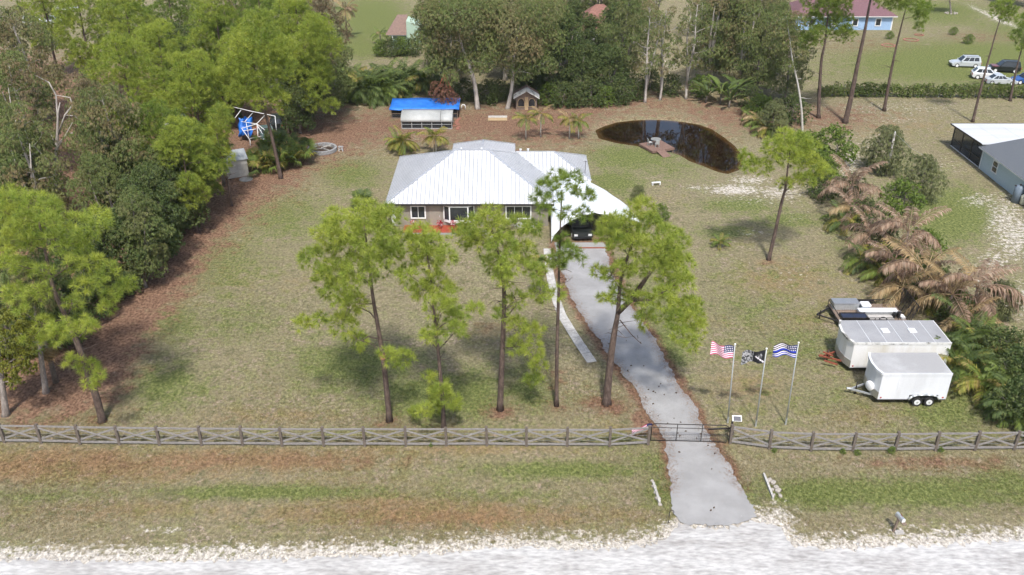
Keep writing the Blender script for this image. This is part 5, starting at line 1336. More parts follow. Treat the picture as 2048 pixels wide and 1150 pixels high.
# ------------------------------------------------------------------ fence along the road, gate and flags
def fence_run(px, label, n_after=0):
    pts = [P(x, y) for x, y in px]
    t = thing('rail_fence', label, 'fence', pts[0], 0)
    o = pts[0]; r = random.Random(len(px))
    for i, p in enumerate(pts):
        q = p - o; lx = r.uniform(-.03, .03)
        mb = MB(); mb.bar(q + Vector((0, 0, -.1)), q + Vector((lx, 0, 1.52 + r.uniform(-.04, .06))), .17, .17, (0, 1, 0)); mb.build('post', 'post_wood', t)
    for a, b_ in zip(pts[:-1], pts[1:]):
        a, b_ = a - o, b_ - o; d = (b_ - a).normalized(); f = Vector((d.y, -d.x, 0)) * .09
        if f.y > 0: f = -f
        z = lambda p, h: Vector((p.x, p.y, h + r.uniform(-.02, .02)))
        MB().bar(z(a, 1.38) + f * .3 + d * .01, z(b_, 1.38) + f * .3 - d * .01, .045, .12).build('rail', 'fence_wood', t)
        MB().bar(z(a, .22) + f * .3 + d * .01, z(b_, .22) + f * .3 - d * .01, .045, .15).build('rail', 'fence_wood', t)
        MB().bar(z(a, 1.26) + f * .6 + d * .09, z(b_, .38) + f * .6 - d * .09, .03, .12).build('brace', 'fence_wood', t)
        MB().bar(z(a, .38) - f * .15 + d * .09, z(b_, 1.26) - f * .15 - d * .09, .03, .12).build('brace', 'fence_wood', t)
        # welded wire behind the boards, thin
        mb = MB()
        for h in (.45, .7, .95):
            mb.bar(z(a, h) - f * .9, z(b_, h) - f * .9, .008, .008)
        mb.build('wire', 'galv_steel', t)
fence_run([(-70, 884), (10, 885), (83, 886), (161, 888), (240, 889), (320, 890), (404, 891), (486, 891), (565, 892), (648, 892), (730, 892), (812, 892), (893, 892), (974, 892), (1053, 893), (1134, 893), (1219, 893), (1296, 889)], 'grey weathered cross braced rail fence left of the gate')
fence_run([(1460, 887), (1538, 898), (1621, 902), (1704, 902), (1789, 902), (1870, 901), (1949, 900), (2027, 899), (2106, 897)], 'grey weathered cross braced rail fence right of the gate')
ga, gb = P(1301, 882), P(1453, 886)
t = thing('gate', 'black tubular driveway gate with three bays', 'gate', ga)
dv = gb - ga; dv.z = 0
U = lambda f, h: dv * f + Vector((0, 0, h))
mb = MB(); mb.sm = True
mb.tube([U(0, .08), U(0, 1.3), U(.03, 1.42), U(.5, 1.42), U(.97, 1.42), U(1, 1.3), U(1, .08), U(0, .08)], .032, 8); mb.build('frame', 'black_steel', t)
for f in (.335, .66):
    MB().tube([U(f, .08), U(f, 1.42)], .026, 6).build('upright', 'black_steel', t)
for h in (1.12, .62, .48, .34, .2):
    MB().tube([U(0, h), U(1, h)], .024 if h > 1 else .008, 6).build('crossbar', 'black_steel', t)
mb = MB()
for k in range(1, 40):
    mb.bar(U(k / 40, .1), U(k / 40, .62), .006, .006)
mb.build('wire_mesh', 'black_steel', t)
for x, y, nm in ((1297, 880, 'left'), (1458, 887, 'right')):
    pass
gp = P(1459, 884)
t = thing('gate_opener', 'black gate opener arm and post with a white framed solar panel', 'gate opener', gp)
MB().box(-.06, .06, -.06, .06, 0, 1.7).build('post', 'black_steel', t)
MB().bar((0, .1, 1.05), (-1.5, .05, 1.0), .08, .09).build('actuator_arm', 'black_steel', t)
MB().box(-.12, .12, -.24, -.07, .75, 1.05).build('control_box', 'black_steel', t)
pn = MB().extrude_poly([(-.02, -.06, 1.72), (.58, -.1, 1.72), (.58, .16, 2.0), (-.02, .2, 2.0)], (0, -.02, .035)).build('solar_panel', 'white_paint', t)
MB().extrude_poly([(.05, -.075, 1.765), (.52, -.105, 1.765), (.52, .1, 1.985), (.05, .13, 1.985)], (0, -.012, .02)).build('cell', 'panel_dark', pn)
def flag(name, label, corner, dirv, Wf, Hf, design, group, droop=.25, seed=0, amp=.12, droopz=0.0):
    """waving cloth hung from its top hoist corner"""
    nx, ny = 26, 13; mb = MB(); mb.sm = True
    d = Vector(dirv).normalized(); s = d.cross(Vector((0, 0, 1))).normalized()
    vs = []
    for j in range(ny + 1):
        for i in range(nx + 1):
            u, v = i / nx, j / ny
            w = amp * math.sin(u * 8.5 + seed + v * 1.6) * (0.25 + u)
            vs.append(Vector(corner) + d * (u * Wf * (1 - .1 * abs(droop))) + s * w + Vector((0, 0, -v * Hf * (1 - droopz * u) - droop * u * u * Wf + .05 * math.sin(u * 7 + v * 2 + seed))))
    groups = {}
    for j in range(ny):
        for i in range(nx):
            k = (j * (nx + 1) + i, j * (nx + 1) + i + 1, (j + 1) * (nx + 1) + i + 1, (j + 1) * (nx + 1) + i)
            groups.setdefault(design(i, j), []).append(k)
    n0 = len(mb.v); mb.v += [tuple(p) for p in vs]
    for mname, fs in groups.items():
        mb.use(mname)
        for f in fs:
            mb.f.append([n0 + q for q in f]); mb.m.append(mb.cur); mb.smooth.append(True)
    return tag(mb.build(name), label, 'flag', group)
stars = lambda i, j: (i % 2 == 1 and j % 2 == 1)
us = lambda i, j: ('flag_white' if stars(i, j) else 'flag_navy') if (i < 11 and j < 7) else ('flag_red' if j % 2 == 0 else 'flag_white')
bl_ = lambda i, j: ('flag_white' if stars(i, j) else 'flag_navy') if (i < 11 and j < 6) else ('flag_blue' if j in (6, 7) else ('flag_black' if j % 2 == 0 else 'flag_white')) if j < 9 else ('flag_blue' if j % 2 == 0 else 'flag_white')
bk = lambda i, j: 'flag_white' if abs(j - 11 + i * .62) < .7 and i < 11 else ('flag_grey' if i > 12 or ((i - 6) ** 2 / 14 + (j - 5) ** 2 / 9 < 1) else 'flag_black')
for i, (x, y, tx, ty, lb, fl, des, dr, sd, dir_) in enumerate([
        (1455, 846, 1470, 690, 'left flagpole, next to the gate', 'red and white striped flag with starred navy corner on the left pole', us, -.08, 0.4, (-1, .25, 0)),
        (1511, 853, 1533, 699, 'middle flagpole of the three', 'black flag with grey emblem on the middle pole', bk, .16, 1.7, (-1, .2, 0)),
        (1571, 849, 1597, 687, 'right flagpole of the three', 'blue and white striped flag with starred corner on the right pole', bl_, .12, 2.6, (-1, .3, 0))]):
    b = P(x, y); top = Q(tx, ty, b.y)
    t = thing('flagpole', 'galvanised ' + lb + ' inside the fence', 'flagpole', b, 0, 'flagpoles inside the fence')
    lv = top - b
    mb = MB(); mb.sm = True; mb.tube([(0, 0, 0), lv * .5, lv], [.05, .042, .03], 8); mb.build('pole', 'galv_steel', t)
    mb = MB(); mb.sm = True; mb.tube([lv + Vector((0, 0, z)) for z in (0, .03, .07, .11, .13)], [.03, .06, .07, .05, .01], 8); mb.build('finial', 'white_paint', t)
    MB().tube([(0, 0, 0), (0, 0, .5)], .065, 8).build('sleeve', 'galv_steel', t)
    c = top + Vector((-.04, 0, -.12))
    flag('flag', fl, c, dir_, 1.45, .9, des, 'flags on the three poles', dr, sd)
flag('flag', 'faded striped flag drooping from the left gate post', P(1301, 880) + Vector((0, -.1, 1.38)), (-1, -.05, 0), 1.35, .28, lambda i, j: 'flag_navy' if i < 7 and j < 7 else ('flag_red' if (j // 2) % 2 == 0 else 'flag_white'), None, .34, .5, .05, -.6)

# ------------------------------------------------------------------ trailers
def wheel(parent, x, y, z=.34, r=.34, sg=-1, rim='rim_white'):
    mb = MB(); mb.disc_cyl((0, 0, 0), (0, 1, 0), r, .22, 20)
    w = mb.build('wheel', 'rubber', parent, (x, y, z))
    MB().disc_cyl((0, sg * .1, 0), (0, 1, 0), r * .62, .05, 14).build('rim', rim, w)
    MB().disc_cyl((0, sg * .13, 0), (0, 1, 0), r * .2, .05, 8).build('hub', 'diamond_plate', w)
def cargo(label, x0, x1, y0, y1, z0, z1, body, roofm, nose, seams, hatch, wheels=None, ball='diamond_plate', gal='galv_steel', dirty=False):
    t = thing('cargo_trailer', label, 'trailer', (x0, y0, 0), 0, 'enclosed trailers on the right lawn')
    L, D = x1 - x0, y1 - y0; ym = D / 2
    out = [(0, 0), (L, 0), (L, D), (0, D), (-nose * .7, D * .8), (-nose, ym), (-nose * .7, D * .2)]
    MB().extrude_poly([(x, y, z0) for x, y in out], (0, 0, z1 - z0)).build('body', body, t)
    ins = [(x * .985 + .02, .04 + y * (D - .08) / D) for x, y in out]
    rf = MB().extrude_poly([(x, y, z1 + .002) for x, y in ins], (0, 0, .03)).build('roof', roofm, t)
    for k in range(seams):
        xx = L * (k + 1) / (seams + 1)
        MB().box(xx - .015, xx + .015, .06, D - .06, z1 + .03, z1 + .045).build('seam', 'trailer_white', rf)
    for hx in hatch:
        h = MB().box(hx - .28, hx + .28, ym - .3, ym + .3, z1 + .032, z1 + .13, .03).build('roof_vent', 'trailer_white', rf)
        MB().box(hx - .2, hx + .2, ym - .22, ym + .22, z1 + .131, z1 + .15).build('lid', 'pvc_white', h)
    tr = 'mildew_trim' if dirty else 'trailer_white'
    MB().bar((0, -.01, z1 - .05), (L, -.01, z1 - .05), .05, .2).build('top_trim', tr, t)
    mb = MB()
    pts = [(0, -.02), (-nose * .7, D * .2), (-nose, ym), (-nose * .7, D * .8), (0, D)]
    for a, c in zip(pts[:-1], pts[1:]):
        mb.bar((a[0] - .02, a[1], z1 - .02), (c[0] - .02, c[1], z1 - .02), .16, .16)
    mb.build('nose_cap', tr, t)
    mb = MB()
    for a, c in zip(pts[:-1], pts[1:]):
        mb.bar((a[0] - .012, a[1], z0 + .3), (c[0] - .012, c[1], z0 + .3), .03, .58)
    mb.build('stone_guard', 'diamond_plate', t)
    MB().box(0, L, .05, D - .05, z0 - .12, z0 - .003).build('chassis', 'black_steel', t)
    MB().box(L - .002, L + .03, .1, D - .1, z0 + .05, z1 - .12).build('ramp_door', body, t)
    for xx in (.2, L - .25):
        MB().box(xx - .05, xx + .05, -.03, -.004, z0 + .1, z0 + .2).build('marker_light', 'lamp_red', t)
    for k in range(1, 4):
        MB().box(L * k / 4 - .008, L * k / 4 + .008, -.012, -.001, z0 + .04, z1 - .16).build('panel_joint', body, t)
    return t, L, D
ft, L, D = cargo('smaller white enclosed trailer in front, tandem wheels visible', 25.35, 30.1, 51.25, 53.9, .48, 2.6, 'trailer_white', 'trailer_roof', .28, 0, [])
fe = MB(); fe.sm = True
pts = [(2.1, .52), (2.3, .78), (2.65, .9), (3.3, .92), (3.75, .88), (4.05, .78), (4.2, .52)]
for (xa, za), (xb, zb) in zip(pts[:-1], pts[1:]):
    fe.bar((xa, -.06, za), (xb, -.06, zb), .24, .07)
fe.build('fender', 'galv_steel', ft)
MB().box(2.15, 4.15, -.012, .03, .4, .84).build('wheel_well', 'black_vinyl', ft)
for x in (2.72, 3.56):
    wheel(ft, x, -.07); wheel(ft, x, D - .2, sg=1)
def tongue(t, D, mat, nose):
    yb = D / 2
    mb = MB()
    mb.bar((-nose + .2, yb - .7, .42), (-nose - 1.15, yb, .42), .09, .12).bar((-nose + .2, yb + .7, .42), (-nose - 1.15, yb, .42), .09, .12); mb.build('tongue', mat, t)
    mb = MB(); mb.sm = True; mb.tube([(-nose - .75, yb, .05), (-nose - .75, yb, 1.0)], .045, 8).tube([(-nose - .75, yb, .98), (-nose - .55, yb, 1.05)], .02, 6); mb.disc_cyl((-nose - .75, yb, .07), (0, 1, 0), .09, .06, 10); mb.build('jack', 'black_steel', t)
    MB().box(-nose - 1.42, -nose - 1.12, yb - .08, yb + .08, .4, .54, .03).build('coupler', mat, t)
tongue(ft, D, 'galv_steel', .28)
mb = MB(); mb.sm = True
a = Vector((-1, -.45, 0)).normalized()
c = Vector((-.3, D * .3, 1.1))
mb.tube([c, c + a * .16, c + a * .22], [.36, .36, .26], 20); mb.build('spare_wheel_cover', 'pvc_white', ft)
bt, L2, D2 = cargo('long white enclosed trailer behind with mildewed grey roof', 24.75, 31.75, 55.25, 58.45, .45, 2.58, 'trailer_dirty', 'trailer_grey', .38, 5, [2.75, 4.75], dirty=True)
tongue(bt, D2, 'rust_red', .38)
mb = MB(); mb.bar((-.7, .55, .35), (-1.6, .9, .5), .1, .1).bar((-1.1, 1.3, .5), (-1.0, 2.0, .55), .12, .3).bar((-.9, 1.1, .75), (-1.5, 1.6, .8), .08, .1); mb.build('hitch_frame', 'rust_red', bt)
for x in (3.2, 4.1):
    wheel(bt, x, .1); wheel(bt, x, D2 - .2, sg=1)
# utility trailer
ub = Vector((26.05, 61.6, 0))
ut = thing('utility_trailer', 'black open utility trailer with a raised mesh ramp', 'trailer', ub)
L, D = 5.5, 3.0
for k in range(8):
    MB().box(.02, L - .02, D * k / 8 + .008, D * (k + 1) / 8 - .008, .5, .545).build('deck_board', 'weathered_wood', ut)
mb = MB()
for y in (0, D):
    mb.bar((0, y, .45), (L, y, .45), .08, .12).bar((0, y, .95), (L, y, .95), .05, .05)
    for k in range(7): mb.bar((L * k / 6, y, .45), (L * k / 6, y, .95), .04, .04)
mb.bar((0, 0, .45), (0, D, .45), .08, .12).bar((0, 0, .95), (0, D, .95), .05, .05).bar((L, 0, .45), (L, D, .45), .08, .12)
mb.build('rail_frame', 'black_steel', ut)
mb = MB(); mb.bar((.1, .3, .42), (-1.35, D / 2, .42), .09, .1).bar((.1, D - .3, .42), (-1.35, D / 2, .42), .09, .1).bar((-1.1, D / 2, 0), (-1.1, D / 2, .8), .07, .07); mb.build('tongue', 'black_steel', ut)
rp = MB()
for k in range(6): rp.bar((L + .03, D * k / 5, .5), (L + .55, D * k / 5, 2.0), .05, .05)
for k in range(2): rp.bar((L + .03 + .5 * k, 0, .55 + 1.42 * k), (L + .03 + .5 * k, D, .55 + 1.42 * k), .05, .05)
rp = rp.build('ramp', 'black_steel', ut)
mb = MB()
for k in range(1, 26):
    f = k / 26; mb.bar((L + .03 + .52 * f, .03, .5 + 1.5 * f), (L + .03 + .52 * f, D - .03, .5 + 1.5 * f), .012, .026)
mb.build('ramp_mesh', 'black_steel', rp)
for y, sg in ((-.14, -1), (D + .14, 1)):
    for x in (2.6, 3.45): wheel(ut, x, y, sg=sg)
    fe = MB()
    for (xa, za), (xb, zb) in zip([(2.1, .55), (2.3, .8), (3.75, .8), (3.95, .55)][:-1], [(2.1, .55), (2.3, .8), (3.75, .8), (3.95, .55)][1:]): fe.bar((xa, y, za), (xb, y, zb), .24, .05)
    fe.build('fender', 'black_steel', ut)
def on_trailer(name, label, cat, fn):
    t = thing(name, label, cat, ub + Vector((0, 0, .548)))
    fn(t); return t
def f1(t):
    b_ = MB().box(.1, 2.15, 1.95, 2.85, 0, .55, .03).build('body', 'galv_steel', t); MB().box(.08, 2.17, 1.93, 2.87, .552, .61).build('lid', 'diamond_plate', b_)
def f2(t):
    MB().box(2.3, 3.0, 1.75, 2.45, 0, .34, .04).build('body', 'tank_blue', t); MB().box(2.32, 3.1, 1.8, 2.55, .342, .52, .06).build('lid', 'pvc_white', t)
def f3(t):
    MB().box(.25, 2.35, .15, 1.05, 0, .22).build('tray', 'black_vinyl', t)
    for k in range(2): MB().box(.32 + k * 1.0, 1.27 + k * 1.0, .22, .98, .222, .25).build('panel', 'panel_dark', t)
    MB().box(.25, 2.35, .13, .149, .0, .3).box(.25, 2.35, 1.051, 1.07, 0, .3).build('rim', 'black_steel', t)
def f4(t):
    MB().box(1.9, 5.0, 1.12, 1.68, 0, .3, .03).build('body', 'galv_steel', t); MB().box(1.88, 5.02, 1.1, 1.7, .302, .36).build('lid', 'trailer_white', t)
def f5(t):
    MB().box(2.45, 4.4, .2, .95, 0, .16).build('slab', 'shed_panel', t)
on_trailer('toolbox', 'galvanised metal toolbox at the back left of the open trailer', 'toolbox', f1); on_trailer('cooler', 'blue cooler with white lid beside the toolbox', 'cooler', f2)
on_trailer('panel_crate', 'black framed panels lying at the front of the open trailer', 'panel', f3); on_trailer('storage_box', 'long low white lidded box along the open trailer', 'box', f4); on_trailer('plank_stack', 'grey flat boards lying at the near side of the open trailer', 'boards', f5)
for i, (x, y, lb) in enumerate(((4.55, .75, 'black round bucket left of two on the open trailer'), (4.95, .85, 'black round bucket right of two on the open trailer'))):
    t = thing('bucket', lb, 'bucket', ub + Vector((x, y, .548)), 0, 'buckets on the open trailer')
    MB().tube([(0, 0, 0), (0, 0, .42)], [.15, .18], 12).build('body', 'black_vinyl', t); MB().tube([(-.18, 0, .4), (-.1, 0, .58), (.1, 0, .58), (.18, 0, .4)], .012, 5).build('handle', 'galv_steel', t)
tag(MB().box(5.05, 5.4, .4, 1.0, .548, .75, .05).build('feed_sack', 'pvc_white', None, ub), 'white sack at the ramp end of the open trailer', 'sack')
t = thing('hose', 'black hose looped over the side rail of the open trailer', 'hose', ub)
mb = MB(); mb.sm = True
mb.tube([(1.7 + k * .12, .0 - .08 * math.sin(k * .9), .75 + .28 * math.sin(k * .55)) for k in range(22)], .03, 6); mb.build('tube', 'black_vinyl', t)

# ------------------------------------------------------------------ verge: mailbox, hook, culvert ends
b = P(1786, 1064)
t = thing('mailbox', 'weathered mailbox on a leaning wooden post by the road', 'mailbox', b)
MB().bar((0, 0, -.1), (.12, 0, 1.05), .11, .11, (0, 1, 0)).build('post', 'weathered_wood', t)
MB().bar((.1, .35, 1.0), (.3, -.5, 1.0), .24, .04).build('shelf', 'weathered_wood', t)
mb = MB(); mb.sm = False
d = Vector((.2, -.85, 0)).normalized(); s = Vector((d.y, -d.x, 0)); o = Vector((.12, .3, 1.03))
arc = [(-.11, 0), (-.11, .14), (-.08, .21), (0, .24), (.08, .21), (.11, .14), (.11, 0)]
mb.extrude_poly([o + s * a + Vector((0, 0, h)) for a, h in arc], d * .62); bx = mb.build('box', 'galv_steel', t)
MB().extrude_poly([o + d * .622 + s * a * .95 + Vector((0, 0, h * .97)) for a, h in arc], d * .02).build('door', 'pvc_white', bx)
MB().box(.225, .25, -.1, .1, 1.1, 1.3).build('flag', 'rust_red', bx)
tag(MB().box(-.05, .45, -.35, -.05, .0, .12).build('paving_stone', 'slab_concrete', None, b + Vector((.1, .1, 0))), 'small white slab at the foot of the mailbox post', 'slab')
b = P(1337, 1046)
t = thing('garden_hook', 'black shepherd hook on the verge left of the driveway', 'hook', b)
mb = MB(); mb.sm = True
mb.tube([(0, 0, 0), (0, 0, .8), (.03, 0, .93), (.12, 0, .98), (.22, 0, .93), (.25, 0, .84), (.23, 0, .78)], .022, 6); mb.build('stem', 'black_steel', t)
MB().tube([(-.1, 0, .02), (.1, 0, .02)], .018, 5).build('foot', 'black_steel', t)
def rubble(label, pts, seed):
    r = random.Random(seed); b_ = P(*pts[0]); t = thing('culvert_end', label, 'culvert', b_)
    for i, (x, y) in enumerate(pts):
        q = P(x, y) - b_
        mb = MB(); s = r.uniform(.08, .15)
        mb.box(-s * 1.3, s * 1.3, -s, s, -.08, s * 1.1, .05); o = mb.build('stone', 'stone_pale', t, q, (r.uniform(-.3, .3), r.uniform(-.3, .3), r.uniform(0, 3)))
    return t
c1 = rubble('broken concrete culvert end on the verge left of the driveway', [(1304, 962), (1308, 974), (1310, 985), (1316, 998), (1320, 1010)], 1)
MB().bar(P(1306, 968) - P(1304, 962) + Vector((0, 0, .1)), P(1319, 1008) - P(1304, 962) + Vector((0, 0, .1)), .14, .2).build('headwall', 'slab_concrete', c1)
c2 = rubble('rubble culvert end on the verge right of the driveway', [(1538, 962), (1546, 966), (1552, 975), (1543, 980), (1556, 982), (1548, 990), (1560, 992)], 2)
MB().bar(P(1527, 950) - P(1538, 962) + Vector((0, 0, .1)), P(1546, 998) - P(1538, 962) + Vector((0, 0, .08)), .12, .18).build('headwall', 'slab_concrete', c2)
# white slab path along the driveway
t = thing('walkway', 'row of white concrete slabs along the left of the driveway', 'path', P(1095, 500))
o = P(1095, 500)
ctr = [(1094, 498), (1097, 530), (1102, 560), (1112, 600), (1124, 632), (1142, 662), (1160, 690), (1184, 725)]
cw = [P(x, y) - o for x, y in ctr]
seg = []
for a, c in zip(cw[:-1], cw[1:]):
    n = max(1, round((c - a).length / 1.25))
    seg += [(a.lerp(c, k / n), a.lerp(c, (k + 1) / n)) for k in range(n)]
for k, (a, c) in enumerate(seg):
    d = (c - a).normalized() * .015
    MB().bar(a + d + Vector((0, 0, .03 + .008 * (k % 3))), c - d + Vector((0, 0, .035)), .66 + .1 * (k / len(seg)), .06).build('slab', 'slab_concrete', t)
tag(MB().box(-1.4, 2.1, -.1, .1, .0, .1).build('threshold_timber', 'rust_red', None, P(1182, 497)), 'red timber across the driveway at the canopy mouth', 'beam')
# pine cones on the driveway
r = random.Random(5); mb = MB(); mb.sm = False
mb.tube([(0, 0, 0), (.05, 0, .03), (.1, 0, .035), (.17, 0, .02)], [.02, .05, .05, .012], 6); cone = mb.mesh('pine_cone', 'cone_brown')
k = 0
while k < 40:
    f = r.random(); i = r.random()
    j = min(int(f * (len(DRIVE_L) - 1)), len(DRIVE_L) - 2); u = f * (len(DRIVE_L) - 1) - j
    lx = DRIVE_L[j][0] + (DRIVE_L[j + 1][0] - DRIVE_L[j][0]) * u; rx = DRIVE_R[j][0] + (DRIVE_R[j + 1][0] - DRIVE_R[j][0]) * u; yy = DRIVE_L[j][1] + (DRIVE_L[j + 1][1] - DRIVE_L[j][1]) * u
    if yy < 660 or (yy > 910 and r.random() < .8): continue
    p = P(lx + (rx - lx) * i, yy)
    tag(obj('pine_cone', cone, None, (p.x, p.y, .075), (0, 0, r.uniform(0, 6)), r.uniform(.6, 1.0)), 'dark pine cone lying on the grey driveway', 'pine cone', 'pine cones on the driveway'); k += 1
# litter of needles drifting over the driveway edge
# band on the first pine trunk
bb = P(779, 842); q = Q(765, 712, bb.y)
tr = [o for o in bpy.data.objects if o.get('label', '').startswith('broad pine leftmost')][0]
MB().tube([q - bb + Vector((.02, 0, -.18)), q - bb + Vector((-.02, 0, .18))], .2, 10).build('band', 'brick_red', tr)
# ------------------------------------------------------------------ back yard: coops, hut, fire ring, dock
def screened(name, label, cat, x0, x1, y0, y1, h, posts, wallmat='porch_screen', frame='weathered_wood'):
    t = thing(name, label, cat, (x0, y0, 0)); L, D = x1 - x0, y1 - y0
    for i in range(posts + 1):
        for y in (0, D):
            MB().box(L * i / posts - .04, L * i / posts + .04, y - .04, y + .04, 0, h).build('post', frame, t)
    MB().box(.05, L - .05, -.01, .01, .05, h - .03).build('screen', wallmat, t)
    MB().box(.05, L - .05, D - .01, D + .01, .05, h - .03).build('screen', wallmat, t)
    for x in (0, L):
        MB().box(x - .01, x + .01, .05, D - .05, .05, h - .03).build('screen', wallmat, t)
    MB().box(0, L, -.06, -.02, .0, .14).box(0, L, -.06, -.02, h * .5 - .03, h * .5 + .03).build('rail', frame, t)
    return t, L, D
c0 = P(784, 237); c1 = P(915, 237)
t, L, D = screened('tarp_coop', 'long animal pen roofed with a bright blue tarp', 'coop', c0.x, c1.x, c0.y, c0.y + 3.4, 1.35, 6)
zb = Q(785, 196, c0.y + 3.7).z
mb = MB(); mb.sm = True; nx = 14
vs = []
for j in range(5):
    for i in range(nx + 1):
        u, v = i / nx, j / 4
        vs.append((-.25 + (L + .5) * u, -.3 + 4.0 * v, 1.4 + (zb - 1.4) * v - .06 * math.sin(math.pi * v) + .04 * math.sin(u * 30 + v * 2) * (1 - v) - .05 * math.sin(u * 12)))
mb.add(vs, [(j * (nx + 1) + i, j * (nx + 1) + i + 1, (j + 1) * (nx + 1) + i + 1, (j + 1) * (nx + 1) + i) for j in range(4) for i in range(nx)])
mb.add([vs[i] for i in range(nx + 1)] + [(x, y - .02, z - .16 - .05 * math.sin(k * 1.3)) for k, (x, y, z) in enumerate(vs[:nx + 1])], [(i + 1, i, nx + 1 + i, nx + 2 + i) for i in range(nx)])
o = mb.build('tarp_roof', 'blue_tarp', t); o.modifiers.new('s', 'SOLIDIFY').thickness = .02
c0 = P(804, 258); c1 = P(904, 258)
t, L, D = screened('wire_coop', 'wire pen with a rounded grey sheet roof before the blue one', 'coop', c0.x, c1.x, c0.y, c0.y + 2.6, 1.25, 5, 'porch_screen', 'galv_steel')
for i, (a, b_) in enumerate(((-.1, L * .77), (L * .775, L + .1))):
    mb = MB(); mb.sm = True; pr = [(-.12, .95), (-.05, 1.3), (.4, 1.62), (1.1, 1.85), (1.8, 1.9), (2.75, 1.75)]
    mb.add([(x, y, z - .02 * i) for x in (a, (a + b_) / 2, b_) for y, z in pr], [(k * 6 + j, k * 6 + 6 + j, k * 6 + 7 + j, k * 6 + 1 + j) for k in range(2) for j in range(5)])
    o = mb.build('roof_sheet', 'grey_tarp', t); o.modifiers.new('s', 'SOLIDIFY').thickness = .02
r = random.Random(3)
brick = MB().box(-.22, .22, -.16, .16, 0, .1, .015).mesh('brick', 'brick_red')
bp_ = thing('brick_row', 'row of loose red paving bricks along the right of the pens', 'bricks', P(910, 250))
for i in range(16):
    q = P(r.uniform(904, 920), 226 + 2.2 * i) - P(910, 250)
    obj('brick', brick, bp_, q, (0, 0, r.uniform(-.5, .5)))
t = thing('pipe_arch', 'small white pipe arch standing right of the blue pen', 'pipe', P(927, 219))
mb = MB(); mb.sm = True; mb.tube([(-.25, 0, 0), (-.25, 0, .5), (-.15, 0, .66), (.15, 0, .66), (.25, 0, .5), (.25, 0, 0)], .07, 8); mb.build('tube', 'pvc_white', t)
t = thing('pallet', 'low timber pallet with pale boards lying behind the house', 'pallet', P(976, 243))
for i in range(7):
    MB().box(0, 2.5, .3 * i + .01, .3 * i + .28, .1, .15).build('board', 'lumber' if i < 4 else 'slab_concrete', t)
MB().box(.1, .25, 0, 2.1, 0, .098).box(2.2, 2.35, 0, 2.1, 0, .098).build('bearer', 'weathered_wood', t)
# play hut
b = P(1033, 220)
t = thing('play_hut', 'small wooden play hut with two arched windows and patched gable roof', 'hut', b)
Wd, Dp, Hh = 2.7, 2.6, 1.8
mb = MB(); mb.box(0, Wd, .1, Dp, 0, Hh); mb.add([(0, .1, Hh), (Wd, .1, Hh), (Wd / 2, .1, Hh + .75)], [(0, 1, 2)]); mb.build('wall', 'weathered_wood', t)
for x0 in (.18, 1.62):
    pts = [(x0, .45), (x0 + .9, .45), (x0 + .9, 1.15), (x0 + .72, 1.48), (x0 + .45, 1.6), (x0 + .18, 1.48), (x0, 1.15)]
    w = MB().extrude_poly([(x, .098, z) for x, z in pts[::-1]], (0, -.02, 0)).build('window', 'dark_glass', t)
    fr = MB()
    for a, c in zip(pts, pts[1:] + pts[:1]): fr.bar((a[0], .07, a[1]), (c[0], .07, c[1]), .05, .08, (0, 1, 0))
    fr.build('frame', 'lumber', w)
MB().box(1.13, 1.57, .02, .097, 0, 1.75).build('door', 'lumber', t)
for x in (0, Wd): MB().box(x - .06, x + .06, .0, .098, 0, Hh + .05).build('corner_post', 'weathered_wood', t)
for sg in (-1, 1):
    for k, mt in enumerate(('mildew_trim', 'mildew_trim', 'shingle_brown')):
        xe = Wd / 2 + sg * (Wd / 2 + .4); y0, y1 = -.35 + 1.1 * k, -.35 + 1.1 * k + 1.08
        q = [(Wd / 2 + sg * .01, y0, Hh + .82), (xe, y0, Hh - .18), (xe, y1, Hh - .18), (Wd / 2 + sg * .01, y1, Hh + .82)]
        MB().extrude_poly(q, (0, 0, .05)).build('roof_panel', mt, t)
# fire ring
b = P(645, 301)
t = thing('fire_ring', 'round fire ring of grey blocks in two courses', 'fire pit', b)
blk = MB().box(-.24, .24, -.14, .14, 0, .21, .02).mesh('block', 'block_grey')
for c in range(2):
    for i in range(21):
        a = (i + .5 * c) * 6.283 / 21
        obj('block', blk, t, (1.6 * math.cos(a), 1.6 * math.sin(a), .22 * c), (0, 0, a + math.pi / 2))
MB().tube([(0, 0, -.02), (0, 0, .06)], 1.42, 20).build('ash_bed', 'cone_brown', t)
t = thing('brushwood', 'pile of sticks and pale split logs inside the fire ring', 'firewood', b + Vector((0, 0, .06)))
for i in range(16):
    a = r.uniform(0, 6.28); x, y = r.uniform(-.7, .7), r.uniform(-.6, .6)
    MB().tube([(x - .6 * math.cos(a), y - .5 * math.sin(a), .1 + .02 * i), (x + .6 * math.cos(a), y + .5 * math.sin(a), .2 + .035 * i)], r.uniform(.02, .05), 6).build('stick', 'weathered_wood' if i % 3 else 'slab_concrete', t)
b = P(682, 302)
t = thing('stool', 'small white stool right of the fire ring', 'stool', b)
MB().box(-.3, .3, -.22, .22, .5, .58, .02).build('seat', 'block_grey', t)
for x in (-.22, .22):
    MB().bar((x, 0, 0), (x * .8, 0, .5), .3, .06, (1, 0, 0)).build('leg', 'pvc_white', t)
MB().box(-.18, .18, -.03, .03, .2, .28).build('stretcher', 'pvc_white', t)
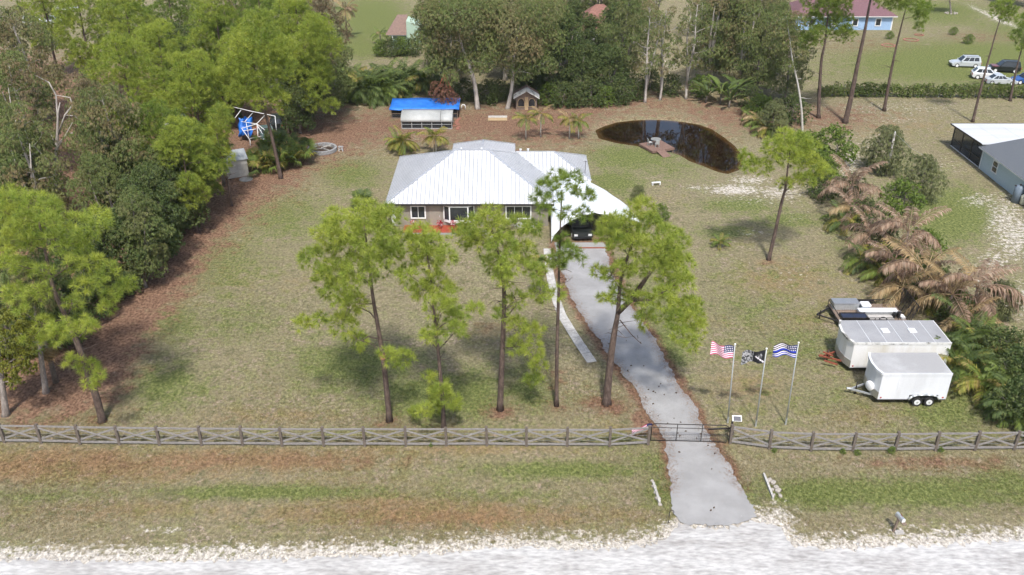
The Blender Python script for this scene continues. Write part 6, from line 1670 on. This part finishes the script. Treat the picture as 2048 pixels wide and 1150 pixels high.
# dock
b = P(1313, 297)
dk = thing('dock', 'square reddish wood dock on the near pond shore with a short ramp', 'dock', (b.x, b.y, 0), R(24))
for i in range(17):
    MB().box(-1.5, 1.5, -1.5 + 3.0 * i / 17 + .006, -1.5 + 3.0 * (i + 1) / 17 - .006, .32, .37).build('plank', 'deck_wood', dk)
MB().box(-1.5, 1.5, -1.55, -1.505, .12, .36).box(-1.5, 1.5, 1.505, 1.55, .12, .36).box(-1.55, -1.505, -1.55, 1.55, .12, .36).box(1.505, 1.55, -1.55, 1.55, .12, .36).build('skirt', 'deck_wood', dk)
for x in (-1.4, 1.4):
    for y in (-1.4, 1.4):
        MB().box(x - .07, x + .07, y - .07, y + .07, -1.2, .315).build('pile', 'weathered_wood', dk)
for i in range(9):
    MB().extrude_poly([(-1.0, -1.56 - .17 * i, .35 - .034 * i), (.1, -1.56 - .17 * i, .35 - .034 * i), (.1, -1.72 - .17 * i, .32 - .034 * i), (-1.0, -1.72 - .17 * i, .32 - .034 * i)], (0, 0, -.04)).build('ramp_plank', 'deck_wood', dk)
dc = Vector((b.x, b.y, .37)) + Vector((-.1, .35, 0))
t = thing('patio_table', 'round grey table on the dock', 'table', dc)
MB().tube([(0, 0, .68), (0, 0, .73)], .62, 20).build('table_top', 'table_grey', t)
for k in range(4): MB().bar((.1 * math.cos(k * 1.57), .1 * math.sin(k * 1.57), .68), (.42 * math.cos(k * 1.57), .42 * math.sin(k * 1.57), 0), .05, .05).build('leg', 'table_grey', t)
def patio_chair(p, rz, label):
    t = thing('patio_chair', label, 'chair', p, rz, 'chairs on the dock')
    MB().box(-.24, .24, -.24, .24, .4, .45, .015).build('seat', 'grey_tarp', t); MB().bar((-.22, 0, .45), (-.3, 0, .9), .44, .04, (1, 0, 0)).build('backrest', 'grey_tarp', t)
    for x in (-.2, .2):
        for y in (-.2, .2): MB().bar((x, y, 0), (x, y, .4), .04, .04).build('leg', 'grey_tarp', t)
patio_chair(dc + Vector((-.75, -.3, 0)), .3, 'pale grey chair left of the dock table'); patio_chair(dc + Vector((.05, -.85, 0)), 1.6, 'pale grey chair on the near side of the dock table')
t = thing('bench', 'low white bench on the lawn below the pond', 'bench', P(1312, 370), R(12))
MB().box(-.5, .5, -.12, .12, .28, .34).build('seat', 'pvc_white', t)
for x in (-.42, .42): MB().box(x - .04, x + .04, -.14, .14, 0, .279).build('leg', 'pvc_white', t)
# potted palm on the lawn
b = P(1440, 494)
t = thing('potted_plant', 'yellow green potted plant alone on the right lawn', 'plant', b)
MB().tube([(0, 0, 0), (0, 0, .38), (0, 0, .42)], [.22, .3, .32], 14).build('pot', 'pot_grey', t)
for i in range(16): obj('leaf', FM['gy'[i % 2]][i % 3], t, (0, 0, .4), (0, random.uniform(-.3, .1), i * 2.4), .38)
# shed
a, c = P(457, 358), P(498, 351)
rz = math.atan2(c.y - a.y, c.x - a.x)
t = thing('shed', 'grey panel garden shed with a pitched metal roof by the palmetto', 'shed', a, rz)
Wd, Dp, Hh = (c - a).length, 2.4, 2.0
MB().box(0, Wd, 0, Dp, 0, Hh).build('wall', 'shed_panel', t)
for k in range(2): MB().box(.12 + k * Wd * .44, .1 + (k + 1) * Wd * .44, -.04, -.003, .08, Hh - .1).build('door', 'shed_panel', t)
for k in range(9): MB().box(Wd + .002, Wd + .03, .03, Dp - .03, .06 + k * .21, .06 + k * .21 + .195).build('siding_board', 'shed_panel', t)
for k in range(6):
    x0, x1 = -.12 + (Wd + .24) * k / 6 + .005, -.12 + (Wd + .24) * (k + 1) / 6 - .005
    MB().extrude_poly([(x0, -.18, Hh + .0), (x1, -.18, Hh), (x1, Dp / 2, Hh + .8), (x0, Dp / 2, Hh + .8)], (0, 0, .04)).build('roof_panel', 'galv_steel', t)
    MB().extrude_poly([(x0, Dp / 2 + .01, Hh + .8), (x1, Dp / 2 + .01, Hh + .8), (x1, Dp + .18, Hh), (x0, Dp + .18, Hh)], (0, 0, .04)).build('roof_panel', 'galv_steel', t)
mb = MB(); mb.add([(Wd, 0, Hh), (Wd, Dp, Hh), (Wd, Dp / 2, Hh + .78)], [(0, 1, 2)]); mb.add([(0, 0, Hh), (0, Dp, Hh), (0, Dp / 2, Hh + .78)], [(0, 2, 1)]); mb.build('gable', 'shed_panel', t)
tag(MB().tube([(0, 0, 0), (0, 0, .08)], .75, 12).build('stepping_stone', 'block_grey', None, P(492, 359)), 'grey rounded slab on the soil before the shed', 'slab')
b = P(352, 268)
t = thing('white_shed', 'white boxy shed half hidden among the pines', 'shed', b, R(8))
MB().box(-1.3, 1.3, 0, 2.6, 0, 2.1).build('wall', 'white_paint', t); MB().extrude_poly([(-1.5, -.2, 2.1), (1.5, -.2, 2.1), (1.5, 2.8, 2.5), (-1.5, 2.8, 2.5)], (0, 0, .08)).build('roof', 'galv_steel', t); MB().box(-.4, .4, -.04, -.003, .05, 1.9).build('door', 'shed_panel', t)
# bent white pipe frame with tarp
b = P(515, 292)
t = thing('pipe_canopy', 'collapsed white pipe canopy frame left of the black car', 'canopy frame', b)
Yb = b.y
def FQ(x, y, dy=0): return Q(x, y, Yb + dy) - b
for nm, pts in [('ridge', [(467, 214, 4), (500, 222, 4), (550, 232, 3)]), ('rafter', [(550, 232, 3), (553, 262, 2)]), ('rafter', [(482, 220, 4), (470, 236, 3)]), ('rafter', [(506, 225, 4), (490, 243, 2)]), ('rafter', [(530, 230, 3.5), (513, 248, 1.5)]), ('purlin', [(482, 243, 2), (514, 248, 1.5), (540, 268, 1)]),
                ('rafter', [(513, 248, 1.5), (482, 257, 1)]), ('rafter', [(513, 248, 1.5), (525, 268, .5)]), ('post', [(492, 244, 2), (498, 275, 1)]), ('post', [(514, 250, 1.5), (516, 275, .5)]), ('rafter', [(484, 258, 1), (500, 280, 0)]), ('post', [(500, 280, 0), (501, 296, 0)]), ('purlin', [(485, 262, 1), (512, 258, 1)]), ('purlin', [(500, 277, 0), (525, 272, 0)])]:
    mb = MB(); mb.sm = True; mb.tube([FQ(*p) for p in pts], .045, 6); mb.build(nm, 'pvc_white', t)
t = thing('tarp', 'crumpled bright blue tarp hanging inside the pipe frame', 'tarp', b)
mb = MB(); mb.sm = True; vs = []
for j in range(6):
    for i in range(7):
        p = FQ(477 + 27 * i / 6 + 2 * math.sin(j * 2 + i), 235 + 37 * j / 5 + 3 * math.sin(i * 1.7), 2.5 - .9 * j / 5 + .5 * math.sin(i * 2.2 + j)); vs.append(p)
mb.add(vs, [(j * 7 + i, j * 7 + i + 1, (j + 1) * 7 + i + 1, (j + 1) * 7 + i) for j in range(5) for i in range(6)]); o = mb.build('sheet', 'blue_tarp', t); o.modifiers.new('s', 'SOLIDIFY').thickness = .02
r = random.Random(8)
t = thing('scrap_pile', 'rusty scrap lying under the pipe frame', 'scrap', P(512, 272))
for i in range(10):
    MB().box(-.4, .4, -.15, .15, 0, .2, .02).build('scrap', ('rust_red', 'weathered_wood', 'brick_red')[i % 3], t, (r.uniform(-1.4, 1.6), r.uniform(0, 2.4), r.uniform(0, .5)), (r.uniform(-.4, .4), r.uniform(-.5, .5), r.uniform(0, 3)))
car('white van like car far left at the top, seen between pines', 'paint_white', P(76, 52), R(20), 4.8, 1.9, 1.9, 'suv'); car('white car beside a grey one at the top left between pines', 'paint_white', P(135, 22), R(-14), 4.6, 1.8, 1.5, 'sedan'); car('silver car right of the white van at the top left', 'paint_silver', P(108, 46), R(160), 4.4, 1.8, 1.5, 'sedan')
# utility pole
b = P(1772, 352); top = Q(1790, 266, b.y)
t = thing('utility_pole', 'grey leaning utility pole among the shrubs on the right', 'pole', b)
lv = top - b; mb = MB(); mb.sm = True; mb.tube([(0, 0, -.1), lv], [.16, .12], 10); mb.build('post', 'pole_grey', t)
MB().tube([lv + Vector((0, 0, -.1)), lv + Vector((0, 0, .15))], .06, 8).build('insulator', 'pvc_white', t)
for e in (Q(1690, 306, b.y + 3), Q(1860, 318, b.y - 6)):
    mb = MB(); mb.sm = True; e = e - b; mb.tube([lv, lv.lerp(e, .5) + Vector((0, 0, -.3)), e], .018, 5); mb.build('wire', 'pole_grey', t)

# ------------------------------------------------------------------ neighbour houses
NX = 53.4
nh = thing('house', 'pale blue neighbour house with grey shingles at the right edge', 'house', (NX, 84, 0))
MB().box(0, 16, 0, 13.2, 0, 2.55).build('wall', 'pale_blue_wall', nh)
rf = MB().box(-.5, 16.5, -.5, 13.3, 2.42, 2.56).build('roof', 'white_paint', nh)
h = 3.6
for pts in ([(-.5, 13.3, 2.57), (-.5, -.5, 2.57), (7.5, 5.8, 2.57 + h), (7.5, 9.0, 2.57 + h)], [(-.5, -.5, 2.57), (16.5, -.5, 2.57), (8.5, 5.8, 2.57 + h), (7.5, 5.8, 2.57 + h)], [(16.5, 13.3, 2.57), (-.5, 13.3, 2.57), (7.5, 9, 2.57 + h), (8.5, 9, 2.57 + h)], [(16.5, -.5, 2.57), (16.5, 13.3, 2.57), (8.5, 9, 2.57 + h), (8.5, 5.8, 2.57 + h)]):
    MB().poly(pts).build('shingle_slope', 'shingle_grey', rf)
window_x(nh, 9.2, 10.4, .75, 2.1, -.002); window_x(nh, 2.0, 3.2, .75, 2.1, -.002)
MB().tube([(-.06, 12.9, .05), (-.06, 12.9, 2.42)], .045, 6).build('downspout', 'white_paint', nh)
po = thing('screened_porch', 'black screened porch with a flat white roof on the right neighbour house', 'porch', (NX, 97.25, 0))
MB().box(0, 16, 0, 7.4, -.02, .1).build('floor', 'slab_concrete', po)
for i in range(4):
    y = .05 + 7.25 * i / 3
    MB().box(-.05, .05, y - .05, y + .05, .1, 2.6).build('post', 'black_steel', po)
    if i < 3: MB().box(-.012, .012, y + .05, y + 7.25 / 3 - .05, .12, 2.55).build('screen', 'porch_screen', po)
for i in range(1, 6):
    MB().box(3.2 * i - .05, 3.2 * i + .05, 7.25, 7.35, .1, 2.6).build('post', 'black_steel', po)
MB().box(-.055, .055, 0, 7.3, 1.0, 1.08).box(-.055, .055, 0, 7.3, 2.5, 2.6).build('rail', 'black_steel', po); MB().box(-.06, .06, 0, 7.3, .1, .17).build('sill', 'white_paint', po)
for k in range(6):
    MB().extrude_poly([(-.4 + 2.75 * k + .01, -.35, 2.9), (-.4 + 2.75 * (k + 1) - .01, -.35, 2.9), (-.4 + 2.75 * (k + 1) - .01, 7.7, 2.66), (-.4 + 2.75 * k + .01, 7.7, 2.66)], (0, 0, .09)).build('roof_panel', 'porch_roof', po)
mb = MB(); mb.bar((-.43, -.35, 2.93), (-.43, 7.7, 2.69), .05, .16).bar((-.43, 7.73, 2.69), (16, 7.73, 2.69), .05, .16); mb.build('fascia', 'black_steel', po)
b = P(2032, 404)
t = thing('water_tank', 'tall blue grey water tank against the pale blue wall', 'tank', b)
mb = MB(); mb.sm = True; mb.tube([(0, 0, 0), (0, 0, 1.7), (0, 0, 1.85)], [.5, .5, .32], 18); mb.build('body', 'tank_blue', t); MB().tube([(0, 0, 1.85), (0, 0, 2.0)], .09, 8).tube([(-.3, 0, 1.75), (-.6, 0, 1.9)], .05, 6).build('valve', 'black_steel', t)
b = P(2043, 410)
t = thing('pressure_tank', 'small beige pressure tank in front of the blue grey one', 'tank', b)
mb = MB(); mb.sm = True; mb.tube([(0, 0, .05), (0, 0, .15), (0, 0, 1.05), (0, 0, 1.18)], [.12, .25, .25, .12], 14); mb.build('body', 'tank_beige', t); MB().tube([(.2, 0, .2), (.45, -.1, .25), (.6, -.1, 1.0)], .03, 6).build('pipe', 'black_steel', t)
# blue house with plum roof
a = P(1588, 60); c = P(1780, 59)
bh = thing('house', 'sky blue house with a plum shingle roof at the top right', 'house', (a.x, a.y, 0))
Lh = c.x - a.x; Dh = 9.0
MB().box(0, Lh, 0, Dh, 0, 2.5).build('wall', 'sky_blue_wall', bh)
rf = MB().box(-.6, Lh + .6, -.6, Dh + .6, 2.42, 2.54).build('roof', 'white_paint', bh); hh = 2.55 + 5.1 * .5
MB().poly([(-.6, -.6, 2.55), (Lh + .6, -.6, 2.55), (Lh - 3.5, Dh / 2, hh), (3.5, Dh / 2, hh)]).build('shingle_slope', 'shingle_plum', rf); MB().poly([(Lh + .6, Dh + .6, 2.55), (-.6, Dh + .6, 2.55), (3.5, Dh / 2, hh), (Lh - 3.5, Dh / 2, hh)]).build('shingle_slope', 'shingle_plum', rf)
MB().poly([(Lh + .6, -.6, 2.55), (Lh + .6, Dh + .6, 2.55), (Lh - 3.5, Dh / 2, hh)]).build('shingle_slope', 'shingle_plum', rf); MB().poly([(-.6, Dh + .6, 2.55), (-.6, -.6, 2.55), (3.5, Dh / 2, hh)]).build('shingle_slope', 'shingle_plum', rf)
for x in (3.0, 7.2, Lh - 6.8, Lh - 2.6): window(bh, x - .55, x + .55, .7, 2.1, -.003, mull=0)
MB().box(Lh - .15, Lh + .05, -.05, .15, 0, 2.4).build('corner_board', 'white_paint', bh)
# green house with brown roof
a = P(784, 98)
gh = thing('house', 'green gabled house with a brown roof beyond the back hedge', 'house', (a.x, a.y, 0))
MB().box(0, 2.6, 0, 5, 0, 2.4).build('wall', 'sage_wall', gh)
rf = MB().box(-.4, 2.6, -.4, 5.2, 2.3, 2.42).build('roof', 'white_paint', gh)
MB().poly([(-.9, -.5, 2.45), (2.6, -.5, 2.45), (2.6, 3.0, 5.1), (.9, 3.0, 5.1)]).build('shingle_slope', 'shingle_brown', rf); MB().poly([(-.9, 6.5, 2.45), (-.9, -.5, 2.45), (.9, 3.0, 5.1)]).build('shingle_slope', 'shingle_brown', rf)
MB().extrude_poly([(2.605, .2, 0), (4.85, -.6, 0), (4.85, -.6, 4.0), (2.605, .2, 4.6)], (0, 4, 0)).build('tall_wall', 'pale_green_wall', gh)
MB().box(.2, .3, -.45, -.35, 0, 2.3).build('porch_post', 'white_paint', gh); window(gh, .9, 1.9, .8, 1.9, -.003, mull=0)
for i, (x, y, s) in enumerate(((762, 112, .8), (783, 112, .9), (803, 111, .9), (824, 111, .85))):
    at_foot('bushB' if i % 2 else 'bushA', x, y, s, label=('leftmost', 'second', 'third', 'rightmost')[i] + ' of four dark bushes in front of the green house', name='shrub', cat='shrub', group='bushes before the green house')
palm(760, 68, 'small ragged palm left of the green house', 1.6, 2.0, 9, 'dtg', seed=801)
palm(690, 20, 'tall ragged palm at the top edge left of the bright lawn', 5.0, 3.0, 12, 'dttb', seed=802)
a = P(1148, 92)
rh = thing('house', 'white walled house with a red shingle roof behind the trees', 'house', (a.x, a.y, 0))
MB().box(0, 9, 0, 8, 0, 2.5).build('wall', 'white_paint', rh); rf = MB().box(-.5, 9.5, -.5, 8.5, 2.4, 2.52).build('roof', 'white_paint', rh)
for pts in ([(-.5, -.5, 2.53), (9.5, -.5, 2.53), (5.2, 4, 6.2), (3.8, 4, 6.2)], [(9.5, 8.5, 2.53), (-.5, 8.5, 2.53), (3.8, 4, 6.2), (5.2, 4, 6.2)], [(-.5, 8.5, 2.53), (-.5, -.5, 2.53), (3.8, 4, 6.2)], [(9.5, -.5, 2.53), (9.5, 8.5, 2.53), (5.2, 4, 6.2)]):
    MB().poly(pts).build('shingle_slope', 'shingle_red', rf)
window(rh, 1.5, 3, .8, 2.1, -.003)
# overgrown chain link hedge along the back field
a, c = P(1640, 192), P(2140, 197)
hd = thing('hedge', 'vine covered wire fence line dividing the field from the lots', 'hedge', a)
r = random.Random(12); bl = []
n = 190
for i in range(n):
    q = a.lerp(c, (i + r.uniform(-.3, .3)) / n) - a
    bl.append(((q.x, q.y + r.uniform(-.35, .35), r.uniform(.35, 1.4)), r.uniform(.5, .85)))
for i in range(40):
    q = a.lerp(c, r.random()) - a; bl.append(((q.x, q.y, r.uniform(1.3, 1.9)), r.uniform(.25, .5)))
obj('foliage', crown_mesh('foliage', bl, 'leafy', 90, [(0.16, 0.22, 0.06), (0.2, 0.25, 0.065), (0.19, 0.19, 0.09), (0.14, 0.19, 0.05)]), hd)
for i in range(22):
    q = a.lerp(c, i / 21) - a; MB().tube([(q.x, q.y, 0), (q.x, q.y, 1.6)], .03, 6).build('post', 'galv_steel', hd)
# small things on the far field
r = random.Random(14)
for i, (x, y, lb) in enumerate(((1935, 88, 'small bush alone on the field above the silver suv'), (1905, 70, 'small shrub by the soil strip on the field'), (1778, 78, 'tiny sapling inside the brick ring near the blue house'))):
    at_foot('bushA', x, y, (.5, .42, .4)[i], label=lb, name='shrub', cat='shrub')
def ring(x, y, rad, label, mat='brick_red', n=14):
    t = thing('planting_ring', label, 'planting ring', P(x, y))
    for i in range(n):
        a_ = i * 6.283 / n
        obj('brick', brick, t, (rad * math.cos(a_), rad * math.sin(a_) * .9, 0), (0, 0, a_ + 1.57))
ring(1777, 91, 1.1, 'ring of red bricks on the field near the blue house'); ring(1822, 80, 1.2, 'ring of bricks right of the first on the field'); ring(1838, 70, .7, 'small ring of bricks far on the field')
b = P(1905, 24)
hero(0, (1902, 26), [(1900, 5), (1896, -20)], [(1895, -30, 20), (1915, -25, 18), (1880, -35, 18)], 1.5, .2, 91, 'bare multi stem tree ringed with white stones at the top right', OLIVE, 'wispy', 'grey_bark', 'broadleaf_tree', 'tree')
t = thing('stone_ring', 'white stones round the foot of the top right tree', 'stones', P(1902, 27))
stn = MB().box(-.2, .2, -.16, .16, -.03, .2, .05).mesh('stone', 'stone_pale')
for i in range(10):
    obj('stone', stn, t, (1.1 * math.cos(i * .63), .8 * math.sin(i * .63), 0), (0, 0, i))
for i, (k, x, y, s, lb) in enumerate((('oliveC', 2020, 8, .8, 'grey green tree at the top right corner, left one'), ('oliveA', 2050, 14, .8, 'grey green tree cut by the right edge at the top'), ('oliveC', 1540, 60, .9, 'olive tree left of the blue house'), ('oliveB', 1450, 112, 1.0, 'olive tree of the second row above the banana plants'), ('oliveA', 1505, 118, 1.05, 'olive tree of the second row left of the white snag'), ('oliveB', 1255, 112, 1.05, 'olive tree of the second row left above the pond'), ('oliveC', 1200, 60, 1.1, 'olive tree right behind the red roof'), ('oliveA', 1500, 70, 1.0, 'tall olive tree behind the back line near the blue house'), ('oliveB', 1240, 70, 1.0, 'olive tree right beside the red roofed house'), ('oliveC', 1010, 80, 1.1, 'olive tree in the second row left of the red roof'),
                                      ('oliveA', 1090, 70, 1.1, 'olive tree just left of the red roofed house'), ('brownA', 905, 75, 1.2, 'brown tree right of the green house'), ('oliveT', 1400, 80, 1.1, 'olive tree of the second row near the top edge'), ('oliveT', 1310, 60, 1.1, 'olive tree far behind the pond at the top edge'), ('darkB', 1182, 150, .8, 'dark tree in front of the red roofed house'), ('darkB', 1228, 140, .9, 'dark tree before the right end of the red roof'), ('darkB', 1140, 130, .9, 'dark tree before the left end of the red roof'), ('oliveC', 1150, 50, 1.0, 'olive tree behind the red roof'), ('oliveC', 960, 60, 1.2, 'olive tree of the second row at the top edge'))):
    at_foot(k, x, y, s, label=lb, name='broadleaf_tree', cat='tree', group='trees beyond the back line')

for i, (x, y, s, lb) in enumerate(((1548, 905, .10, 'bright weed tuft in front of the second post right of the gate'), (1686, 907, .11, 'bright weed tuft between two posts on the right verge'), (1715, 910, .12, 'taller bright weed right of the middle post on the verge'), (1782, 906, .15, 'widest bright weed clump at the right fence foot'), (1880, 903, .11, 'dull weed tuft at the fence foot near the right end'), (862, 893, .09, 'weed tuft under the fence below the slim pine'))):
    at_foot('bushA', x, y, s, label=lb, name='weed', cat='weed', group='weeds along the fence foot')
# ------------------------------------------------------------------ thin summer haze over the whole place
m = bpy.data.materials.new('haze'); m.use_nodes = True; MATS['haze'] = m
for n_ in list(m.node_tree.nodes):
    if n_.type != 'OUTPUT_MATERIAL': m.node_tree.nodes.remove(n_)
pv = m.node_tree.nodes.new('ShaderNodeVolumePrincipled')
pv.inputs['Color'].default_value = (0.93, 0.95, 0.98, 1); pv.inputs['Density'].default_value = 0.00012; pv.inputs['Anisotropy'].default_value = 0.2
m.node_tree.links.new(pv.outputs[0], [n_ for n_ in m.node_tree.nodes if n_.type == 'OUTPUT_MATERIAL'][0].inputs['Volume'])
hz = MB().box(-2200, 2200, -2200, 2900, -3, 42).build('haze', 'haze')
tag(hz, kind='stuff')
